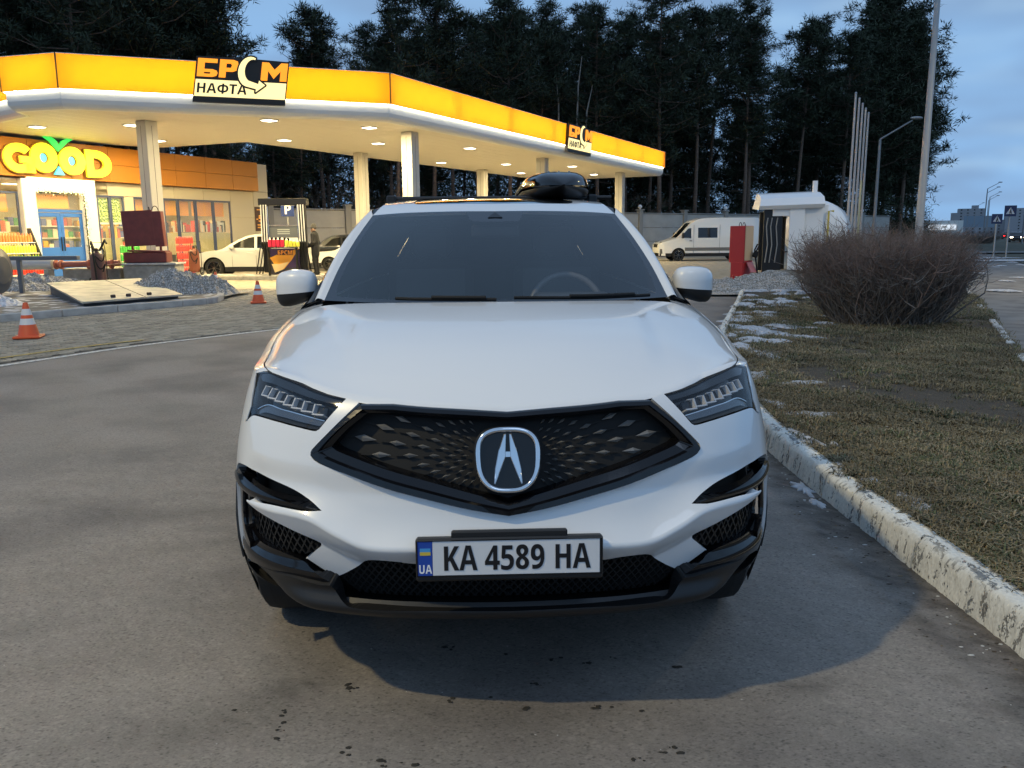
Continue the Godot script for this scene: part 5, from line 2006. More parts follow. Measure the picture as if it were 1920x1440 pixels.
	# depth of the wood: undergrowth and further trees that read as one mass
	var fm := MB.new()
	fm.use_c = true
	for i in 7000:
		var d := rg.randf_range(-46.0, 66.0)
		var off := rg.randf_range(27.0, 44.0)
		var p := Vector2(-10.19, -46.95) + u * d + nn * off
		var hh := 15.0 * pow(rg.randf(), .9) * (.8 + .2 * sin(d * .7))
		needle_tuft(fm, Vector3(p.x, hh, p.y), rg.randf_range(.7, 1.5), 12, rg)
	for i in 4200:
		var d := rg.randf_range(-44.0, 60.0)
		var p := Vector2(-10.19, -46.95) + u * d + nn * rg.randf_range(20.0, 40.0)
		needle_tuft(fm, Vector3(p.x, 8.0 * rg.randf(), p.y), rg.randf_range(.7, 1.3), 14, rg)
	for i in 2600:
		var d := rg.randf_range(-40.0, 50.0)
		var off := rg.randf_range(2.0, 20.0)
		var p := Vector2(-10.19, -46.95) + u * d + nn * off
		needle_tuft(fm, Vector3(p.x, 4.2 * pow(rg.randf(), 1.2), p.y), rg.randf_range(.4, .9), 14, rg)
	for i in 3200:
		var f := rg.randf()
		var p := Vector2(10, -74).lerp(Vector2(52, -104), f) + Vector2(rg.randf_range(-3, 3), rg.randf_range(-9, 0))
		needle_tuft(fm, Vector3(p.x, 13.0 * pow(rg.randf(), .85), p.y), rg.randf_range(.6, 1.2), 14, rg)
	for i in 1100:
		var f := rg.randf()
		var p := Vector2(33, -75).lerp(Vector2(74, -146), f) + Vector2(rg.randf_range(-6, 1.5), rg.randf_range(-3, 3))
		needle_tuft(fm, Vector3(p.x, lerpf(5.0, 3.0, f) * pow(rg.randf(), .9), p.y), rg.randf_range(.5, 1.1), 14, rg)
	var fo := part(self, "far_woodland", fm, nm)
	tag(fo, "dark depth of the pine wood beyond the first trees", "woodland", "", "stuff")

# ---------------------------------------------------------------- hedge bushes
func twig_bush(seed_: int, rx: float, rz: float, h: float, n: int) -> MB:
	var rg := RandomNumberGenerator.new()
	rg.seed = seed_
	var mb := MB.new()
	mb.use_c = true
	for i in n:
		var an := rg.randf() * TAU
		var r := sqrt(rg.randf())
		var b := Vector3(cos(an) * rx * .55 * r, 0, sin(an) * rz * .55 * r)
		var th := acos(1.0 - rg.randf() * .93)
		var az := an + rg.randfn(0, .5)
		var q := rg.randf_range(.72, 1.03)
		var ss := pow(sin(th), .62)
		q *= 1.0 + .10 * sin(az * 3.0 + seed_) * ss + .06 * sin(az * 7.0)
		var out := Vector3(cos(az) * ss * rx, 0, sin(az) * ss * rz) * q
		var hh := h * pow(maxf(cos(th), .0), .27) * q
		var mid := b.lerp(out, .5) + Vector3(rg.randfn(0, .12), hh * .55 + rg.randfn(0, .06), rg.randfn(0, .12))
		mid.y = maxf(mid.y, .04)
		var tip := out + Vector3(rg.randfn(0, .05), hh + rg.randfn(0, .02), rg.randfn(0, .05))
		var v := rg.randf_range(.6, 1.3)
		var grey := Color(.20 * v, .17 * v, .145 * v)
		var red := Color(.22 * v, .15 * v, .12 * v)
		var w := rg.randf_range(.003, .007) * (2.4 if i % 14 == 0 else 1.0)
		mb.col = grey
		tube(mb, [b, b.lerp(mid, .55) + Vector3(rg.randfn(0, .03), 0, rg.randfn(0, .03)), mid], [w * 1.3, w, w * .85], 3, false)
		mb.col = red if rg.randf() < .75 else grey
		tube(mb, [mid, mid.lerp(tip, .5) + Vector3(rg.randfn(0, .035), rg.randfn(0, .02), rg.randfn(0, .035)), tip], [w * .8, w * .6, w * .3], 3, false)
		for k in rg.randi_range(4, 8):
			var f := rg.randf_range(.25, 1.0)
			var s := mid.lerp(tip, f) if rg.randf() < .7 else b.lerp(mid, .4 + .6 * f)
			var d := Vector3(rg.randfn(), rg.randf_range(-.2, 1.0), rg.randfn()).normalized()
			var L := rg.randf_range(.08, .30)
			mb.col = red if s.y > h * .55 and rg.randf() < .8 else grey
			tube(mb, [s, s + d * L * .55 + Vector3(0, .01, 0), s + d * L + Vector3(0, L * .25, 0)], [w * .6, w * .45, w * .2], 3, false)
	return mb

func bushes() -> void:
	var bm := mat(Color.WHITE, .8)
	bm.vertex_color_use_as_albedo = true
	var near := twig_bush(3, 1.42, 1.1, 1.34, 1900)
	var t := thing("hedge_bush", "big leafless brown bush on the lawn right of the car", "bush", Vector3(5.62, .10, -12.15), 0)
	part(t, "twigs", near, bm)
	var far := twig_bush(4, 1.6, 1.3, 1.5, 900)
	var lb := ["reddish bare bush behind the big brown one, nearest the tall mast", "reddish bare bush behind the big one, by the flagpoles", "reddish bare bush at the right end of the hedge row"]
	var i := 0
	for p in [[8.9, -18.6, 1.05], [7.4, -17.6, .98]]:
		var o := thing("hedge_bush", lb[i], "bush", Vector3(p[0], .1, p[1]), i * 1.3)
		o.scale = Vector3.ONE * p[2]
		part(o, "twigs", far, bm)
		i += 1
# ---------------------------------------------------------------- things on the forecourt
func island_outline() -> PackedVector2Array:
	return PackedVector2Array([Vector2(-14.5, -9.4), Vector2(-9.1, -14.4), Vector2(-7.9, -16.3), Vector2(-7.05, -17.45), Vector2(-6.75, -18.0), Vector2(-6.68, -18.5), Vector2(-6.8, -19.2), Vector2(-7.5, -21.4), Vector2(-9.0, -25.2), Vector2(-10.5, -27.2), Vector2(-18, -24.5), Vector2(-20, -14)])

func kerbed_island(called: String, poly: PackedVector2Array, h: float, top: Material, km: Material) -> void:
	var mb := MB.new()
	var inner: PackedVector2Array = Geometry2D.offset_polygon(ccw(poly.duplicate()), -.15)[0]
	flat_poly(mb, inner, h - .01)
	var o := struct(called, mb, top)
	var q := poly
	for i in q.size():
		var a := q[i]; var b := q[(i + 1) % q.size()]
		var len_ := a.distance_to(b)
		var cnt := maxi(1, roundi(len_ / 1.0))
		for k in cnt:
			var p0 := a.lerp(b, float(k) / cnt); var p1 := a.lerp(b, float(k + 1) / cnt)
			var s := MB.new()
			var d := p1 - p0
			var c := (p0 + p1) * .5
			var nn := d.orthogonal().normalized()
			if not Geometry2D.is_point_in_polygon(c + nn * .05, poly): nn = -nn
			box(s, v3(c + nn * .075, h * .5), Vector3(d.length() - .012, h, .15), Basis(Vector3.UP, atan2(-d.y, d.x)), .015)
			part(o, "kerb_stone", s, km)

func mound(called: String, label: String, c: Vector3, rx: float, rz: float, h: float, seed_: int, m: Material) -> void:
	var t := thing(called, label, "mound", c)
	var nn := fbm(seed_, 1.2, 5)
	var mb := MB.new()
	var N := 38
	var P := func(i: int, j: int) -> Vector3:
		var x := -1.0 + 2.0 * i / N; var z := -1.0 + 2.0 * j / N
		var r := sqrt(x * x + z * z)
		var y := h * maxf(0.0, 1.0 - pow(r, 1.5)) * (1.0 + .5 * nn.get_noise_2d(x * 1.5, z * 1.5)) + .32 * h * nn.get_noise_2d(x * 6, z * 6) * smoothstep(1.0, .8, r) * (1.0 if r < 1 else 0.0)
		return Vector3(x * rx, y - (.05 if r > .95 else 0.0), z * rz)
	for i in N:
		for j in N:
			mb.quad(P.call(i, j), P.call(i + 1, j), P.call(i + 1, j + 1), P.call(i, j + 1), Vector3.UP)
	part(t, "heap", mb, m)

func cone_at(p: Vector3, s: float, label: String) -> void:
	var t := thing("traffic_cone", label, "traffic cone", p, .3, "orange traffic cones on the forecourt")
	t.scale = Vector3.ONE * s
	var mb := MB.new()
	box(mb, Vector3(0, .02, 0), Vector3(.36, .04, .36), Basis(), .012)
	part(t, "base", mb, M.cone_o)
	var rr := func(y: float) -> float: return lerpf(.145, .03, (y - .04) / .48)
	for k in [["cone_body", .04, .20, M.cone_o], ["white_band", .20, .29, M.cone_w], ["cone_body", .29, .34, M.cone_o], ["white_band", .34, .43, M.cone_w], ["cone_body", .43, .52, M.cone_o]]:
		mb = MB.new()
		lathe(mb, [Vector2(rr.call(k[1]), k[1]), Vector2(rr.call(k[2]), k[2])] + ([Vector2(0, k[2] + .004)] if k[2] > .5 else []), 18)
		part(t, k[0], mb, k[3])

func simple_box(t: Node, called: String, at: Vector3, size: Vector3, m: Material, b := Basis(), ch := 0.01) -> MeshInstance3D:
	var mb := MB.new()
	box(mb, at, size, b, ch)
	return part(t, called, mb, m)

func extinguisher(p: Vector3, label: String, c: Material, turn: float, hosed: bool) -> void:
	var t := thing("extinguisher_trolley", label, "fire extinguisher", p, turn, "wheeled fire extinguishers")
	var mb := MB.new()
	lathe(mb, [Vector2(0, .10), Vector2(.17, .12), Vector2(.19, .18), Vector2(.19, .82), Vector2(.16, .90), Vector2(.06, .95), Vector2(.05, 1.0), Vector2(0, 1.0)], 18)
	part(t, "cylinder", mb, c)
	mb = MB.new()
	tube(mb, [Vector3(-.2, .08, -.12), Vector3(-.2, .95, -.16), Vector3(-.17, 1.22, -.2), Vector3(.17, 1.22, -.2), Vector3(.2, .95, -.16), Vector3(.2, .08, -.12)], .014, 6)
	part(t, "handle_frame", mb, M.rust_dark)
	for s in [-1.0, 1.0]:
		wheel(t, Vector3(s * .23, .13, -.08), .13, .05, s, M.greymetal, M.tyre, 5, "trolley_wheel")
	mb = MB.new()
	var path := []
	for i in 20:
		var f := i / 19.0
		path.append(Vector3(.10 + .12 * sin(f * 9.0), 1.0 - f * .55 + .12 * sin(f * 16.0), .19 + .03 * cos(f * 11)))
	tube(mb, path, .018, 6)
	part(t, "hose", mb, M.black)
	mb = MB.new()
	lathe(mb, [Vector2(.05, .98), Vector2(.07, 1.02), Vector2(.03, 1.07), Vector2(0, 1.07)], 10)
	part(t, "valve", mb, M.rust_dark)
	if hosed:
		mb = MB.new()
		tube(mb, [Vector3(-.05, 1.0, 0), Vector3(-.1, 1.25, .1), Vector3(-.05, 1.15, .3), Vector3(0, .2, .35)], .03, 6)
		tube(mb, [Vector3(.08, 1.0, 0), Vector3(.25, 1.3, .05), Vector3(.3, 1.2, .2)], .03, 6)
		part(t, "horn_hose", mb, M.black)

func props() -> void:
	M.cone_o = mat(lin(.68, .10, .025), .5)
	M.cone_w = mat(lin(.66, .66, .66), .45)
	M.rust_dark = mat(lin(.05, .03, .024), .6)
	M.maroon = textured(noise_tex(171, .02, [[0.0, lin(.12, .022, .018)], [1.0, lin(.18, .032, .024)]], 256, 4), .7, .42)
	M.redpaint = mat(lin(.42, .018, .018), .38)
	var soil := textured(noise_tex(172, .010, [[0.0, lin(.08, .075, .068)], [.5, lin(.16, .15, .135)], [.62, lin(.24, .23, .215)], [.72, lin(.55, .55, .56)], [1.0, lin(.68, .68, .70)]], 512, 5), .35)
	var dirt := textured(noise_tex(173, .06, [[0.0, lin(.09, .08, .07)], [.42, lin(.20, .185, .16)], [.56, lin(.30, .285, .255)], [.62, lin(.52, .51, .50)], [1.0, lin(.66, .66, .66)]], 512, 5), .6)
	var pale := textured(noise_tex(174, .012, [[0.0, lin(.22, .215, .205)], [.4, lin(.36, .355, .34)], [1.0, lin(.50, .49, .47)]], 512, 5), .6)
	kerbed_island("tank_island", island_outline(), .15, soil, pale)
	kerbed_island("pump_island", PackedVector2Array([Vector2(-13.6, -29.0), Vector2(-5.2, -28.2), Vector2(-4.9, -28.7), Vector2(-5.2, -30.1), Vector2(-13.7, -30.9), Vector2(-14.1, -30.0)]), .15, soil, M.concrete)
	cone_at(Vector3(-7.16, .022, -11.97), 1.0, "orange cone with two white bands standing nearest, at the left edge")
	cone_at(Vector3(-5.66, .022, -18.19), .95, "orange cone by the island tip, next to the car's mirror")
	cone_at(Vector3(-7.85, .15, -21.7), .82, "small faded cone on the island behind the dirt heap")
	mound("dirt_heap", "grey heap of dirt and old snow behind the hatch plates' right end", Vector3(-8.3, .14, -20.4), 1.45, 1.15, .52, 31, dirt)
	mound("dirt_heap", "dark ploughed heap of dirt left of the hatch plates", Vector3(-13.2, .14, -22.2), 2.2, 1.2, .36, 32, dirt)
	mound("snow_heap", "low dirty snow heap beside the grey tank at the left edge", Vector3(-11.3, .14, -16.6), 1.3, 1.0, .30, 33, M.snowm)
	mound("dirt_heap", "trampled heap of earth and snow under the red post on the right", Vector3(6.7, .10, -20.9), 2.1, 1.6, .36, 34, dirt)
	# hatch: two plates on a sloping frame
	var h := thing("hatch_cover", "pair of sloping pale metal hatch plates on the island", "hatch")
	var c00 := Vector3(-7.94, .28, -15.11); var c10 := Vector3(-6.99, .28, -17.24)
	c00 = Vector3(-8.45, .24, -16.0); c10 = Vector3(-7.28, .24, -18.05)
	var c01 := Vector3(-11.35, .42, -19.9); var c11 := Vector3(-9.95, .42, -21.9)
	var P := func(s: float, q: float) -> Vector3: return c00.lerp(c10, s).lerp(c01.lerp(c11, s), q)
	for e in [[.0, .60], [.612, 1.0]]:
		var mb := MB.new()
		var p := [P.call(e[0], 0), P.call(e[1], 0), P.call(e[1], 1), P.call(e[0], 1)]
		mb.quad(p[0], p[1], p[2], p[3], Vector3.UP)
		var dn := Vector3(0, -.035, 0)
		for i in 4:
			var w: Vector3 = (p[i] + p[(i + 1) % 4]) * .5 - (p[0] + p[2]) * .5
			mb.quad(p[i], p[(i + 1) % 4], p[(i + 1) % 4] + dn, p[i] + dn, w)
		part(h, "plate", mb, textured(noise_tex(175, .015, [[0.0, lin(.22, .20, .17)], [.5, lin(.36, .34, .29)], [.7, lin(.42, .38, .30)], [1.0, lin(.5, .47, .42)]], 256, 5), .5, .5))
	var sk := MB.new()
	for e in [[0.03, .05, .97, .05], [.03, .05, .03, .97], [.97, .05, .97, .97], [.03, .97, .97, .97]]:
		var a: Vector3 = P.call(e[0], e[1]); var b: Vector3 = P.call(e[2], e[3])
		var out: Vector3 = (a + b) * .5 - P.call(.5, .5)
		sk.quad(a + Vector3(0, -.04, 0), b + Vector3(0, -.04, 0), Vector3(b.x, .14, b.z), Vector3(a.x, .14, a.z), out)
	part(h, "frame", sk, mat(lin(.10, .10, .105), .6))
	for s in [.32, .47, .68]:
		var mb := MB.new()
		box(mb, P.call(s, .08) + Vector3(0, .03, 0), Vector3(.10, .06, .05), Basis(Vector3.UP, 1.0), .01)
		part(h, "hinge", mb, M.rust_dark)
	# plinths and cabinet
	var cb := Basis(Vector3.UP, .35)
	var p1 := thing("concrete_plinth", "low grey concrete plinth carrying the maroon cabinet", "plinth", Vector3(-10.95, .14, -24.3), .12)
	simple_box(p1, "block", Vector3(.35, .28, 0), Vector3(1.45, .56, 1.0), M.concrete, Basis(), .02)
	simple_box(p1, "slab", Vector3(.35, .59, 0), Vector3(1.55, .06, 1.1), pale, Basis(), .015)
	var p2 := thing("concrete_plinth", "darker concrete plinth under the red flanged pipe", "plinth", Vector3(-12.6, .14, -24.3), .12)
	simple_box(p2, "block", Vector3(.3, .24, 0), Vector3(1.6, .48, .9), M.concrete, Basis(), .02)
	var cab := thing("equipment_cabinet", "maroon metal cabinet tilted on posts over a maroon tray", "cabinet", Vector3(-10.85, .74, -24.2), .12)
	simple_box(cab, "panel", Vector3(-.05, 1.02, .0), Vector3(.86, 1.02, .10), M.maroon, Basis(Vector3.FORWARD, -.045), .008)
	simple_box(cab, "side_panel", Vector3(.50, 1.0, -.1), Vector3(.26, 1.02, .30), M.maroon, Basis(Vector3.FORWARD, -.045), .008)
	simple_box(cab, "tray", Vector3(.15, .18, 0), Vector3(1.2, .30, .6), M.maroon, Basis(), .02)
	simple_box(cab, "tray_lid", Vector3(.2, .36, .05), Vector3(1.05, .05, .55), M.maroon, Basis(Vector3.FORWARD, .03), .01)
	for x in [-.3, .5]:
		simple_box(cab, "leg", Vector3(x, .42, -.1), Vector3(.06, .3, .06), M.maroon)
	var lp := MB.new()
	var arc := []
	for i in 9:
		arc.append(Vector3(.42 + cos(PI * i / 8.0) * .09, 1.52 + sin(PI * i / 8.0) * .14, -.1))
	tube(lp, arc, .012, 6)
	tube(lp, [Vector3(.26, 1.5, -.1), Vector3(.25, 1.64, -.1)], .02, 6)
	part(cab, "lifting_eye", lp, M.rust_dark)
	# pipes
	var gp := thing("grey_pipe", "thick pale grey pipe lying across the island at the left", "pipe", Vector3(-14.6, .75, -23.6), 0)
	var pm := MB.new()
	tube(pm, [Vector3(-1.6, .03, .25), Vector3(1.35, 0, -.1)], .16, 14)
	part(gp, "tube", pm, mat(lin(.42, .41, .40), .5))
	for x in [-.5, 1.3]:
		simple_box(gp, "support", Vector3(x, -.38, .05), Vector3(.14, .5, .3), M.concrete)
	var rp := thing("red_pipe", "rust red flanged pipe between the grey pipe and the cabinet", "pipe", Vector3(-12.3, .74, -23.75), 0)
	pm = MB.new()
	tube(pm, [Vector3(-.9, 0, .05), Vector3(.9, .03, -.1)], .085, 12)
	part(rp, "tube", pm, mat(lin(.32, .09, .06), .5))
	for x in [-.85, -.7, .1, .75]:
		var fl := MB.new()
		tube(fl, [Vector3(x - .02, 0, .05), Vector3(x + .02, 0, .05)], .14, 14)
		part(rp, "flange", fl, mat(lin(.36, .10, .06), .5))
	simple_box(rp, "drip_plate", Vector3(.65, -.02, .25), Vector3(.8, .03, .4), mat(lin(.36, .20, .15), .5), Basis(Vector3.FORWARD, -.1))
	var gb := thing("grey_rail", "flat dark grey bar jutting from the tank at the left", "rail", Vector3(-11.9, 1.0, -19.5), 0)
	simple_box(gb, "bar", Vector3(.25, .0, -1.0), Vector3(1.7, .10, .16), mat(lin(.12, .13, .15), .45))
	simple_box(gb, "stand", Vector3(-.4, -.45, -1.0), Vector3(.1, .85, .1), mat(lin(.12, .13, .15), .45))
	# tank at the left edge
	var tk := thing("grey_tank", "dark grey drum-shaped tank cut off by the left picture edge", "tank", Vector3(-11.75, .14, -17.9), 0)
	var tm := MB.new()
	lathe(tm, [Vector2(0, -.9), Vector2(.30, -.88), Vector2(.50, -.80), Vector2(.57, -.66), Vector2(.58, .66), Vector2(.50, .80), Vector2(.30, .88), Vector2(0, .9)], 28, Transform3D(Basis(Vector3(0, 0, 1), PI / 2), Vector3(-.25, .66, 0)))
	part(tk, "drum", tm, mat(lin(.055, .065, .085), .4))
	for x in [-.7, .25]:
		simple_box(tk, "saddle", Vector3(x, .10, 0), Vector3(.12, .2, .8), M.black)
	tm = MB.new()
	tube(tm, [Vector3(.4, .15, .3), Vector3(.7, .03, .6), Vector3(.9, .03, .9), Vector3(.8, .03, 1.2)], .025, 6)
	part(tk, "hose", tm, M.black)
	extinguisher(Vector3(-11.55, .14, -22.9), "dark dusty extinguisher trolley with loose black hoses by the maroon cabinet", mat(lin(.10, .045, .04), .5), .3, true)
	extinguisher(Vector3(-11.55, .14, -29.9), "rusty orange-brown extinguisher trolley in front of the parked crossover", mat(lin(.15, .038, .016), .5), -.1, false)
	# bin
	var bn := thing("litter_bin", "dark grey litter bin on a frame beside the rusty extinguisher", "bin", Vector3(-12.45, .14, -30.0), .1)
	var bm := MB.new()
	lathe(bm, [Vector2(0, .22), Vector2(.17, .22), Vector2(.21, .74), Vector2(.19, .74), Vector2(.15, .26)], 16)
	part(bn, "bucket", bm, mat(lin(.035, .04, .042), .5))
	for x in [-.24, .24]:
		simple_box(bn, "post", Vector3(x, .40, 0), Vector3(.03, .8, .03), M.black)
	simple_box(bn, "foot_bar", Vector3(0, .05, 0), Vector3(.5, .03, .3), M.black)
	dispenser()
	racks()
	wall_sign()
	gas_module()
	red_post()

func dispenser() -> void:
	var t := thing("fuel_dispenser", "tall two-post fuel dispenser with chrome hoses and a printed lower panel", "fuel pump", Vector3(-8.02, .14, -29.3), -.05)
	var blk: Material = mat(lin(.007, .007, .008), .35)
	simple_box(t, "top_bar", Vector3(0, 2.56, 0), Vector3(1.70, .24, .4), blk, Basis(), .02)
	for s in [-1.0, 1.0]:
		var p := MB.new()
		for dx in [-.09, 0.0, .09]:
			tube(p, [Vector3(s * .68 + dx, 1.15, .2), Vector3(s * .66 + dx, 2.46, .2)], .021, 8)
		part(t, "chrome_hose", p, mat(lin(.72, .72, .70), .3, .3))
		simple_box(t, "post", Vector3(s * .67, 1.3, .03), Vector3(.24, 2.4, .2), blk, Basis(), .02)
		for k in 3:
			var g := MB.new()
			box(g, Vector3(s * .68 + (k - 1) * .09, 1.05, .23), Vector3(.06, .26, .10), Basis(Vector3.RIGHT, .3), .012)
			part(t, "nozzle", g, M.black)
			var h := MB.new()
			var path := []
			for i in 12:
				var f := i / 11.0
				path.append(Vector3(s * (.72 + .16 * sin(f * PI)) + (k - 1) * .11, 1.0 - .95 * sin(f * PI), .25 + .1 * sin(f * PI)))
			tube(h, path, .02, 6)
			part(t, "hose", h, M.black)
	var tl := MB.new()
	tube(tl, [Vector3(-.5, 1.75, .18), Vector3(.5, 1.75, .18)], .018, 8)
	tube(tl, [Vector3(-.53, 1.1, .18), Vector3(-.53, 2.4, .18)], .015, 8)
	tube(tl, [Vector3(.53, 1.1, .18), Vector3(.53, 2.4, .18)], .015, 8)
	part(t, "chrome_rail", tl, M.chrome)
	simple_box(t, "display_box", Vector3(0, 1.52, .0), Vector3(1.08, .40, .30), mat(lin(.10, .11, .12), .4))
	for y in [1.60, 1.53, 1.46]:
		simple_box(t, "display_window", Vector3(0, y, .152), Vector3(.44, .035, .006), mat(lin(.35, .38, .36), .3), Basis(), 0.0)
	# lower body with a printed panel: violet ground, flame-coloured sweep, lettering
	simple_box(t, "body", Vector3(0, .48, 0), Vector3(1.06, .9, .36), mat(lin(.02, .02, .03), .4))
	var pn := MB.new()
	prism(pn, V2([[-.53, .95], [.53, .95], [.53, .28], [-.2, .28], [-.53, .75]]), .181, .186)
	part(t, "print_panel", pn, mat(lin(.035, .018, .07), .4))
	pn = MB.new()
	prism(pn, V2([[-.40, .40], [-.53, .62], [-.30, .72], [.05, .80], [.53, .95], [.25, .55], [-.05, .22], [-.35, .18]]), .186, .190)
	part(t, "print_flame", pn, mat(lin(.75, .33, .03), .4))
	pn = MB.new()
	prism(pn, V2([[-.44, .30], [-.48, .40], [-.20, .40], [.15, .48], [-.10, .20], [-.38, .10]]), .190, .193)
	part(t, "print_flame", pn, mat(lin(.72, .52, .25), .4))
	pn = MB.new()
	box(pn, Vector3(.02, .80, .189), Vector3(.56, .17, .004))
	part(t, "print_patch", pn, mat(lin(.03, .015, .02), .4))
	part(t, "print_lettering", text_mesh("БРСМ", .20, .004), mat(lin(.8, .3, .04), .4), Vector3(.02, .80, .194))
	# goods shelf in front of the pump
	var sh := thing("goods_stand", "low stand of bottles before the fuel dispenser", "stand", Vector3(-8.02, .14, -28.85), -.05)
	simple_box(sh, "shelf", Vector3(0, .98, 0), Vector3(1.06, .03, .26), M.black)
	for x in [-.5, .5]:
		simple_box(sh, "leg", Vector3(x, .48, 0), Vector3(.03, .97, .2), M.black)
	for i in 4:
		bottle_pack("red", Vector3(-8.45 + i * .145, 1.135, -28.86), "red jug standing on the pump-side goods stand", "red jugs on the goods stand", lin(.55, .01, .05), .34)
	for i in 4:
		bottle_pack("yellow", Vector3(-7.86 + i * .13, 1.135, -28.85), "yellow-green jug standing on the pump-side goods stand", "yellow jugs on the goods stand", lin(.55, .50, .05), .32 - i * .03)
	person_by_pump()

func bottle_pack(_c: String, p: Vector3, label: String, group: String, col: Color, h: float) -> void:
	var t := thing("fluid_jug", label, "bottle", p, 0, group)
	var mb := MB.new()
	box(mb, Vector3(0, h * .38, 0), Vector3(.12, h * .76, .10), Basis(), .02)
	part(t, "jug_body", mb, pal(col))
	mb = MB.new()
	lathe(mb, [Vector2(.045, h * .76), Vector2(.025, h * .86), Vector2(.025, h), Vector2(0, h)], 8)
	part(t, "neck", mb, M.white_metal)

func pack_at(tr: Transform3D, label: String, group: String, col: Color, cap: Color, nx := 4) -> void:
	var t := thing("drink_pack", label, "drinks", Vector3.ZERO, 0, group)
	t.transform = tr
	for i in nx:
		var mb := MB.new()
		lathe(mb, [Vector2(0, 0), Vector2(.045, 0), Vector2(.045, .20), Vector2(.018, .26), Vector2(.018, .28)], 8, Transform3D(Basis(), Vector3((i - (nx - 1) * .5) * .095, 0, 0)))
		part(t, "bottle", mb, pal(col))
		var cp := MB.new()
		lathe(cp, [Vector2(.02, .27), Vector2(.02, .30), Vector2(0, .30)], 8, Transform3D(Basis(), Vector3((i - (nx - 1) * .5) * .095, 0, 0)))
		part(t, "cap", cp, pal(cap))

func racks() -> void:
	var X := Transform3D(Basis(SF, Vector3.UP, SN), SA)
	var t := thing("drinks_rack", "stepped rack of bright bottles left of the blue shop doors", "display rack")
	t.transform = X * Transform3D(Basis(), Vector3(-.35, .0, 1.0))
	for r in 4:
		simple_box(t, "shelf", Vector3(0, .28 + r * .36, -r * .16), Vector3(1.5, .03, .30), M.white_wall)
	for x in [-.77, .77]:
		var pr := MB.new()
		prism(pr, V2([[-.2, 0], [.75, 0], [.75, 1.85], [.55, 1.85], [-.2, .3]]), -.01, .01, Transform3D(Basis(Vector3.UP, PI / 2), Vector3(x, 0, 0)))
		part(t, "side_panel", pr, mat(lin(.04, .05, .06), .5))
	var rows := [[lin(.6, .04, .02), lin(.65, .5, .05), "red-labelled bottle pack on the rack's lowest shelf"], [lin(.10, .5, .02), lin(.7, .62, .05), "green bottle pack on the rack's second shelf"], [lin(.75, .68, .08), lin(.7, .7, .6), "yellow bottle pack on the rack's third shelf"], [lin(.62, .22, .06), lin(.6, .3, .1), "amber bottle pack on the rack's top shelf"]]
	for r in 4:
		for k in 3:
			pack_at(X * Transform3D(Basis(), Vector3(-.35 + (k - 1) * .48, .296 + r * .36, 1.02 - r * .16)), rows[r][2], "bottle packs on the rack, shelf %d" % (r + 1), rows[r][0], rows[r][1], 5)
	# pallets of packs by the windows
	for g in [[4.1, lin(.05, .35, .05), lin(.6, .6, .55), "green drink pack stacked below the shop window", 3, 4], [5.0, lin(.7, .14, .07), lin(.7, .5, .4), "pink-red drink pack stacked behind the maroon cabinet", 3, 3], [6.75, lin(.72, .06, .05), lin(.7, .35, .3), "red drink pack stacked beside the white column", 3, 5], [5.7, lin(.65, .16, .04), lin(.7, .4, .2), "orange drink pack stacked below the shop window", 3, 2]]:
		for y in g[5]:
			for k in g[4]:
				pack_at(X * Transform3D(Basis(), Vector3(g[0] + (k - 1) * .3, .005 + y * .31, .75)), g[3], g[3].replace(" pack", " packs"), g[1], g[2], 3)

func wall_sign() -> void:
	var t := thing("parking_sign", "blue parking sign with a white P seen through the pump", "sign", Vector3(-9.0, 0, -33.4), .35)
	var p := MB.new()
	tube(p, [Vector3.ZERO, Vector3(0, 2.85, 0)], .03, 8)
	part(t, "pole", p, M.greymetal)
	simple_box(t, "board", Vector3(0, 2.58, .05), Vector3(.52, .56, .02), mat(lin(.01, .025, .12), .4))
	part(t, "lettering", text_mesh("P", .52, .01), mat(lin(.7, .7, .72), .4), Vector3(0, 2.57, .066))

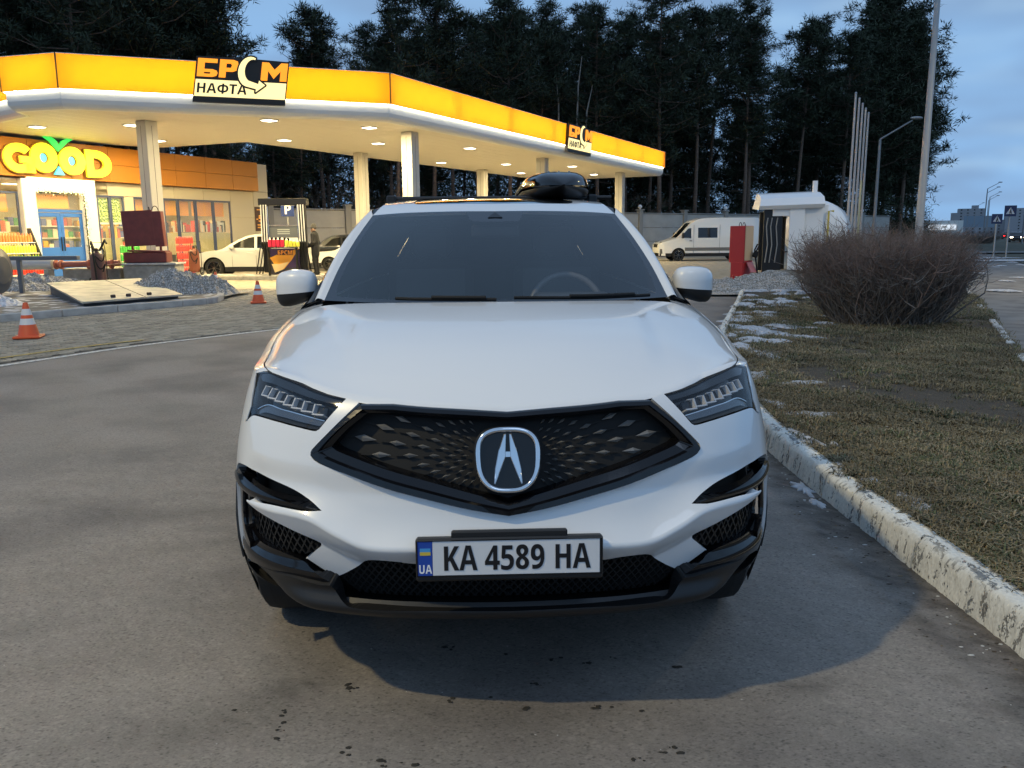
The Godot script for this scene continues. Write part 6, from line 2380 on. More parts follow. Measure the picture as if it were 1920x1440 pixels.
func gas_module() -> void:
	var t := thing("gas_filling_module", "white gas filling module with hooded cabinet and horizontal tank", "gas tank", Vector3(9.45, .0, -28.4), 0)
	var wm: Material = mat(lin(.82, .82, .82), .32, 0.0, .4)
	var a := -.10
	var b := Basis(Vector3.UP, a)
	simple_box(t, "skid", b * Vector3(.4, .12, -.6), Vector3(2.0, .24, 2.2), M.concrete, b)
	# cabinet with an open doorway on the left
	simple_box(t, "cabinet_wall", b * Vector3(.42, 1.25, 0), Vector3(.12, 2.1, 1.0), wm, b)
	simple_box(t, "cabinet_wall", b * Vector3(-.05, 2.18, 0), Vector3(1.0, .26, 1.0), wm, b)
	simple_box(t, "cabinet_wall", b * Vector3(-.35, 1.2, -.42), Vector3(.9, 2.0, .1), mat(lin(.012, .012, .013), .6), b)
	simple_box(t, "cabinet_wall", b * Vector3(.9, 1.3, .0), Vector3(.82, 2.3, .8), wm, b, .05)
	simple_box(t, "open_door", b * Vector3(.25, 1.3, .52), Vector3(.5, 2.1, .05), wm, b)
	simple_box(t, "dark_door", b * Vector3(-.52, 1.22, .45), Vector3(.62, 2.1, .06), mat(lin(.01, .01, .011), .35), b)
	for x in [-.74, -.60, -.42]:
		var g := MB.new()
		tube(g, [b * Vector3(x, .5, .5), b * Vector3(x + .05, 1.1, .56), b * Vector3(x, 1.7, .5), b * Vector3(x + .04, 2.0, .5)], .02, 6)
		part(t, "hose", g, M.greymetal)
	# hood
	var hd := MB.new()
	var P := []
	for x in [-1.05, 1.1]:
		for q in [[-.5, 2.32], [.62, 2.26], [.70, 2.38], [.52, 2.62], [.0, 2.78], [-.5, 2.84]]:
			P.append(b * Vector3(x + (q[1] - 2.3) * .25 * (1.0 if x < 0 else -.0), q[1] + (.06 if x > 0 else 0.0), q[0]))
	for i in 6:
		var j := (i + 1) % 6
		hd.quad(P[i], P[j], P[6 + j], P[6 + i], ((P[i] + P[j]) * .5) - b * Vector3(0, 2.5, 0))
	for s in 2:
		for i in range(1, 5):
			hd.flat(P[s * 6], P[s * 6 + i], P[s * 6 + i + 1], b * Vector3(-1.0 if s == 0 else 1.0, 0, 0))
	part(t, "hood", hd, wm)
	# tank behind, running away from the road
	var u := Vector3(.42, 0, -.90).normalized()
	var tb := Basis(u.cross(Vector3.UP).normalized(), u, Vector3.UP)
	tb = Basis(Vector3.UP.cross(u).normalized(), u, Vector3.UP.cross(u).cross(u).normalized())
	var tx := Transform3D(tb, Vector3(1.35, 1.55, -1.0))
	var tm := MB.new()
	lathe(tm, [Vector2(0, -.35), Vector2(.45, -.30), Vector2(.85, -.12), Vector2(1.05, .15), Vector2(1.10, .4), Vector2(1.10, 2.9), Vector2(1.05, 3.15), Vector2(.85, 3.4), Vector2(.45, 3.6), Vector2(0, 3.65)], 36, tx)
	part(t, "tank", tm, wm)
	for y in [1.7, 2.4]:
		var sm := MB.new()
		lathe(sm, [Vector2(1.112, y), Vector2(1.112, y + .09)], 36, tx)
		part(t, "strap", sm, M.black if y < 2 else mat(lin(.6, .6, .6), .4))
	for y in [.6, 2.6]:
		simple_box(t, "saddle", tx * Vector3(0, y, 0) + Vector3(0, -1.15, 0), Vector3(1.5, .7, .2), M.concrete, Basis(u.cross(Vector3.UP), Vector3.UP, -u))
	var vp := MB.new()
	tube(vp, [Vector3(1.05, 2.55, -.3), Vector3(1.05, 3.25, -.3)], .085, 10)
	part(t, "vent_pipe", vp, wm)
	vp = MB.new()
	tube(vp, [Vector3(1.95, 2.5, -2.2), Vector3(1.95, 2.82, -2.2)], .07, 8)
	part(t, "valve", vp, mat(lin(.5, .38, .08), .4))
	vp = MB.new()
	tube(vp, [b * Vector3(1.28, .3, .5), b * Vector3(1.28, 2.2, .5), b * Vector3(1.45, 2.2, .45)], .035, 8)
	part(t, "yellow_pipe", vp, mat(lin(.55, .42, .07), .4))
	vp = MB.new()
	tube(vp, [Vector3(3.6, 0, -2.6), Vector3(3.6, 3.4, -2.6)], .035, 8)
	part(t, "earth_rod", vp, mat(lin(.45, .42, .25), .5))

func red_post() -> void:
	var t := thing("red_dispenser_post", "red and beige dispenser post with hanging hose in front of the van", "dispenser", Vector3(6.05, .08, -21.6), .0)
	var b := Basis(Vector3.UP, .78)
	simple_box(t, "upper_cabinet", b * Vector3(0, 1.12, 0), Vector3(.44, .94, .44), M.redpaint, b, .012)
	simple_box(t, "beige_panel", b * Vector3(0, 1.14, .226), Vector3(.40, .88, .02), mat(lin(.55, .38, .22), .45), b, .004)
	simple_box(t, "lower_panel", b * Vector3(-.02, .45, .02), Vector3(.42, .42, .36), M.redpaint, b, .012)
	for x in [-.17, .17]:
		simple_box(t, "leg", b * Vector3(x, .14, .0), Vector3(.07, .30, .07), M.redpaint, b)
	simple_box(t, "flap", b * Vector3(.05, .52, .30), Vector3(.30, .30, .03), mat(lin(.45, .12, .12), .3), b * Basis(Vector3.RIGHT, -.5), .005)
	simple_box(t, "pedestal", b * Vector3(.28, .30, .0), Vector3(.22, .60, .30), M.concrete, b)
	var g := MB.new()
	box(g, Vector3(.36, .86, .10), Vector3(.12, .18, .12), Basis(Vector3.FORWARD, .4), .02)
	tube(g, [Vector3(.38, .95, .1), Vector3(.45, 1.10, .1)], .02, 6)
	tube(g, [Vector3(.32, .95, .1), Vector3(.40, 1.12, .1)], .02, 6)
	part(t, "nozzle", g, M.black)
	g = MB.new()
	tube(g, [Vector3(.36, .78, .1), Vector3(.42, .3, .15), Vector3(.7, .04, .1), Vector3(1.2, .05, -.6), Vector3(1.6, .06, -1.6)], .022, 6)
	part(t, "hose", g, M.black)
	g = MB.new()
	for x in [-.08, .10]:
		var arc := []
		for i in 9:
			arc.append(b * Vector3(x + cos(PI * i / 8.0) * .06, 1.59 + sin(PI * i / 8.0) * .09, 0))
		tube(g, arc, .010, 6)
	part(t, "lifting_eye", g, M.rust_dark)
	simple_box(t, "spike_rail", Vector3(-.25, .12, .3), Vector3(.06, .42, .06), M.redpaint)
# ---------------------------------------------------------------- parked vehicles, built from a side outline
# length runs along local x (front at -x), z is the width
func side_car(t: Node3D, top: Array, belt_y: float, w: float, windows: Array, wheels: Array, paint: Material, sill_y := .22, ws := [], tumble := .16, lights := true) -> void:
	var hw := w * .5
	var ymax := 0.0
	for p in top: ymax = maxf(ymax, p[1])
	var half := func(x: float, y: float) -> float:
		var f: float = clampf((y - belt_y) / (ymax - belt_y), 0, 1)
		var e0: float = (x - top[0][0]) / .5
		var e1: float = (top[-1][0] - x) / .5
		var tp := minf(clampf(e0, 0, 1), clampf(e1, 0, 1))
		return hw * (1.0 - tumble * f - .12 * pow(1.0 - tp, 2.0) - .05 * pow(clampf((belt_y - y) / belt_y, 0, 1), 2.0))
	var out := sp(top, 4)
	var outline := out.duplicate()
	outline.append(Vector2(top[-1][0], sill_y))
	outline.append(Vector2(top[0][0], sill_y))
	outline = ccw(outline)
	var holes := []
	for c in wheels:
		holes.append(circle2(Vector2(c[0], c[1]), c[1] + .06, 24))
	var wp := []
	for q in windows:
		wp.append(ccw(V2(q)))
	for s in [1.0, -1.0]:
		var f := func(x, y): return Vector3(x, y, s * half.call(x, y))
		var mb := MB.new()
		sheet(mb, clip_all([outline], holes + wp), f, .22, .16, Vector3(0, .8, 0), .04)
		part(t, "body_side", mb, paint)
		for q in wp:
			mb = MB.new()
			sheet(mb, [q], func(x, y): return Vector3(x, y, s * (half.call(x, y) - .015)), .3, .2, Vector3(0, .8, 0))
			part(t, "side_window", mb, M.darkglass)
		mb = MB.new()
		sheet(mb, clip_all([V2([[top[0][0] + .05, sill_y - .04], [top[-1][0] - .05, sill_y - .04], [top[-1][0] - .05, sill_y + .14], [top[0][0] + .05, sill_y + .14]])], holes), func(x, y): return Vector3(x, y, s * (half.call(x, y) + .008)), .4, .2, Vector3(0, .8, 0))
		part(t, "sill_trim", mb, M.plastic)
		for c in wheels:
			wheel(t, Vector3(c[0], c[1], s * (hw - .12)), c[1], .22, -s, M.satin, M.tyre, 7).rotation.y = PI / 2
	# skin over the top outline
	var skin := MB.new()
	var glass := MB.new()
	for i in out.size() - 1:
		var a := out[i]; var b := out[i + 1]
		var d := b - a
		var n := Vector3(-d.y, d.x, 0).normalized()
		if n.y < 0 and absf(n.x) < .9: n = -n
		var za: float = half.call(a.x, a.y); var zb: float = half.call(b.x, b.y)
		var is_g := false
		for g in ws:
			if (a.x + b.x) * .5 > g[0] and (a.x + b.x) * .5 < g[1] and (a.y + b.y) * .5 > belt_y - .02: is_g = true
		for k in 6:
			var f0 := -1.0 + k / 3.0; var f1 := -1.0 + (k + 1) / 3.0
			var cv := func(f: float, y: float) -> float: return (1.0 - f * f) * .03
			var mbx := glass if is_g and k > 0 and k < 5 else skin
			mbx.quad(Vector3(a.x - n.x * -cv.call(f0, 0), a.y + n.y * cv.call(f0, 0), za * f0), Vector3(b.x + n.x * cv.call(f0, 0), b.y + n.y * cv.call(f0, 0), zb * f0), Vector3(b.x + n.x * cv.call(f1, 0), b.y + n.y * cv.call(f1, 0), zb * f1), Vector3(a.x + n.x * cv.call(f1, 0), a.y + n.y * cv.call(f1, 0), za * f1), n)
	part(t, "body_top", skin, paint)
	if glass.v.size() > 0:
		part(t, "windscreen", glass, M.darkglass)
	var un := MB.new()
	box(un, Vector3((top[0][0] + top[-1][0]) * .5, .45, 0), Vector3(top[-1][0] - top[0][0] - .4, .4, w - .5))
	box(un, Vector3((top[0][0] + top[-1][0]) * .5, .8, 0), Vector3(top[-1][0] - top[0][0] - .5, .3, w - .4))
	part(t, "underbody", un, M.black)

func vehicles() -> void:
	var silver: Material = mat(lin(.60, .60, .56), .32, 0.0, .9)
	var white: Material = mat(lin(.80, .80, .77), .34, 0.0, .9)
	var dark: Material = mat(lin(.015, .017, .02), .3, 0.0, .9)
	# crossover in front of the shop
	var t := thing("parked_crossover", "white crossover parked side-on behind the fuel dispenser", "car", Vector3(-9.95, 0, -31.9), .06)
	side_car(t, [[-2.18, .42], [-2.16, .62], [-2.05, .82], [-1.6, .96], [-1.02, 1.04], [-.45, 1.36], [.0, 1.54], [.5, 1.60], [1.2, 1.585], [1.7, 1.50], [2.02, 1.20], [2.16, .95], [2.18, .5]], 1.02, 1.85,
		[[[-.72, 1.10], [.22, 1.08], [.22, 1.50], [.02, 1.48], [-.38, 1.31]], [[.32, 1.08], [1.20, 1.10], [1.20, 1.49], [.32, 1.52]], [[1.30, 1.12], [1.72, 1.20], [1.50, 1.44], [1.30, 1.48]]], [[-1.32, .35], [1.34, .35]], silver, .25, [[-1.0, -.1], [1.6, 2.05]])
	for s in [1.0, -1.0]:
		var mm_ := MB.new()
		ellipsoid(mm_, Vector3(-.62, 1.13, s * 1.0), Vector3(.09, .075, .13), 10, 8, .7)
		part(t, "door_mirror", mm_, silver)
		simple_box(t, "door_handle", Vector3(.05, .90, s * .925), Vector3(.2, .03, .02), silver)
		simple_box(t, "door_handle", Vector3(1.02, .92, s * .925), Vector3(.2, .03, .02), silver)
		for x in [-.62, .27, 1.25]:
			simple_box(t, "door_seam", Vector3(x, .66, s * .913), Vector3(.008, .72, .02), M.black, Basis(), 0.0)
		simple_box(t, "headlight", Vector3(-2.0, .78, s * .68), Vector3(.22, .12, .28), M.lampglass, Basis(Vector3.UP, s * .4), .03)
	# old hatchback further back
	t = thing("old_hatchback", "boxy old white hatchback seen between dispenser and car pillar", "car", Vector3(-7.0, 0, -37.2), .10)
	side_car(t, [[-1.85, .42], [-1.84, .70], [-1.6, .82], [-.85, .90], [-.35, 1.26], [-.1, 1.34], [.5, 1.37], [1.2, 1.34], [1.62, 1.02], [1.82, .90], [1.85, .5]], .90, 1.6,
		[[[-.66, .95], [-.02, .95], [-.02, 1.27], [-.26, 1.25]], [[.05, .95], [.72, .95], [.72, 1.28], [.05, 1.29]], [[.80, .95], [1.42, .98], [1.16, 1.27], [.80, 1.28]]], [[-1.15, .29], [1.2, .29]], white, .22, [[-.85, -.2], [1.2, 1.65]])
	for s in [1.0, -1.0]:
		simple_box(t, "bumper_strip", Vector3(0, .55, s * .80), Vector3(2.0, .05, .02), M.plastic)
	t = thing("dark_car", "dark car with only its rounded roof showing behind the hatchback", "car", Vector3(-8.5, 0, -40.2), .3)
	side_car(t, [[-2.1, .42], [-2.1, .75], [-1.2, .95], [-.5, 1.4], [0, 1.55], [.9, 1.56], [1.6, 1.3], [2.1, 1.0], [2.12, .5]], 1.0, 1.8,
		[[[-.7, 1.05], [.1, 1.05], [.1, 1.46], [-.3, 1.38]], [[.2, 1.05], [1.2, 1.08], [1.0, 1.45], [.2, 1.47]]], [[-1.3, .33], [1.3, .33]], dark, .25, [[-1.1, -.1], [1.2, 2.0]])
	# van
	t = thing("white_van", "white high-roof van parked side-on before the wall", "van", Vector3(11.15, 0, -47.2), .03)
	side_car(t, [[-2.85, .45], [-2.85, .80], [-2.72, 1.02], [-2.1, 1.20], [-1.75, 1.34], [-1.30, 1.82], [-.95, 2.16], [-.5, 2.34], [.4, 2.38], [2.4, 2.38], [2.78, 2.32], [2.88, 2.0], [2.9, .5]], 1.3, 1.95,
		[[[-1.62, 1.30], [-1.06, 1.26], [-1.06, 1.82], [-1.25, 1.80], [-1.56, 1.42]], [[-.68, 1.28], [.42, 1.28], [.42, 1.84], [-.68, 1.84]]], [[-1.75, .34], [1.75, .34]], white, .30, [[-2.0, -1.0]], .08)
	for s in [1.0, -1.0]:
		simple_box(t, "rub_strip", Vector3(.3, .66, s * .965), Vector3(3.4, .18, .03), mat(lin(.16, .155, .14), .6))
		for x in [-.92, .55, 2.0]:
			simple_box(t, "door_seam", Vector3(x, 1.2, s * .965), Vector3(.012, 1.6, .02), M.seam, Basis(), 0.0)
		simple_box(t, "door_handle", Vector3(-1.08, 1.12, s * .975), Vector3(.16, .04, .03), M.black)
		simple_box(t, "front_bumper_side", Vector3(-2.5, .55, s * .80), Vector3(.6, .34, .22), mat(lin(.10, .10, .095), .6), Basis(), .05)
		simple_box(t, "headlight", Vector3(-2.66, .98, s * .66), Vector3(.16, .18, .3), M.lampglass, Basis(), .04)
		var mm_ := MB.new()
		ellipsoid(mm_, Vector3(-1.55, 1.42, s * 1.12), Vector3(.07, .16, .11), 10, 8, .6)
		part(t, "door_mirror", mm_, M.plastic)
	simple_box(t, "grille", Vector3(-2.86, .85, 0), Vector3(.05, .2, 1.0), M.black)

# ---------------------------------------------------------------- a figure as one skin
func figure_mesh(bones: Array, cell: float, k: float) -> MB:
	var lo := Vector3(9, 9, 9); var hi := -lo
	for b in bones:
		for e in [[b[0], b[2]], [b[1], b[3]]]:
			lo = lo.min(e[0] - Vector3.ONE * (e[1] + .06)); hi = hi.max(e[0] + Vector3.ONE * (e[1] + .06))
	var n := Vector3i(((hi - lo) / cell).ceil()) + Vector3i.ONE
	var f := PackedFloat32Array()
	f.resize(n.x * n.y * n.z)
	f.fill(1.0)
	for b in bones:
		var a: Vector3 = b[0]; var e: Vector3 = b[1]
		var r0: float = b[2]; var r1: float = b[3]
		var sc: Vector3 = b[4] if b.size() > 4 else Vector3.ONE
		var m := maxf(r0, r1) + .08
		var l := Vector3i(((a.min(e) - Vector3.ONE * m - lo) / cell).floor()).clamp(Vector3i.ZERO, n - Vector3i.ONE)
		var h := Vector3i(((a.max(e) + Vector3.ONE * m - lo) / cell).ceil()).clamp(Vector3i.ZERO, n - Vector3i.ONE)
		var ab := e - a
		var L := maxf(ab.length_squared(), 1e-8)
		for z in range(l.z, h.z + 1):
			for y in range(l.y, h.y + 1):
				for x in range(l.x, h.x + 1):
					var p := lo + Vector3(x, y, z) * cell
					var t := clampf((p - a).dot(ab) / L, 0, 1)
					var q := (p - a - ab * t) / sc
					var d := q.length() - lerpf(r0, r1, t)
					var i := (z * n.y + y) * n.x + x
					var o := f[i]
					var hh := maxf(k - absf(o - d), 0.0) / k
					f[i] = minf(o, d) - hh * hh * k * .25
	var vid := {}
	var pts := PackedVector3Array()
	var G := func(x: int, y: int, z: int) -> float: return f[(z * n.y + y) * n.x + x]
	for z in n.z - 1:
		for y in n.y - 1:
			for x in n.x - 1:
				var s := Vector3.ZERO
				var c := 0
				var base := G.call(x, y, z)
				var any := false
				for q in 8:
					if (G.call(x + (q & 1), y + ((q >> 1) & 1), z + ((q >> 2) & 1)) < 0) != (base < 0):
						any = true
						break
				if not any: continue
				for ed in [[0, 1], [2, 3], [4, 5], [6, 7], [0, 2], [1, 3], [4, 6], [5, 7], [0, 4], [1, 5], [2, 6], [3, 7]]:
					var pa := Vector3i(ed[0] & 1, (ed[0] >> 1) & 1, (ed[0] >> 2) & 1)
					var pb := Vector3i(ed[1] & 1, (ed[1] >> 1) & 1, (ed[1] >> 2) & 1)
					var va: float = G.call(x + pa.x, y + pa.y, z + pa.z)
					var vb: float = G.call(x + pb.x, y + pb.y, z + pb.z)
					if (va < 0) != (vb < 0):
						s += Vector3(pa).lerp(Vector3(pb), va / (va - vb))
						c += 1
				vid[Vector3i(x, y, z)] = pts.size()
				pts.append(lo + (Vector3(x, y, z) + s / c) * cell)
	var mb := MB.new()
	var grad := func(p: Vector3) -> Vector3:
		var q := ((p - lo) / cell).round()
		var i := Vector3i(q).clamp(Vector3i.ONE, n - Vector3i(2, 2, 2))
		return Vector3(G.call(i.x + 1, i.y, i.z) - G.call(i.x - 1, i.y, i.z), G.call(i.x, i.y + 1, i.z) - G.call(i.x, i.y - 1, i.z), G.call(i.x, i.y, i.z + 1) - G.call(i.x, i.y, i.z - 1)).normalized()
	for z in range(1, n.z - 1):
		for y in range(1, n.y - 1):
			for x in range(1, n.x - 1):
				var v0: float = G.call(x, y, z)
				for ax in 3:
					var d := Vector3i.ZERO
					d[ax] = 1
					if (v0 < 0) == (G.call(x + d.x, y + d.y, z + d.z) < 0): continue
					var u := Vector3i.ZERO; u[(ax + 1) % 3] = 1
					var w := Vector3i.ZERO; w[(ax + 2) % 3] = 1
					var c := Vector3i(x, y, z)
					var q := [c, c - u, c - u - w, c - w]
					var ok := true
					for e in q:
						if not vid.has(e): ok = false
					if not ok: continue
					var P := []
					for e in q: P.append(pts[vid[e]])
					var N := []
					for e in P: N.append(grad.call(e))
					mb.tri(P[0], P[1], P[2], N[0], N[1], N[2])
					mb.tri(P[0], P[2], P[3], N[0], N[2], N[3])
	return mb

func person_by_pump() -> void:
	var t := thing("person", "person in dark coat and grey knit hat standing beside the fuel dispenser", "person", Vector3(-6.98, .14, -29.35), -PI * .55)
	# faces local +z; weight on both feet, head bent a little forward, hands together at the waist
	var B := []
	var add := func(a: Vector3, b: Vector3, ra: float, rb: float, s := Vector3.ONE) -> void: B.append([a, b, ra, rb, s])
	add.call(Vector3(0, .96, 0), Vector3(0, 1.18, .0), .155, .15, Vector3(1.05, 1, .78))
	add.call(Vector3(0, 1.18, 0), Vector3(0, 1.40, .01), .165, .15, Vector3(1.15, 1, .8))
	add.call(Vector3(0, 1.40, .01), Vector3(0, 1.50, .03), .075, .065)
	for s in [-1.0, 1.0]:
		add.call(Vector3(s * .17, 1.42, .01), Vector3(s * .24, 1.14, -.02), .075, .062)
		add.call(Vector3(s * .24, 1.14, -.02), Vector3(s * .12, 1.0, .20), .058, .046)
		add.call(Vector3(s * .09, .95, 0), Vector3(s * .10, .52, .02), .10, .072)
		add.call(Vector3(s * .10, .52, .02), Vector3(s * .105, .10, -.02), .068, .052)
		add.call(Vector3(s * .105, .055, -.03), Vector3(s * .12, .045, .15), .052, .042)
	# skirt of the coat
	add.call(Vector3(0, .98, 0), Vector3(0, .76, 0), .165, .175, Vector3(1.0, 1, .75))
	var body := figure_mesh(B, .024, .05)
	part(t, "body", body, mat(lin(.008, .008, .01), .85))
	var head := figure_mesh([[Vector3(0, 1.60, .05), Vector3(0, 1.66, .04), .082, .092, Vector3(.92, 1, 1.05)], [Vector3(0, 1.54, .075), Vector3(0, 1.57, .085), .05, .055], [Vector3(0, 1.595, .15), Vector3(0, 1.61, .135), .014, .012], [Vector3(-.085, 1.60, .03), Vector3(-.088, 1.63, .03), .016, .018], [Vector3(.085, 1.60, .03), Vector3(.088, 1.63, .03), .016, .018], [Vector3(0, 1.50, .03), Vector3(0, 1.55, .04), .055, .05]], .012, .02)
	var hd := part(t, "head", head, mat(lin(.36, .22, .16), .6))
	for s in [-1.0, 1.0]:
		var e := MB.new()
		ellipsoid(e, Vector3(s * .032, 1.625, .128), Vector3(.012, .007, .006), 8, 6)
		part(hd, "eye", e, mat(lin(.05, .04, .035), .3))
	var mo := MB.new()
	ellipsoid(mo, Vector3(0, 1.552, .137), Vector3(.024, .006, .006), 8, 6)
	part(hd, "mouth", mo, mat(lin(.22, .09, .08), .6))
	var hat := figure_mesh([[Vector3(0, 1.68, .03), Vector3(0, 1.73, .02), .101, .085, Vector3(.95, 1, 1.05)], [Vector3(0, 1.665, .04), Vector3(0, 1.67, .03), .104, .104, Vector3(.95, .5, 1.05)]], .014, .02)
	part(t, "knit_hat", hat, mat(lin(.07, .068, .066), .95))
	for s in [-1.0, 1.0]:
		var hb := [[Vector3(s * .12, 1.0, .20), Vector3(s * .07, .985, .255), .036, .034, Vector3(1, .6, 1)]]
		for k in 4:
			var o := Vector3(0, (k - 1.5) * .017, 0)
			var a := Vector3(s * .07, .985, .255) + o
			hb.append([a, a + Vector3(-s * .035, -.004, .028), .0095, .009])
			hb.append([a + Vector3(-s * .035, -.004, .028), a + Vector3(-s * (.062 - absf(k - 1.2) * .006), -.012, .022), .009, .0075])
		hb.append([Vector3(s * .10, 1.01, .225), Vector3(s * .065, 1.035, .245), .012, .010])
		hb.append([Vector3(s * .065, 1.035, .245), Vector3(s * .04, 1.035, .262), .010, .008])
		part(t, "hand", figure_mesh(hb, .0065, .008), mat(lin(.36, .22, .16), .6))
# ---------------------------------------------------------------- poles, signs and what lies far off on the right
func street() -> void:
	var steel: Material = mat(lin(.42, .42, .42), .45, .3)
	# five flagpoles in a receding row
	var fl := ["nearest and tallest-looking of the five bare flagpoles", "second bare flagpole from the left", "middle one of the five bare flagpoles", "fourth bare flagpole from the left", "farthest and rightmost of the five bare flagpoles"]
	for i in 5:
		var f := i / 4.0
		var t := thing("flagpole", fl[i], "flagpole", Vector3(lerpf(18.75, 22.65, f), 0, lerpf(-46, -53.4, f)), 0, "row of bare flagpoles")
		var mb := MB.new()
		tube(mb, [Vector3.ZERO, Vector3(0, 8.9, 0)], [.075, .055], 12)
		part(t, "pole", mb, mat(lin(.60, .52, .46), .45))
		mb = MB.new()
		ellipsoid(mb, Vector3(0, 8.93, 0), Vector3(.07, .07, .07), 10, 6)
		part(t, "finial", mb, steel)
		mb = MB.new()
		lathe(mb, [Vector2(.25, 0), Vector2(.25, .05), Vector2(.15, .06), Vector2(.13, .3)], 12)
		part(t, "base", mb, steel)
	# street lamp, unlit
	street_lamp(Vector3(22.0, 0, -50.0), 6.95, Vector3(1.75, 1.05, .2), "unlit street lamp between the flagpoles and the tall mast")
	# tall mast
	var t := thing("tall_mast", "very tall plain steel mast leaving the top of the picture", "mast", Vector3(14.85, 0, -30.0), 0)
	var mb := MB.new()
	tube(mb, [Vector3.ZERO, Vector3(0, 4, 0), Vector3(0, 14, 0)], [.15, .13, .06], 14)
	part(t, "shaft", mb, steel)
	mb = MB.new()
	lathe(mb, [Vector2(.3, 0), Vector2(.3, .06), Vector2(.17, .07), Vector2(.16, .4)], 14)
	part(t, "base_flange", mb, steel)
	# pedestrian crossing signs
	var i := 0
	for q in [[25.3, -43.0, 1.9, .50, "lower left of two dark blue crossing signs with white triangles"], [26.2, -43.4, 2.28, .56, "upper right of two dark blue crossing signs with white triangles"]]:
		var s := thing("crossing_sign", q[4], "road sign", Vector3(q[0], 0, q[1]), -.35, "pedestrian crossing signs")
		mb = MB.new()
		tube(mb, [Vector3(0, 0, -.05), Vector3(0, q[2] + q[3], -.05)], .04, 8)
		part(s, "pole", mb, steel)
		simple_box(s, "board", Vector3(0, q[2] + q[3] * .5, 0), Vector3(q[3], q[3], .03), mat(lin(.012, .025, .09), .4))
		mb = MB.new()
		var r: float = q[3] * .36
		prism(mb, PackedVector2Array([Vector2(-r, -r * .8), Vector2(r, -r * .8), Vector2(0, r * .95)]), .016, .022, Transform3D(Basis(), Vector3(0, q[2] + q[3] * .5, 0)))
		part(s, "white_triangle", mb, mat(lin(.6, .6, .62), .4))
		var fg := MB.new()
		var X := Transform3D(Basis(), Vector3(0, q[2] + q[3] * .47, 0))
		prism(fg, PackedVector2Array([Vector2(-.025, -.16), Vector2(.0, -.16), Vector2(.02, -.04), Vector2(.06, -.15), Vector2(.085, -.14), Vector2(.035, .03), Vector2(.03, .08), Vector2(-.02, .08), Vector2(-.02, -.02), Vector2(-.06, -.03)]), .022, .026, X)
		prism(fg, circle2(Vector2(.01, .115), .028, 10), .022, .026, X)
		part(s, "walking_figure", fg, mat(lin(.02, .02, .025), .5))
		i += 1
	# far street
	var g := MB.new()
	g.quad(Vector3(48, -.02, -50), Vector3(66, -.02, -50), Vector3(640, -.02, -1050), Vector3(560, -.02, -1050), Vector3.UP)
	g.quad(Vector3(30, .21, -52), Vector3(60, .21, -46), Vector3(60, .21, -48.5), Vector3(31, .21, -55), Vector3.UP)
	struct("far_street", g, mat(lin(.15, .15, .15), .7))
	var hedge := twig_bush(9, 6.0, 1.4, 2.0, 1500)
	var hm := mat(Color.WHITE, .8)
	hm.vertex_color_use_as_albedo = true
	t = thing("far_hedge", "dark clipped hedge beyond the crossing signs", "hedge", Vector3(64, -.06, -116), -.5)
	part(t, "twigs", hedge, hm)
	# far lamp posts
	var lp := [[78, -136, 9.5], [86, -150, 9.5], [97, -168, 9.5], [106, -184, 9.5], [128, -228, 9.5], [64, -103, 9.5], [147, -266, 9.5]]
	var names := ["fourth", "fifth", "sixth", "seventh", "eighth", "nearest", "farthest"]
	for k in lp.size():
		street_lamp(Vector3(lp[k][0], 0, lp[k][1]), lp[k][2] - 1.0, Vector3(1.6, .9, .3), "%s thin lamp post along the far street" % names[k])
	# far apartment blocks
	var bl := [[478, -860, 24, 26, 18, .30, "pale grey stepped apartment tower on the skyline, left of the others"], [520, -900, 40, 15, 18, .24, "long low apartment block behind the crossing signs"], [560, -880, 40, 27, 18, .34, "pale apartment slab just right of the crossing signs"], [452, -930, 60, 8, 16, .16, "low dark block at the end of the woods"], [610, -905, 60, 15, 18, .26, "low pale block at the right edge of the skyline"]]
	for b in bl:
		var o := thing("apartment_block", b[6], "building", Vector3(b[0], -.06, b[1]), -.45)
		var wm := mat(lin(b[5], b[5] * 1.0, b[5] * 1.05), .8)
		simple_box(o, "wall", Vector3(0, b[3] * .5, 0), Vector3(b[2], b[3], b[4]), wm, Basis(), 0.0)
		simple_box(o, "roof_house", Vector3(b[2] * .15, b[3] + 1.6, 0), Vector3(b[2] * .25, 3.2, b[4] * .6), wm, Basis(), 0.0)
		if b[3] > 20:
			simple_box(o, "side_wing", Vector3(-b[2] * .62, b[3] * .42, 0), Vector3(b[2] * .24, b[3] * .84, b[4]), wm, Basis(), 0.0)
		var floors := int(b[3] / 3.2)
		var wn := boxm(Vector3(1.6, 1.5, .2))
		var cols := int(b[2] / 6.0)
		for fy in floors:
			for c in cols:
				part(o, "window", wn, M.darkglass, Vector3(-b[2] * .5 + (c + .5) * b[2] / cols, 2.2 + fy * 3.2, b[4] * .5))
	# lit kiosk and cars far down the street
	t = thing("lit_kiosk", "small white lit building low on the horizon beside the woods", "building", Vector3(172, 0, -330), -.4)
	simple_box(t, "wall", Vector3(0, 3, 0), Vector3(15, 6.5, 8), M.white_wall, Basis(), 0.0)
	simple_box(t, "sign_light", Vector3(0, 3.6, 4.2), Vector3(10, 2.0, .3), glow(Color(.9, .95, 1), .7), Basis(), 0.0)
	t = thing("billboard", "grey-blue billboard standing far off before the apartment blocks", "billboard", Vector3(152, 0, -268), -.45)
	simple_box(t, "board", Vector3(0, 5.0, 0), Vector3(9, 3.6, .4), mat(lin(.22, .28, .34), .6), Basis(), 0.0)
	for x in [-3.0, 3.0]:
		simple_box(t, "leg", Vector3(x, 1.6, 0), Vector3(.3, 3.4, .3), M.greymetal, Basis(), 0.0)
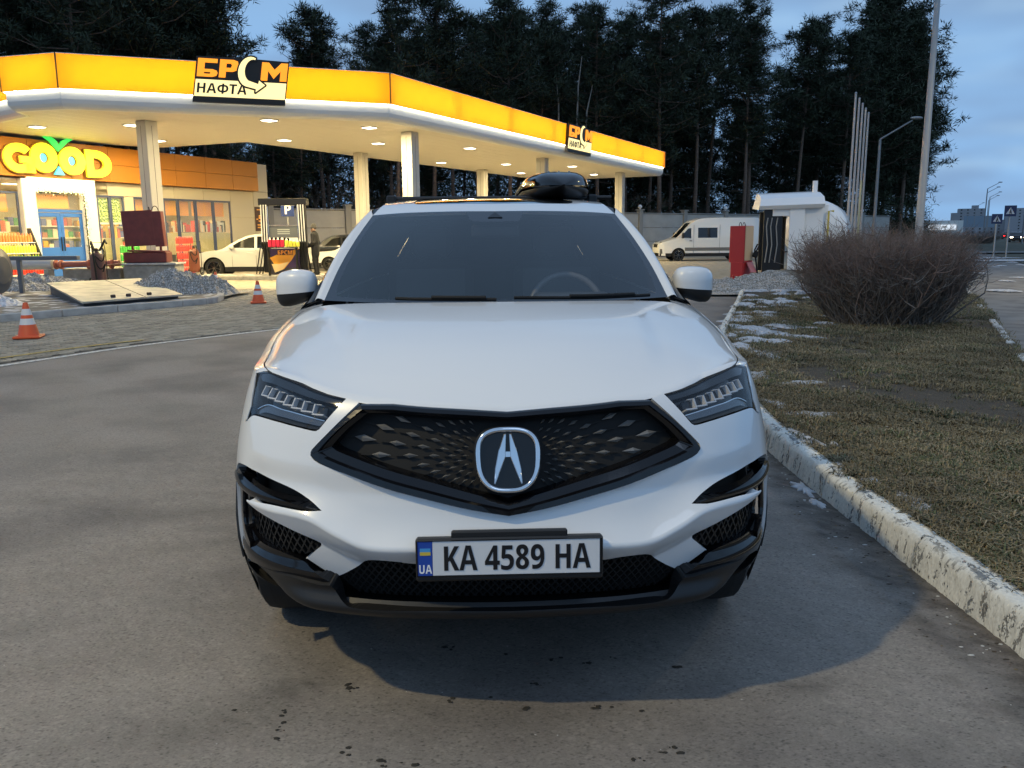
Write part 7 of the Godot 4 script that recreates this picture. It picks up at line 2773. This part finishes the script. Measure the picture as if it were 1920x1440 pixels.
	var carpos := [[76, -124, 1, "oncoming far car, leftmost of the headlight pairs"], [84, -136, 0, "far car showing red tail lamps, leftmost of those driving away"], [81, -128, 1, "oncoming far car with bright headlamps beside the crossing signs"], [95, -152, 0, "far car driving away with red tail lamps, middle of the queue"], [88, -136, 1, "oncoming far car at the right picture edge"], [112, -186, 0, "farthest car of the queue with red tail lamps"]]
	for c in carpos:
		var o := thing("distant_car", c[3], "car", Vector3(c[0], 0, c[1]), PI / 2 - .47 if c[2] == 1 else -PI / 2 - .47, "cars in the far evening traffic")
		side_car(o, [[-2.1, .42], [-2.1, .75], [-1.2, .95], [-.5, 1.4], [0, 1.5], [.9, 1.5], [1.6, 1.2], [2.1, 1.0], [2.12, .5]], 1.0, 1.8, [[[-.7, 1.05], [.1, 1.05], [.1, 1.4], [-.3, 1.32]]], [[-1.3, .33], [1.3, .33]], mat(lin(.06, .06, .07), .3), .25, [[-1.1, -.1]])
		for s in [-1.0, 1.0]:
			var lm := MB.new()
			ellipsoid(lm, Vector3(-2.12 if c[2] == 1 else 2.14, .72, s * .65), Vector3(.06, .13, .2), 8, 6)
			part(o, "head_light" if c[2] == 1 else "tail_light", lm, M.headglow if c[2] == 1 else M.tailglow)

func street_lamp(p: Vector3, h: float, arm: Vector3, label: String) -> void:
	var t := thing("street_lamp", label, "street lamp", p, 0)
	var mb := MB.new()
	tube(mb, [Vector3.ZERO, Vector3(0, h, 0)], [.11, .07], 10)
	tube(mb, [Vector3(0, h, 0), arm * .5 + Vector3(0, h, 0), arm + Vector3(0, h, 0)], [.05, .045, .04], 8)
	part(t, "pole", mb, mat(lin(.26, .26, .26), .5))
	mb = MB.new()
	ellipsoid(mb, arm * 1.12 + Vector3(0, h, 0), Vector3(.38, .09, .16), 12, 8)
	part(t, "lamp_head", mb, mat(lin(.3, .3, .3), .4))

# the lamp that throws the car's shadow: a lit mast left of the road, outside the picture
func lit_mast() -> void:
	lit_lamp(Vector3(-9.6, 0, 1.6), 10.5, 1.0, 100.0, "lit street lamp standing left of the road, outside the picture")
	# a second one past the footpath lights the gas module and the bush
	lit_lamp(Vector3(19.5, 0, -19.0), 8.6, -1.0, 60.0, "lit street lamp beyond the footpath, outside the picture on the right")

func lit_lamp(at: Vector3, H: float, dr: float, power: float, label: String) -> void:
	var t := thing("lit_street_lamp", label, "street lamp", at, 0)
	var mb := MB.new()
	tube(mb, [Vector3.ZERO, Vector3(0, H, 0)], [.13, .08], 10)
	tube(mb, [Vector3(0, H, 0), Vector3(.9 * dr, H + .3, 0), Vector3(1.5 * dr, H + .32, 0)], [.05, .045, .04], 8)
	part(t, "pole", mb, mat(lin(.26, .26, .26), .5))
	mb = MB.new()
	box(mb, Vector3(1.75 * dr, H + .34, 0), Vector3(.7, .1, .3), Basis(), .03)
	part(t, "lamp_head", mb, mat(lin(.3, .3, .3), .4))
	mb = MB.new()
	box(mb, Vector3(1.75 * dr, H + .28, 0), Vector3(.5, .016, .22))
	part(t, "lamp_light", mb, glow(Color(1, .9, .72), 8.0))
	var l := AreaLight3D.new()
	l.name = "street_light"
	l.area_size = Vector2(.5, .22)
	l.light_energy = power
	l.light_color = Color(1, .915, .71)
	l.shadow_enabled = true
	l.area_range = 80.0
	l.position = at + Vector3(1.75 * dr, H + .265, 0)
	l.rotation = Vector3(-PI / 2, 0, 0)
	add_child(l)
func build_all() -> void:
	station_materials()
	M.snowm = textured(noise_tex(181, .03, [[0.0, lin(.3, .29, .28)], [.5, lin(.55, .55, .57)], [1.0, lin(.72, .74, .78)]], 256, 4), .8, .6)
	M.headglow = glow(Color(1, .93, .8), 14.0)
	M.tailglow = glow(Color(1, .08, .03), 9.0)
	ground()
	canopy()
	shop()
	wall_fence()
	forest()
	hero_car()
	cargo_box()
	bushes()
	props()
	vehicles()
	street()
	lit_mast()
# ---------------------------------------------------------------- mesh helpers
class MB:
	var v := PackedVector3Array()
	var n := PackedVector3Array()
	var c := PackedColorArray()
	var uv := PackedVector2Array()
	var col := Color(1, 1, 1)
	var use_c := false
	func tri(a: Vector3, b: Vector3, d: Vector3, na: Vector3, nb: Vector3, nd: Vector3) -> void:
		if (b - a).cross(d - a).dot(na + nb + nd) > 0.0:
			v.append(a); v.append(d); v.append(b)
			n.append(na); n.append(nd); n.append(nb)
		else:
			v.append(a); v.append(b); v.append(d)
			n.append(na); n.append(nb); n.append(nd)
		if use_c:
			c.append(col); c.append(col); c.append(col)
	func flat(a: Vector3, b: Vector3, d: Vector3, hint: Vector3) -> void:
		var nn := (b - a).cross(d - a)
		if nn.length_squared() < 1e-16:
			return
		nn = nn.normalized()
		if nn.dot(hint) < 0.0:
			nn = -nn
		tri(a, b, d, nn, nn, nn)
	func quad(a: Vector3, b: Vector3, d: Vector3, e: Vector3, hint: Vector3) -> void:
		flat(a, b, d, hint)
		flat(a, d, e, hint)
	func add(o: MB, x: Transform3D) -> void:
		var nb := x.basis.inverse().transposed()
		for i in o.v.size():
			v.append(x * o.v[i])
			n.append((nb * o.n[i]).normalized())
			if use_c:
				c.append(o.c[i] if o.use_c else col)
	func mesh(with_uv := false) -> ArrayMesh:
		var arr := []
		arr.resize(Mesh.ARRAY_MAX)
		arr[Mesh.ARRAY_VERTEX] = v
		arr[Mesh.ARRAY_NORMAL] = n
		if use_c:
			arr[Mesh.ARRAY_COLOR] = c
		if with_uv:
			arr[Mesh.ARRAY_TEX_UV] = uv
		var m := ArrayMesh.new()
		if v.size() > 2:
			m.add_surface_from_arrays(Mesh.PRIMITIVE_TRIANGLES, arr)
		return m

var taken := {}
func numbered(called: String) -> String:
	if not taken.has(called):
		taken[called] = 0
		return called
	taken[called] += 1
	return "%s_%03d" % [called, taken[called]]

func thing(called: String, label: String, category: String, at := Vector3.ZERO, turn := 0.0, group := "") -> Node3D:
	var o := Node3D.new()
	o.name = numbered(called)
	add_child(o)
	o.position = at
	o.rotation.y = turn
	tag(o, label, category, group)
	return o

func tag(o: Node, label: String, category := "", group := "", kind := "") -> void:
	if label: o.set_meta("label", label)
	if category: o.set_meta("category", category)
	if group: o.set_meta("group", group)
	if kind: o.set_meta("kind", kind)

func copy(o: Node3D, at: Vector3, turn := 0.0, label := "") -> Node3D:
	var c: Node3D = o.duplicate()
	var base := String(o.name)
	c.name = numbered(base)
	add_child(c)
	c.position = at
	c.rotation.y = turn
	if label: c.set_meta("label", label)
	return c

func part(parent: Node, called: String, shape, m: Material, at := Vector3.ZERO, label := "") -> MeshInstance3D:
	var o := MeshInstance3D.new()
	if parent == self:
		called = numbered(called)
	o.name = called
	o.mesh = shape.mesh() if shape is MB else shape
	o.material_override = m
	o.position = at
	parent.add_child(o, true)
	if label: o.set_meta("label", label)
	return o

func struct(called: String, shape, m: Material) -> MeshInstance3D:
	var o := part(self, called, shape, m)
	o.set_meta("kind", "structure")
	return o

func lin(r: float, g: float, b: float, a := 1.0) -> Color:
	var k := Color(r, g, b).linear_to_srgb()
	k.a = a
	return k

func mat(c: Color, rough := 0.6, metal := 0.0, coat := 0.0) -> StandardMaterial3D:
	var m := StandardMaterial3D.new()
	m.albedo_color = c
	m.roughness = rough
	m.metallic = metal
	if coat > 0.0:
		m.clearcoat_enabled = true
		m.clearcoat = coat
		m.clearcoat_roughness = 0.04
	return m

func glow(c: Color, e: float, base := Color(0.5, 0.5, 0.5)) -> StandardMaterial3D:
	var m := mat(base, 0.5)
	m.emission_enabled = true
	m.emission = c
	m.emission_energy_multiplier = e
	return m

func pane_mat(c: Color, a: float) -> StandardMaterial3D:
	var m := mat(Color(c.r, c.g, c.b, a), 0.02)
	m.transparency = BaseMaterial3D.TRANSPARENCY_ALPHA
	return m

func noise_tex(seed_: int, freq: float, ramp: Array, size := 512, oct := 4, type := FastNoiseLite.TYPE_SIMPLEX_SMOOTH, as_normal := false, bump := 4.0) -> NoiseTexture2D:
	var f := FastNoiseLite.new()
	f.seed = seed_
	f.noise_type = type
	f.frequency = freq
	f.fractal_octaves = oct
	var t := NoiseTexture2D.new()
	t.width = size
	t.height = size
	t.seamless = true
	t.noise = f
	t.as_normal_map = as_normal
	t.bump_strength = bump
	if ramp.size() > 0:
		var g := Gradient.new()
		var off := PackedFloat32Array()
		var cols := PackedColorArray()
		for r in ramp:
			off.append(r[0]); cols.append(r[1])
		g.offsets = off
		g.colors = cols
		t.color_ramp = g
	return t

func textured(tex: Texture2D, scale: float, rough := 0.9, c := Color.WHITE, world := true) -> StandardMaterial3D:
	var m := mat(c, rough)
	m.albedo_texture = tex
	m.uv1_triplanar = true
	m.uv1_world_triplanar = world
	m.uv1_scale = Vector3.ONE * scale
	return m

func box(mb: MB, at: Vector3, size: Vector3, b := Basis(), ch := 0.0) -> void:
	var h := size * 0.5
	if ch <= 0.0:
		for ax in 3:
			for s in [-1.0, 1.0]:
				var nn := Vector3.ZERO
				nn[ax] = s
				var p := []
				for q in [[-1, -1], [1, -1], [1, 1], [-1, 1]]:
					var w := Vector3.ZERO
					w[ax] = s * h[ax]
					w[(ax + 1) % 3] = q[0] * h[(ax + 1) % 3]
					w[(ax + 2) % 3] = q[1] * h[(ax + 2) % 3]
					p.append(at + b * w)
				mb.quad(p[0], p[1], p[2], p[3], b * nn)
		return
	# chamfered
	var corner := func(sx, sy, sz, ax) -> Vector3:
		var w := Vector3(sx * (h.x - ch), sy * (h.y - ch), sz * (h.z - ch))
		w[ax] = [sx, sy, sz][ax] * h[ax]
		return at + b * w
	for ax in 3:
		for s in [-1.0, 1.0]:
			var p := []
			var nn := Vector3.ZERO
			nn[ax] = s
			for q in [[-1, -1], [1, -1], [1, 1], [-1, 1]]:
				var sg := [0.0, 0.0, 0.0]
				sg[ax] = s
				sg[(ax + 1) % 3] = q[0]
				sg[(ax + 2) % 3] = q[1]
				p.append(corner.call(sg[0], sg[1], sg[2], ax))
			mb.quad(p[0], p[1], p[2], p[3], b * nn)
	for ax in 3:
		var a1 := (ax + 1) % 3
		var a2 := (ax + 2) % 3
		for s1 in [-1.0, 1.0]:
			for s2 in [-1.0, 1.0]:
				var sg := [0.0, 0.0, 0.0]
				sg[a1] = s1; sg[a2] = s2
				sg[ax] = -1.0
				var p0 = corner.call(sg[0], sg[1], sg[2], a1)
				var p1 = corner.call(sg[0], sg[1], sg[2], a2)
				sg[ax] = 1.0
				var p2 = corner.call(sg[0], sg[1], sg[2], a2)
				var p3 = corner.call(sg[0], sg[1], sg[2], a1)
				var nn := Vector3.ZERO
				nn[a1] = s1; nn[a2] = s2
				mb.quad(p0, p1, p2, p3, b * nn)
	for sx in [-1.0, 1.0]:
		for sy in [-1.0, 1.0]:
			for sz in [-1.0, 1.0]:
				mb.flat(corner.call(sx, sy, sz, 0), corner.call(sx, sy, sz, 1), corner.call(sx, sy, sz, 2), b * Vector3(sx, sy, sz))

func boxm(size: Vector3, ch := 0.0) -> ArrayMesh:
	var mb := MB.new()
	box(mb, Vector3.ZERO, size, Basis(), ch)
	return mb.mesh()

# prism: polygon in the xy plane of x, from z0 to z1
func prism(mb: MB, poly: PackedVector2Array, z0: float, z1: float, x := Transform3D(), bevel := 0.0) -> void:
	if Geometry2D.is_polygon_clockwise(poly):
		poly = poly.duplicate()
		poly.reverse()
	var top := poly
	if bevel > 0.0:
		var off := Geometry2D.offset_polygon(poly, -bevel)
		if off.size() > 0 and off[0].size() > 2:
			top = off[0]
	var b := x.basis
	var idx := Geometry2D.triangulate_polygon(top)
	for i in range(0, idx.size(), 3):
		var p := []
		for k in 3:
			p.append(x * Vector3(top[idx[i + k]].x, top[idx[i + k]].y, z1))
		mb.flat(p[0], p[1], p[2], b.z)
	idx = Geometry2D.triangulate_polygon(poly)
	for i in range(0, idx.size(), 3):
		var p := []
		for k in 3:
			p.append(x * Vector3(poly[idx[i + k]].x, poly[idx[i + k]].y, z0))
		mb.flat(p[0], p[1], p[2], -b.z)
	var zs := z1 - (bevel if top != poly else 0.0)
	var m := poly.size()
	for i in m:
		var a := poly[i]
		var d := poly[(i + 1) % m]
		var e := d - a
		var hint := b * Vector3(e.y, -e.x, 0)
		mb.quad(x * Vector3(a.x, a.y, z0), x * Vector3(d.x, d.y, z0), x * Vector3(d.x, d.y, zs), x * Vector3(a.x, a.y, zs), hint)
	if top != poly:
		# bevel strip by nearest points
		for i in m:
			var a := poly[i]
			var d := poly[(i + 1) % m]
			var ta := nearest(top, a)
			var td := nearest(top, d)
			var e := d - a
			var hint := b * Vector3(e.y, -e.x, e.length())
			mb.flat(x * Vector3(a.x, a.y, zs), x * Vector3(d.x, d.y, zs), x * Vector3(td.x, td.y, z1), hint)
			mb.flat(x * Vector3(a.x, a.y, zs), x * Vector3(td.x, td.y, z1), x * Vector3(ta.x, ta.y, z1), hint)

func nearest(poly: PackedVector2Array, p: Vector2) -> Vector2:
	var best := poly[0]
	for q in poly:
		if q.distance_squared_to(p) < best.distance_squared_to(p):
			best = q
	return best

func tube(mb: MB, path: Array, rad, sides := 8, caps := true) -> void:
	var rings := []
	var norms := []
	var up := Vector3.UP
	for i in path.size():
		var t: Vector3 = (path[mini(i + 1, path.size() - 1)] - path[maxi(i - 1, 0)]).normalized()
		if absf(t.dot(up)) > 0.95:
			up = Vector3.RIGHT if absf(t.x) < 0.9 else Vector3.FORWARD
		var a := t.cross(up).normalized()
		var b := a.cross(t).normalized()
		up = b
		var r: float = rad[i] if rad is Array else rad
		var ring := []
		var nr := []
		for k in sides:
			var an := TAU * k / sides
			var d := a * cos(an) + b * sin(an)
			ring.append(path[i] + d * r)
			nr.append(d)
		rings.append(ring)
		norms.append(nr)
	for i in path.size() - 1:
		for k in sides:
			var k2 := (k + 1) % sides
			mb.tri(rings[i][k], rings[i + 1][k], rings[i + 1][k2], norms[i][k], norms[i + 1][k], norms[i + 1][k2])
			mb.tri(rings[i][k], rings[i + 1][k2], rings[i][k2], norms[i][k], norms[i + 1][k2], norms[i][k2])
	if caps:
		for e in [0, path.size() - 1]:
			var t: Vector3 = (path[1] - path[0]) * -1.0 if e == 0 else path[-1] - path[-2]
			for k in range(1, sides - 1):
				mb.flat(rings[e][0], rings[e][k], rings[e][k + 1], t)

# lathe about local y of x; profile Vector2(radius, height)
func lathe(mb: MB, prof: Array, seg := 16, x := Transform3D(), smooth := true) -> void:
	var nb := x.basis
	for i in prof.size() - 1:
		var p: Vector2 = prof[i]
		var q: Vector2 = prof[i + 1]
		var d := q - p
		if d.length() < 1e-6:
			continue
		var nn := Vector2(d.y, -d.x).normalized()
		for k in seg:
			var a0 := TAU * k / seg
			var a1 := TAU * (k + 1) / seg
			var c0 := Vector3(cos(a0), 0, sin(a0))
			var c1 := Vector3(cos(a1), 0, sin(a1))
			if not smooth:
				var cm := (c0 + c1).normalized()
				c0 = c0; c1 = c1
				var hint := nb * (cm * nn.x + Vector3.UP * nn.y)
				mb.quad(x * (c0 * p.x + Vector3.UP * p.y), x * (c1 * p.x + Vector3.UP * p.y), x * (c1 * q.x + Vector3.UP * q.y), x * (c0 * q.x + Vector3.UP * q.y), hint)
				continue
			var n0 := (nb * (c0 * nn.x + Vector3.UP * nn.y)).normalized()
			var n1 := (nb * (c1 * nn.x + Vector3.UP * nn.y)).normalized()
			var A := x * (c0 * p.x + Vector3.UP * p.y)
			var B := x * (c1 * p.x + Vector3.UP * p.y)
			var C := x * (c1 * q.x + Vector3.UP * q.y)
			var D := x * (c0 * q.x + Vector3.UP * q.y)
			if p.x > 1e-5:
				mb.tri(A, B, C, n0, n1, n1)
			if q.x > 1e-5:
				mb.tri(A, C, D, n0, n1, n0)

func ellipsoid(mb: MB, at: Vector3, r: Vector3, su := 12, sv := 8, pw := 1.0) -> void:
	var f := func(u: float, w: float) -> Vector3:
		var cu := cos(u); var s2 := sin(u); var cw := cos(w); var sw := sin(w)
		var e := func(q: float) -> float: return signf(q) * pow(absf(q), pw)
		return Vector3(e.call(cu) * e.call(cw), e.call(sw), e.call(s2) * e.call(cw))
	for i in su:
		for j in sv:
			var u0 := TAU * i / su
			var u1 := TAU * (i + 1) / su
			var w0 := -PI / 2 + PI * j / sv
			var w1 := -PI / 2 + PI * (j + 1) / sv
			var p := [f.call(u0, w0), f.call(u1, w0), f.call(u1, w1), f.call(u0, w1)]
			var nn := []
			for q in p:
				nn.append((Vector3(signf(q.x) * pow(absf(q.x), 2.0 / pw - 1.0), signf(q.y) * pow(absf(q.y), 2.0 / pw - 1.0), signf(q.z) * pow(absf(q.z), 2.0 / pw - 1.0)) / r).normalized())
			for t in [[0, 1, 2], [0, 2, 3]]:
				var a: Vector3 = p[t[0]] * r; var b: Vector3 = p[t[1]] * r; var d: Vector3 = p[t[2]] * r
				if (b - a).cross(d - a).length_squared() > 1e-14:
					mb.tri(at + a, at + b, at + d, nn[t[0]], nn[t[1]], nn[t[2]])

func spline2(pts: Array, k := 6) -> PackedVector2Array:
	var o := PackedVector2Array()
	var m := pts.size()
	for i in m - 1:
		var p0: Vector2 = pts[maxi(i - 1, 0)]
		var p1: Vector2 = pts[i]
		var p2: Vector2 = pts[i + 1]
		var p3: Vector2 = pts[mini(i + 2, m - 1)]
		for j in k:
			o.append(p1.cubic_interpolate(p2, p0, p3, float(j) / k) if false else cr2(p0, p1, p2, p3, float(j) / k))
	o.append(pts[m - 1])
	return o

func cr2(p0: Vector2, p1: Vector2, p2: Vector2, p3: Vector2, t: float) -> Vector2:
	return 0.5 * (2.0 * p1 + (p2 - p0) * t + (2.0 * p0 - 5.0 * p1 + 4.0 * p2 - p3) * t * t + (3.0 * p1 - p0 - 3.0 * p2 + p3) * t * t * t)

func cr3(pts: Array, t: float) -> Vector3:
	var m := pts.size() - 1
	var f := clampf(t, 0.0, 1.0) * m
	var i := mini(int(f), m - 1)
	var u := f - i
	var p0: Vector3 = pts[maxi(i - 1, 0)]
	var p1: Vector3 = pts[i]
	var p2: Vector3 = pts[i + 1]
	var p3: Vector3 = pts[mini(i + 2, m)]
	return 0.5 * (2.0 * p1 + (p2 - p0) * u + (2.0 * p0 - 5.0 * p1 + 4.0 * p2 - p3) * u * u + (3.0 * p1 - p0 - 3.0 * p2 + p3) * u * u * u)

func lut(tab: Array, x: float) -> float:
	if x <= tab[0][0]:
		return tab[0][1]
	for i in range(1, tab.size()):
		if x <= tab[i][0]:
			return lerpf(tab[i - 1][1], tab[i][1], (x - tab[i - 1][0]) / (tab[i][0] - tab[i - 1][0]))
	return tab[-1][1]

# smooth table (Catmull-Rom in y)
func slut(tab: Array, x: float) -> float:
	var m := tab.size()
	if x <= tab[0][0]:
		return tab[0][1]
	if x >= tab[m - 1][0]:
		return tab[m - 1][1]
	for i in range(1, m):
		if x <= tab[i][0]:
			var x0: float = tab[i - 1][0]
			var x1: float = tab[i][0]
			var u := (x - x0) / (x1 - x0)
			var d0: float = (tab[i][1] - tab[maxi(i - 2, 0)][1]) / (tab[i][0] - tab[maxi(i - 2, 0)][0]) * (x1 - x0)
			var d1: float = (tab[mini(i + 1, m - 1)][1] - tab[i - 1][1]) / (tab[mini(i + 1, m - 1)][0] - tab[i - 1][0]) * (x1 - x0)
			var h00 := (1 + 2 * u) * (1 - u) * (1 - u)
			var h10 := u * (1 - u) * (1 - u)
			var h01 := u * u * (3 - 2 * u)
			var h11 := u * u * (u - 1)
			return h00 * tab[i - 1][1] + h10 * d0 + h01 * tab[i][1] + h11 * d1
	return tab[m - 1][1]

# a curved sheet: the polygons of uv space cut into cells and carried onto f; normals point away from ref
func sheet(mb: MB, polys: Array, f: Callable, du: float, dv: float, ref: Vector3, rim := 0.0, inside := false) -> void:
	var cache := {}
	var ev := func(p: Vector2) -> Array:
		var key := Vector2i(roundi(p.x * 20000.0), roundi(p.y * 20000.0))
		if cache.has(key):
			return cache[key]
		var q: Vector3 = f.call(p.x, p.y)
		var e := 0.002
		var a: Vector3 = f.call(p.x + e, p.y) - f.call(p.x - e, p.y)
		var b: Vector3 = f.call(p.x, p.y + e) - f.call(p.x, p.y - e)
		var nn := a.cross(b)
		if nn.length_squared() < 1e-18:
			nn = q - ref
		nn = nn.normalized()
		if nn.dot(q - ref) < 0.0:
			nn = -nn
		if inside:
			nn = -nn
		cache[key] = [q, nn]
		return cache[key]
	for poly in polys:
		var lo := Vector2(1e9, 1e9)
		var hi := -lo
		for p in poly:
			lo = lo.min(p)
			hi = hi.max(p)
		var i0 := floori(lo.x / du)
		var i1 := ceili(hi.x / du)
		var j0 := floori(lo.y / dv)
		var j1 := ceili(hi.y / dv)
		for j in range(j0, j1):
			var strip := PackedVector2Array([Vector2(lo.x - 1, j * dv), Vector2(hi.x + 1, j * dv), Vector2(hi.x + 1, (j + 1) * dv), Vector2(lo.x - 1, (j + 1) * dv)])
			for sp in Geometry2D.intersect_polygons(poly, strip):
				for i in range(i0, i1):
					var cell := PackedVector2Array([Vector2(i * du, j * dv - 1), Vector2((i + 1) * du, j * dv - 1), Vector2((i + 1) * du, (j + 1) * dv + 1), Vector2(i * du, (j + 1) * dv + 1)])
					for cp in Geometry2D.intersect_polygons(sp, cell):
						var idx := Geometry2D.triangulate_polygon(cp)
						for t in range(0, idx.size(), 3):
							var A: Array = ev.call(cp[idx[t]])
							var B: Array = ev.call(cp[idx[t + 1]])
							var D: Array = ev.call(cp[idx[t + 2]])
							mb.tri(A[0], B[0], D[0], A[1], B[1], D[1])
		if rim > 0.0:
			var ctr := Vector3.ZERO
			for i in poly.size():
				var a: Vector2 = poly[i]
				var b: Vector2 = poly[(i + 1) % poly.size()]
				if absf(a.x) < 1e-4 and absf(b.x) < 1e-4:
					continue
				var A: Array = ev.call(a)
				var B: Array = ev.call(b)
				var mid: Vector2 = (a + b) * 0.5
				var e := (b - a).orthogonal().normalized() * 0.004
				var w: Vector3 = f.call(mid.x + e.x, mid.y + e.y) - f.call(mid.x, mid.y)
				if Geometry2D.is_point_in_polygon(mid + e, poly):
					w = -w
				mb.quad(A[0], B[0], B[0] - B[1] * rim, A[0] - A[1] * rim, w)

# strip between two outlines of equal length with offsets along the surface normal
func band(mb: MB, outer: PackedVector2Array, inner: PackedVector2Array, prof: Array, f: Callable, closed := true) -> void:
	# prof: [t, offset]
	var m := outer.size()
	var cnt := m if closed else m - 1
	var pt := func(i: int, q: Array) -> Vector3:
		var p := outer[i].lerp(inner[i], q[0])
		return f.call(p.x, p.y, q[1])
	for k in prof.size() - 1:
		for i in cnt:
			var j := (i + 1) % m
			var a: Vector3 = pt.call(i, prof[k])
			var b: Vector3 = pt.call(j, prof[k])
			var c: Vector3 = pt.call(j, prof[k + 1])
			var d: Vector3 = pt.call(i, prof[k + 1])
			var o: Vector3 = f.call(outer[i].x, outer[i].y, 0.1) - f.call(outer[i].x, outer[i].y, 0.0)
			mb.quad(a, b, c, d, o)
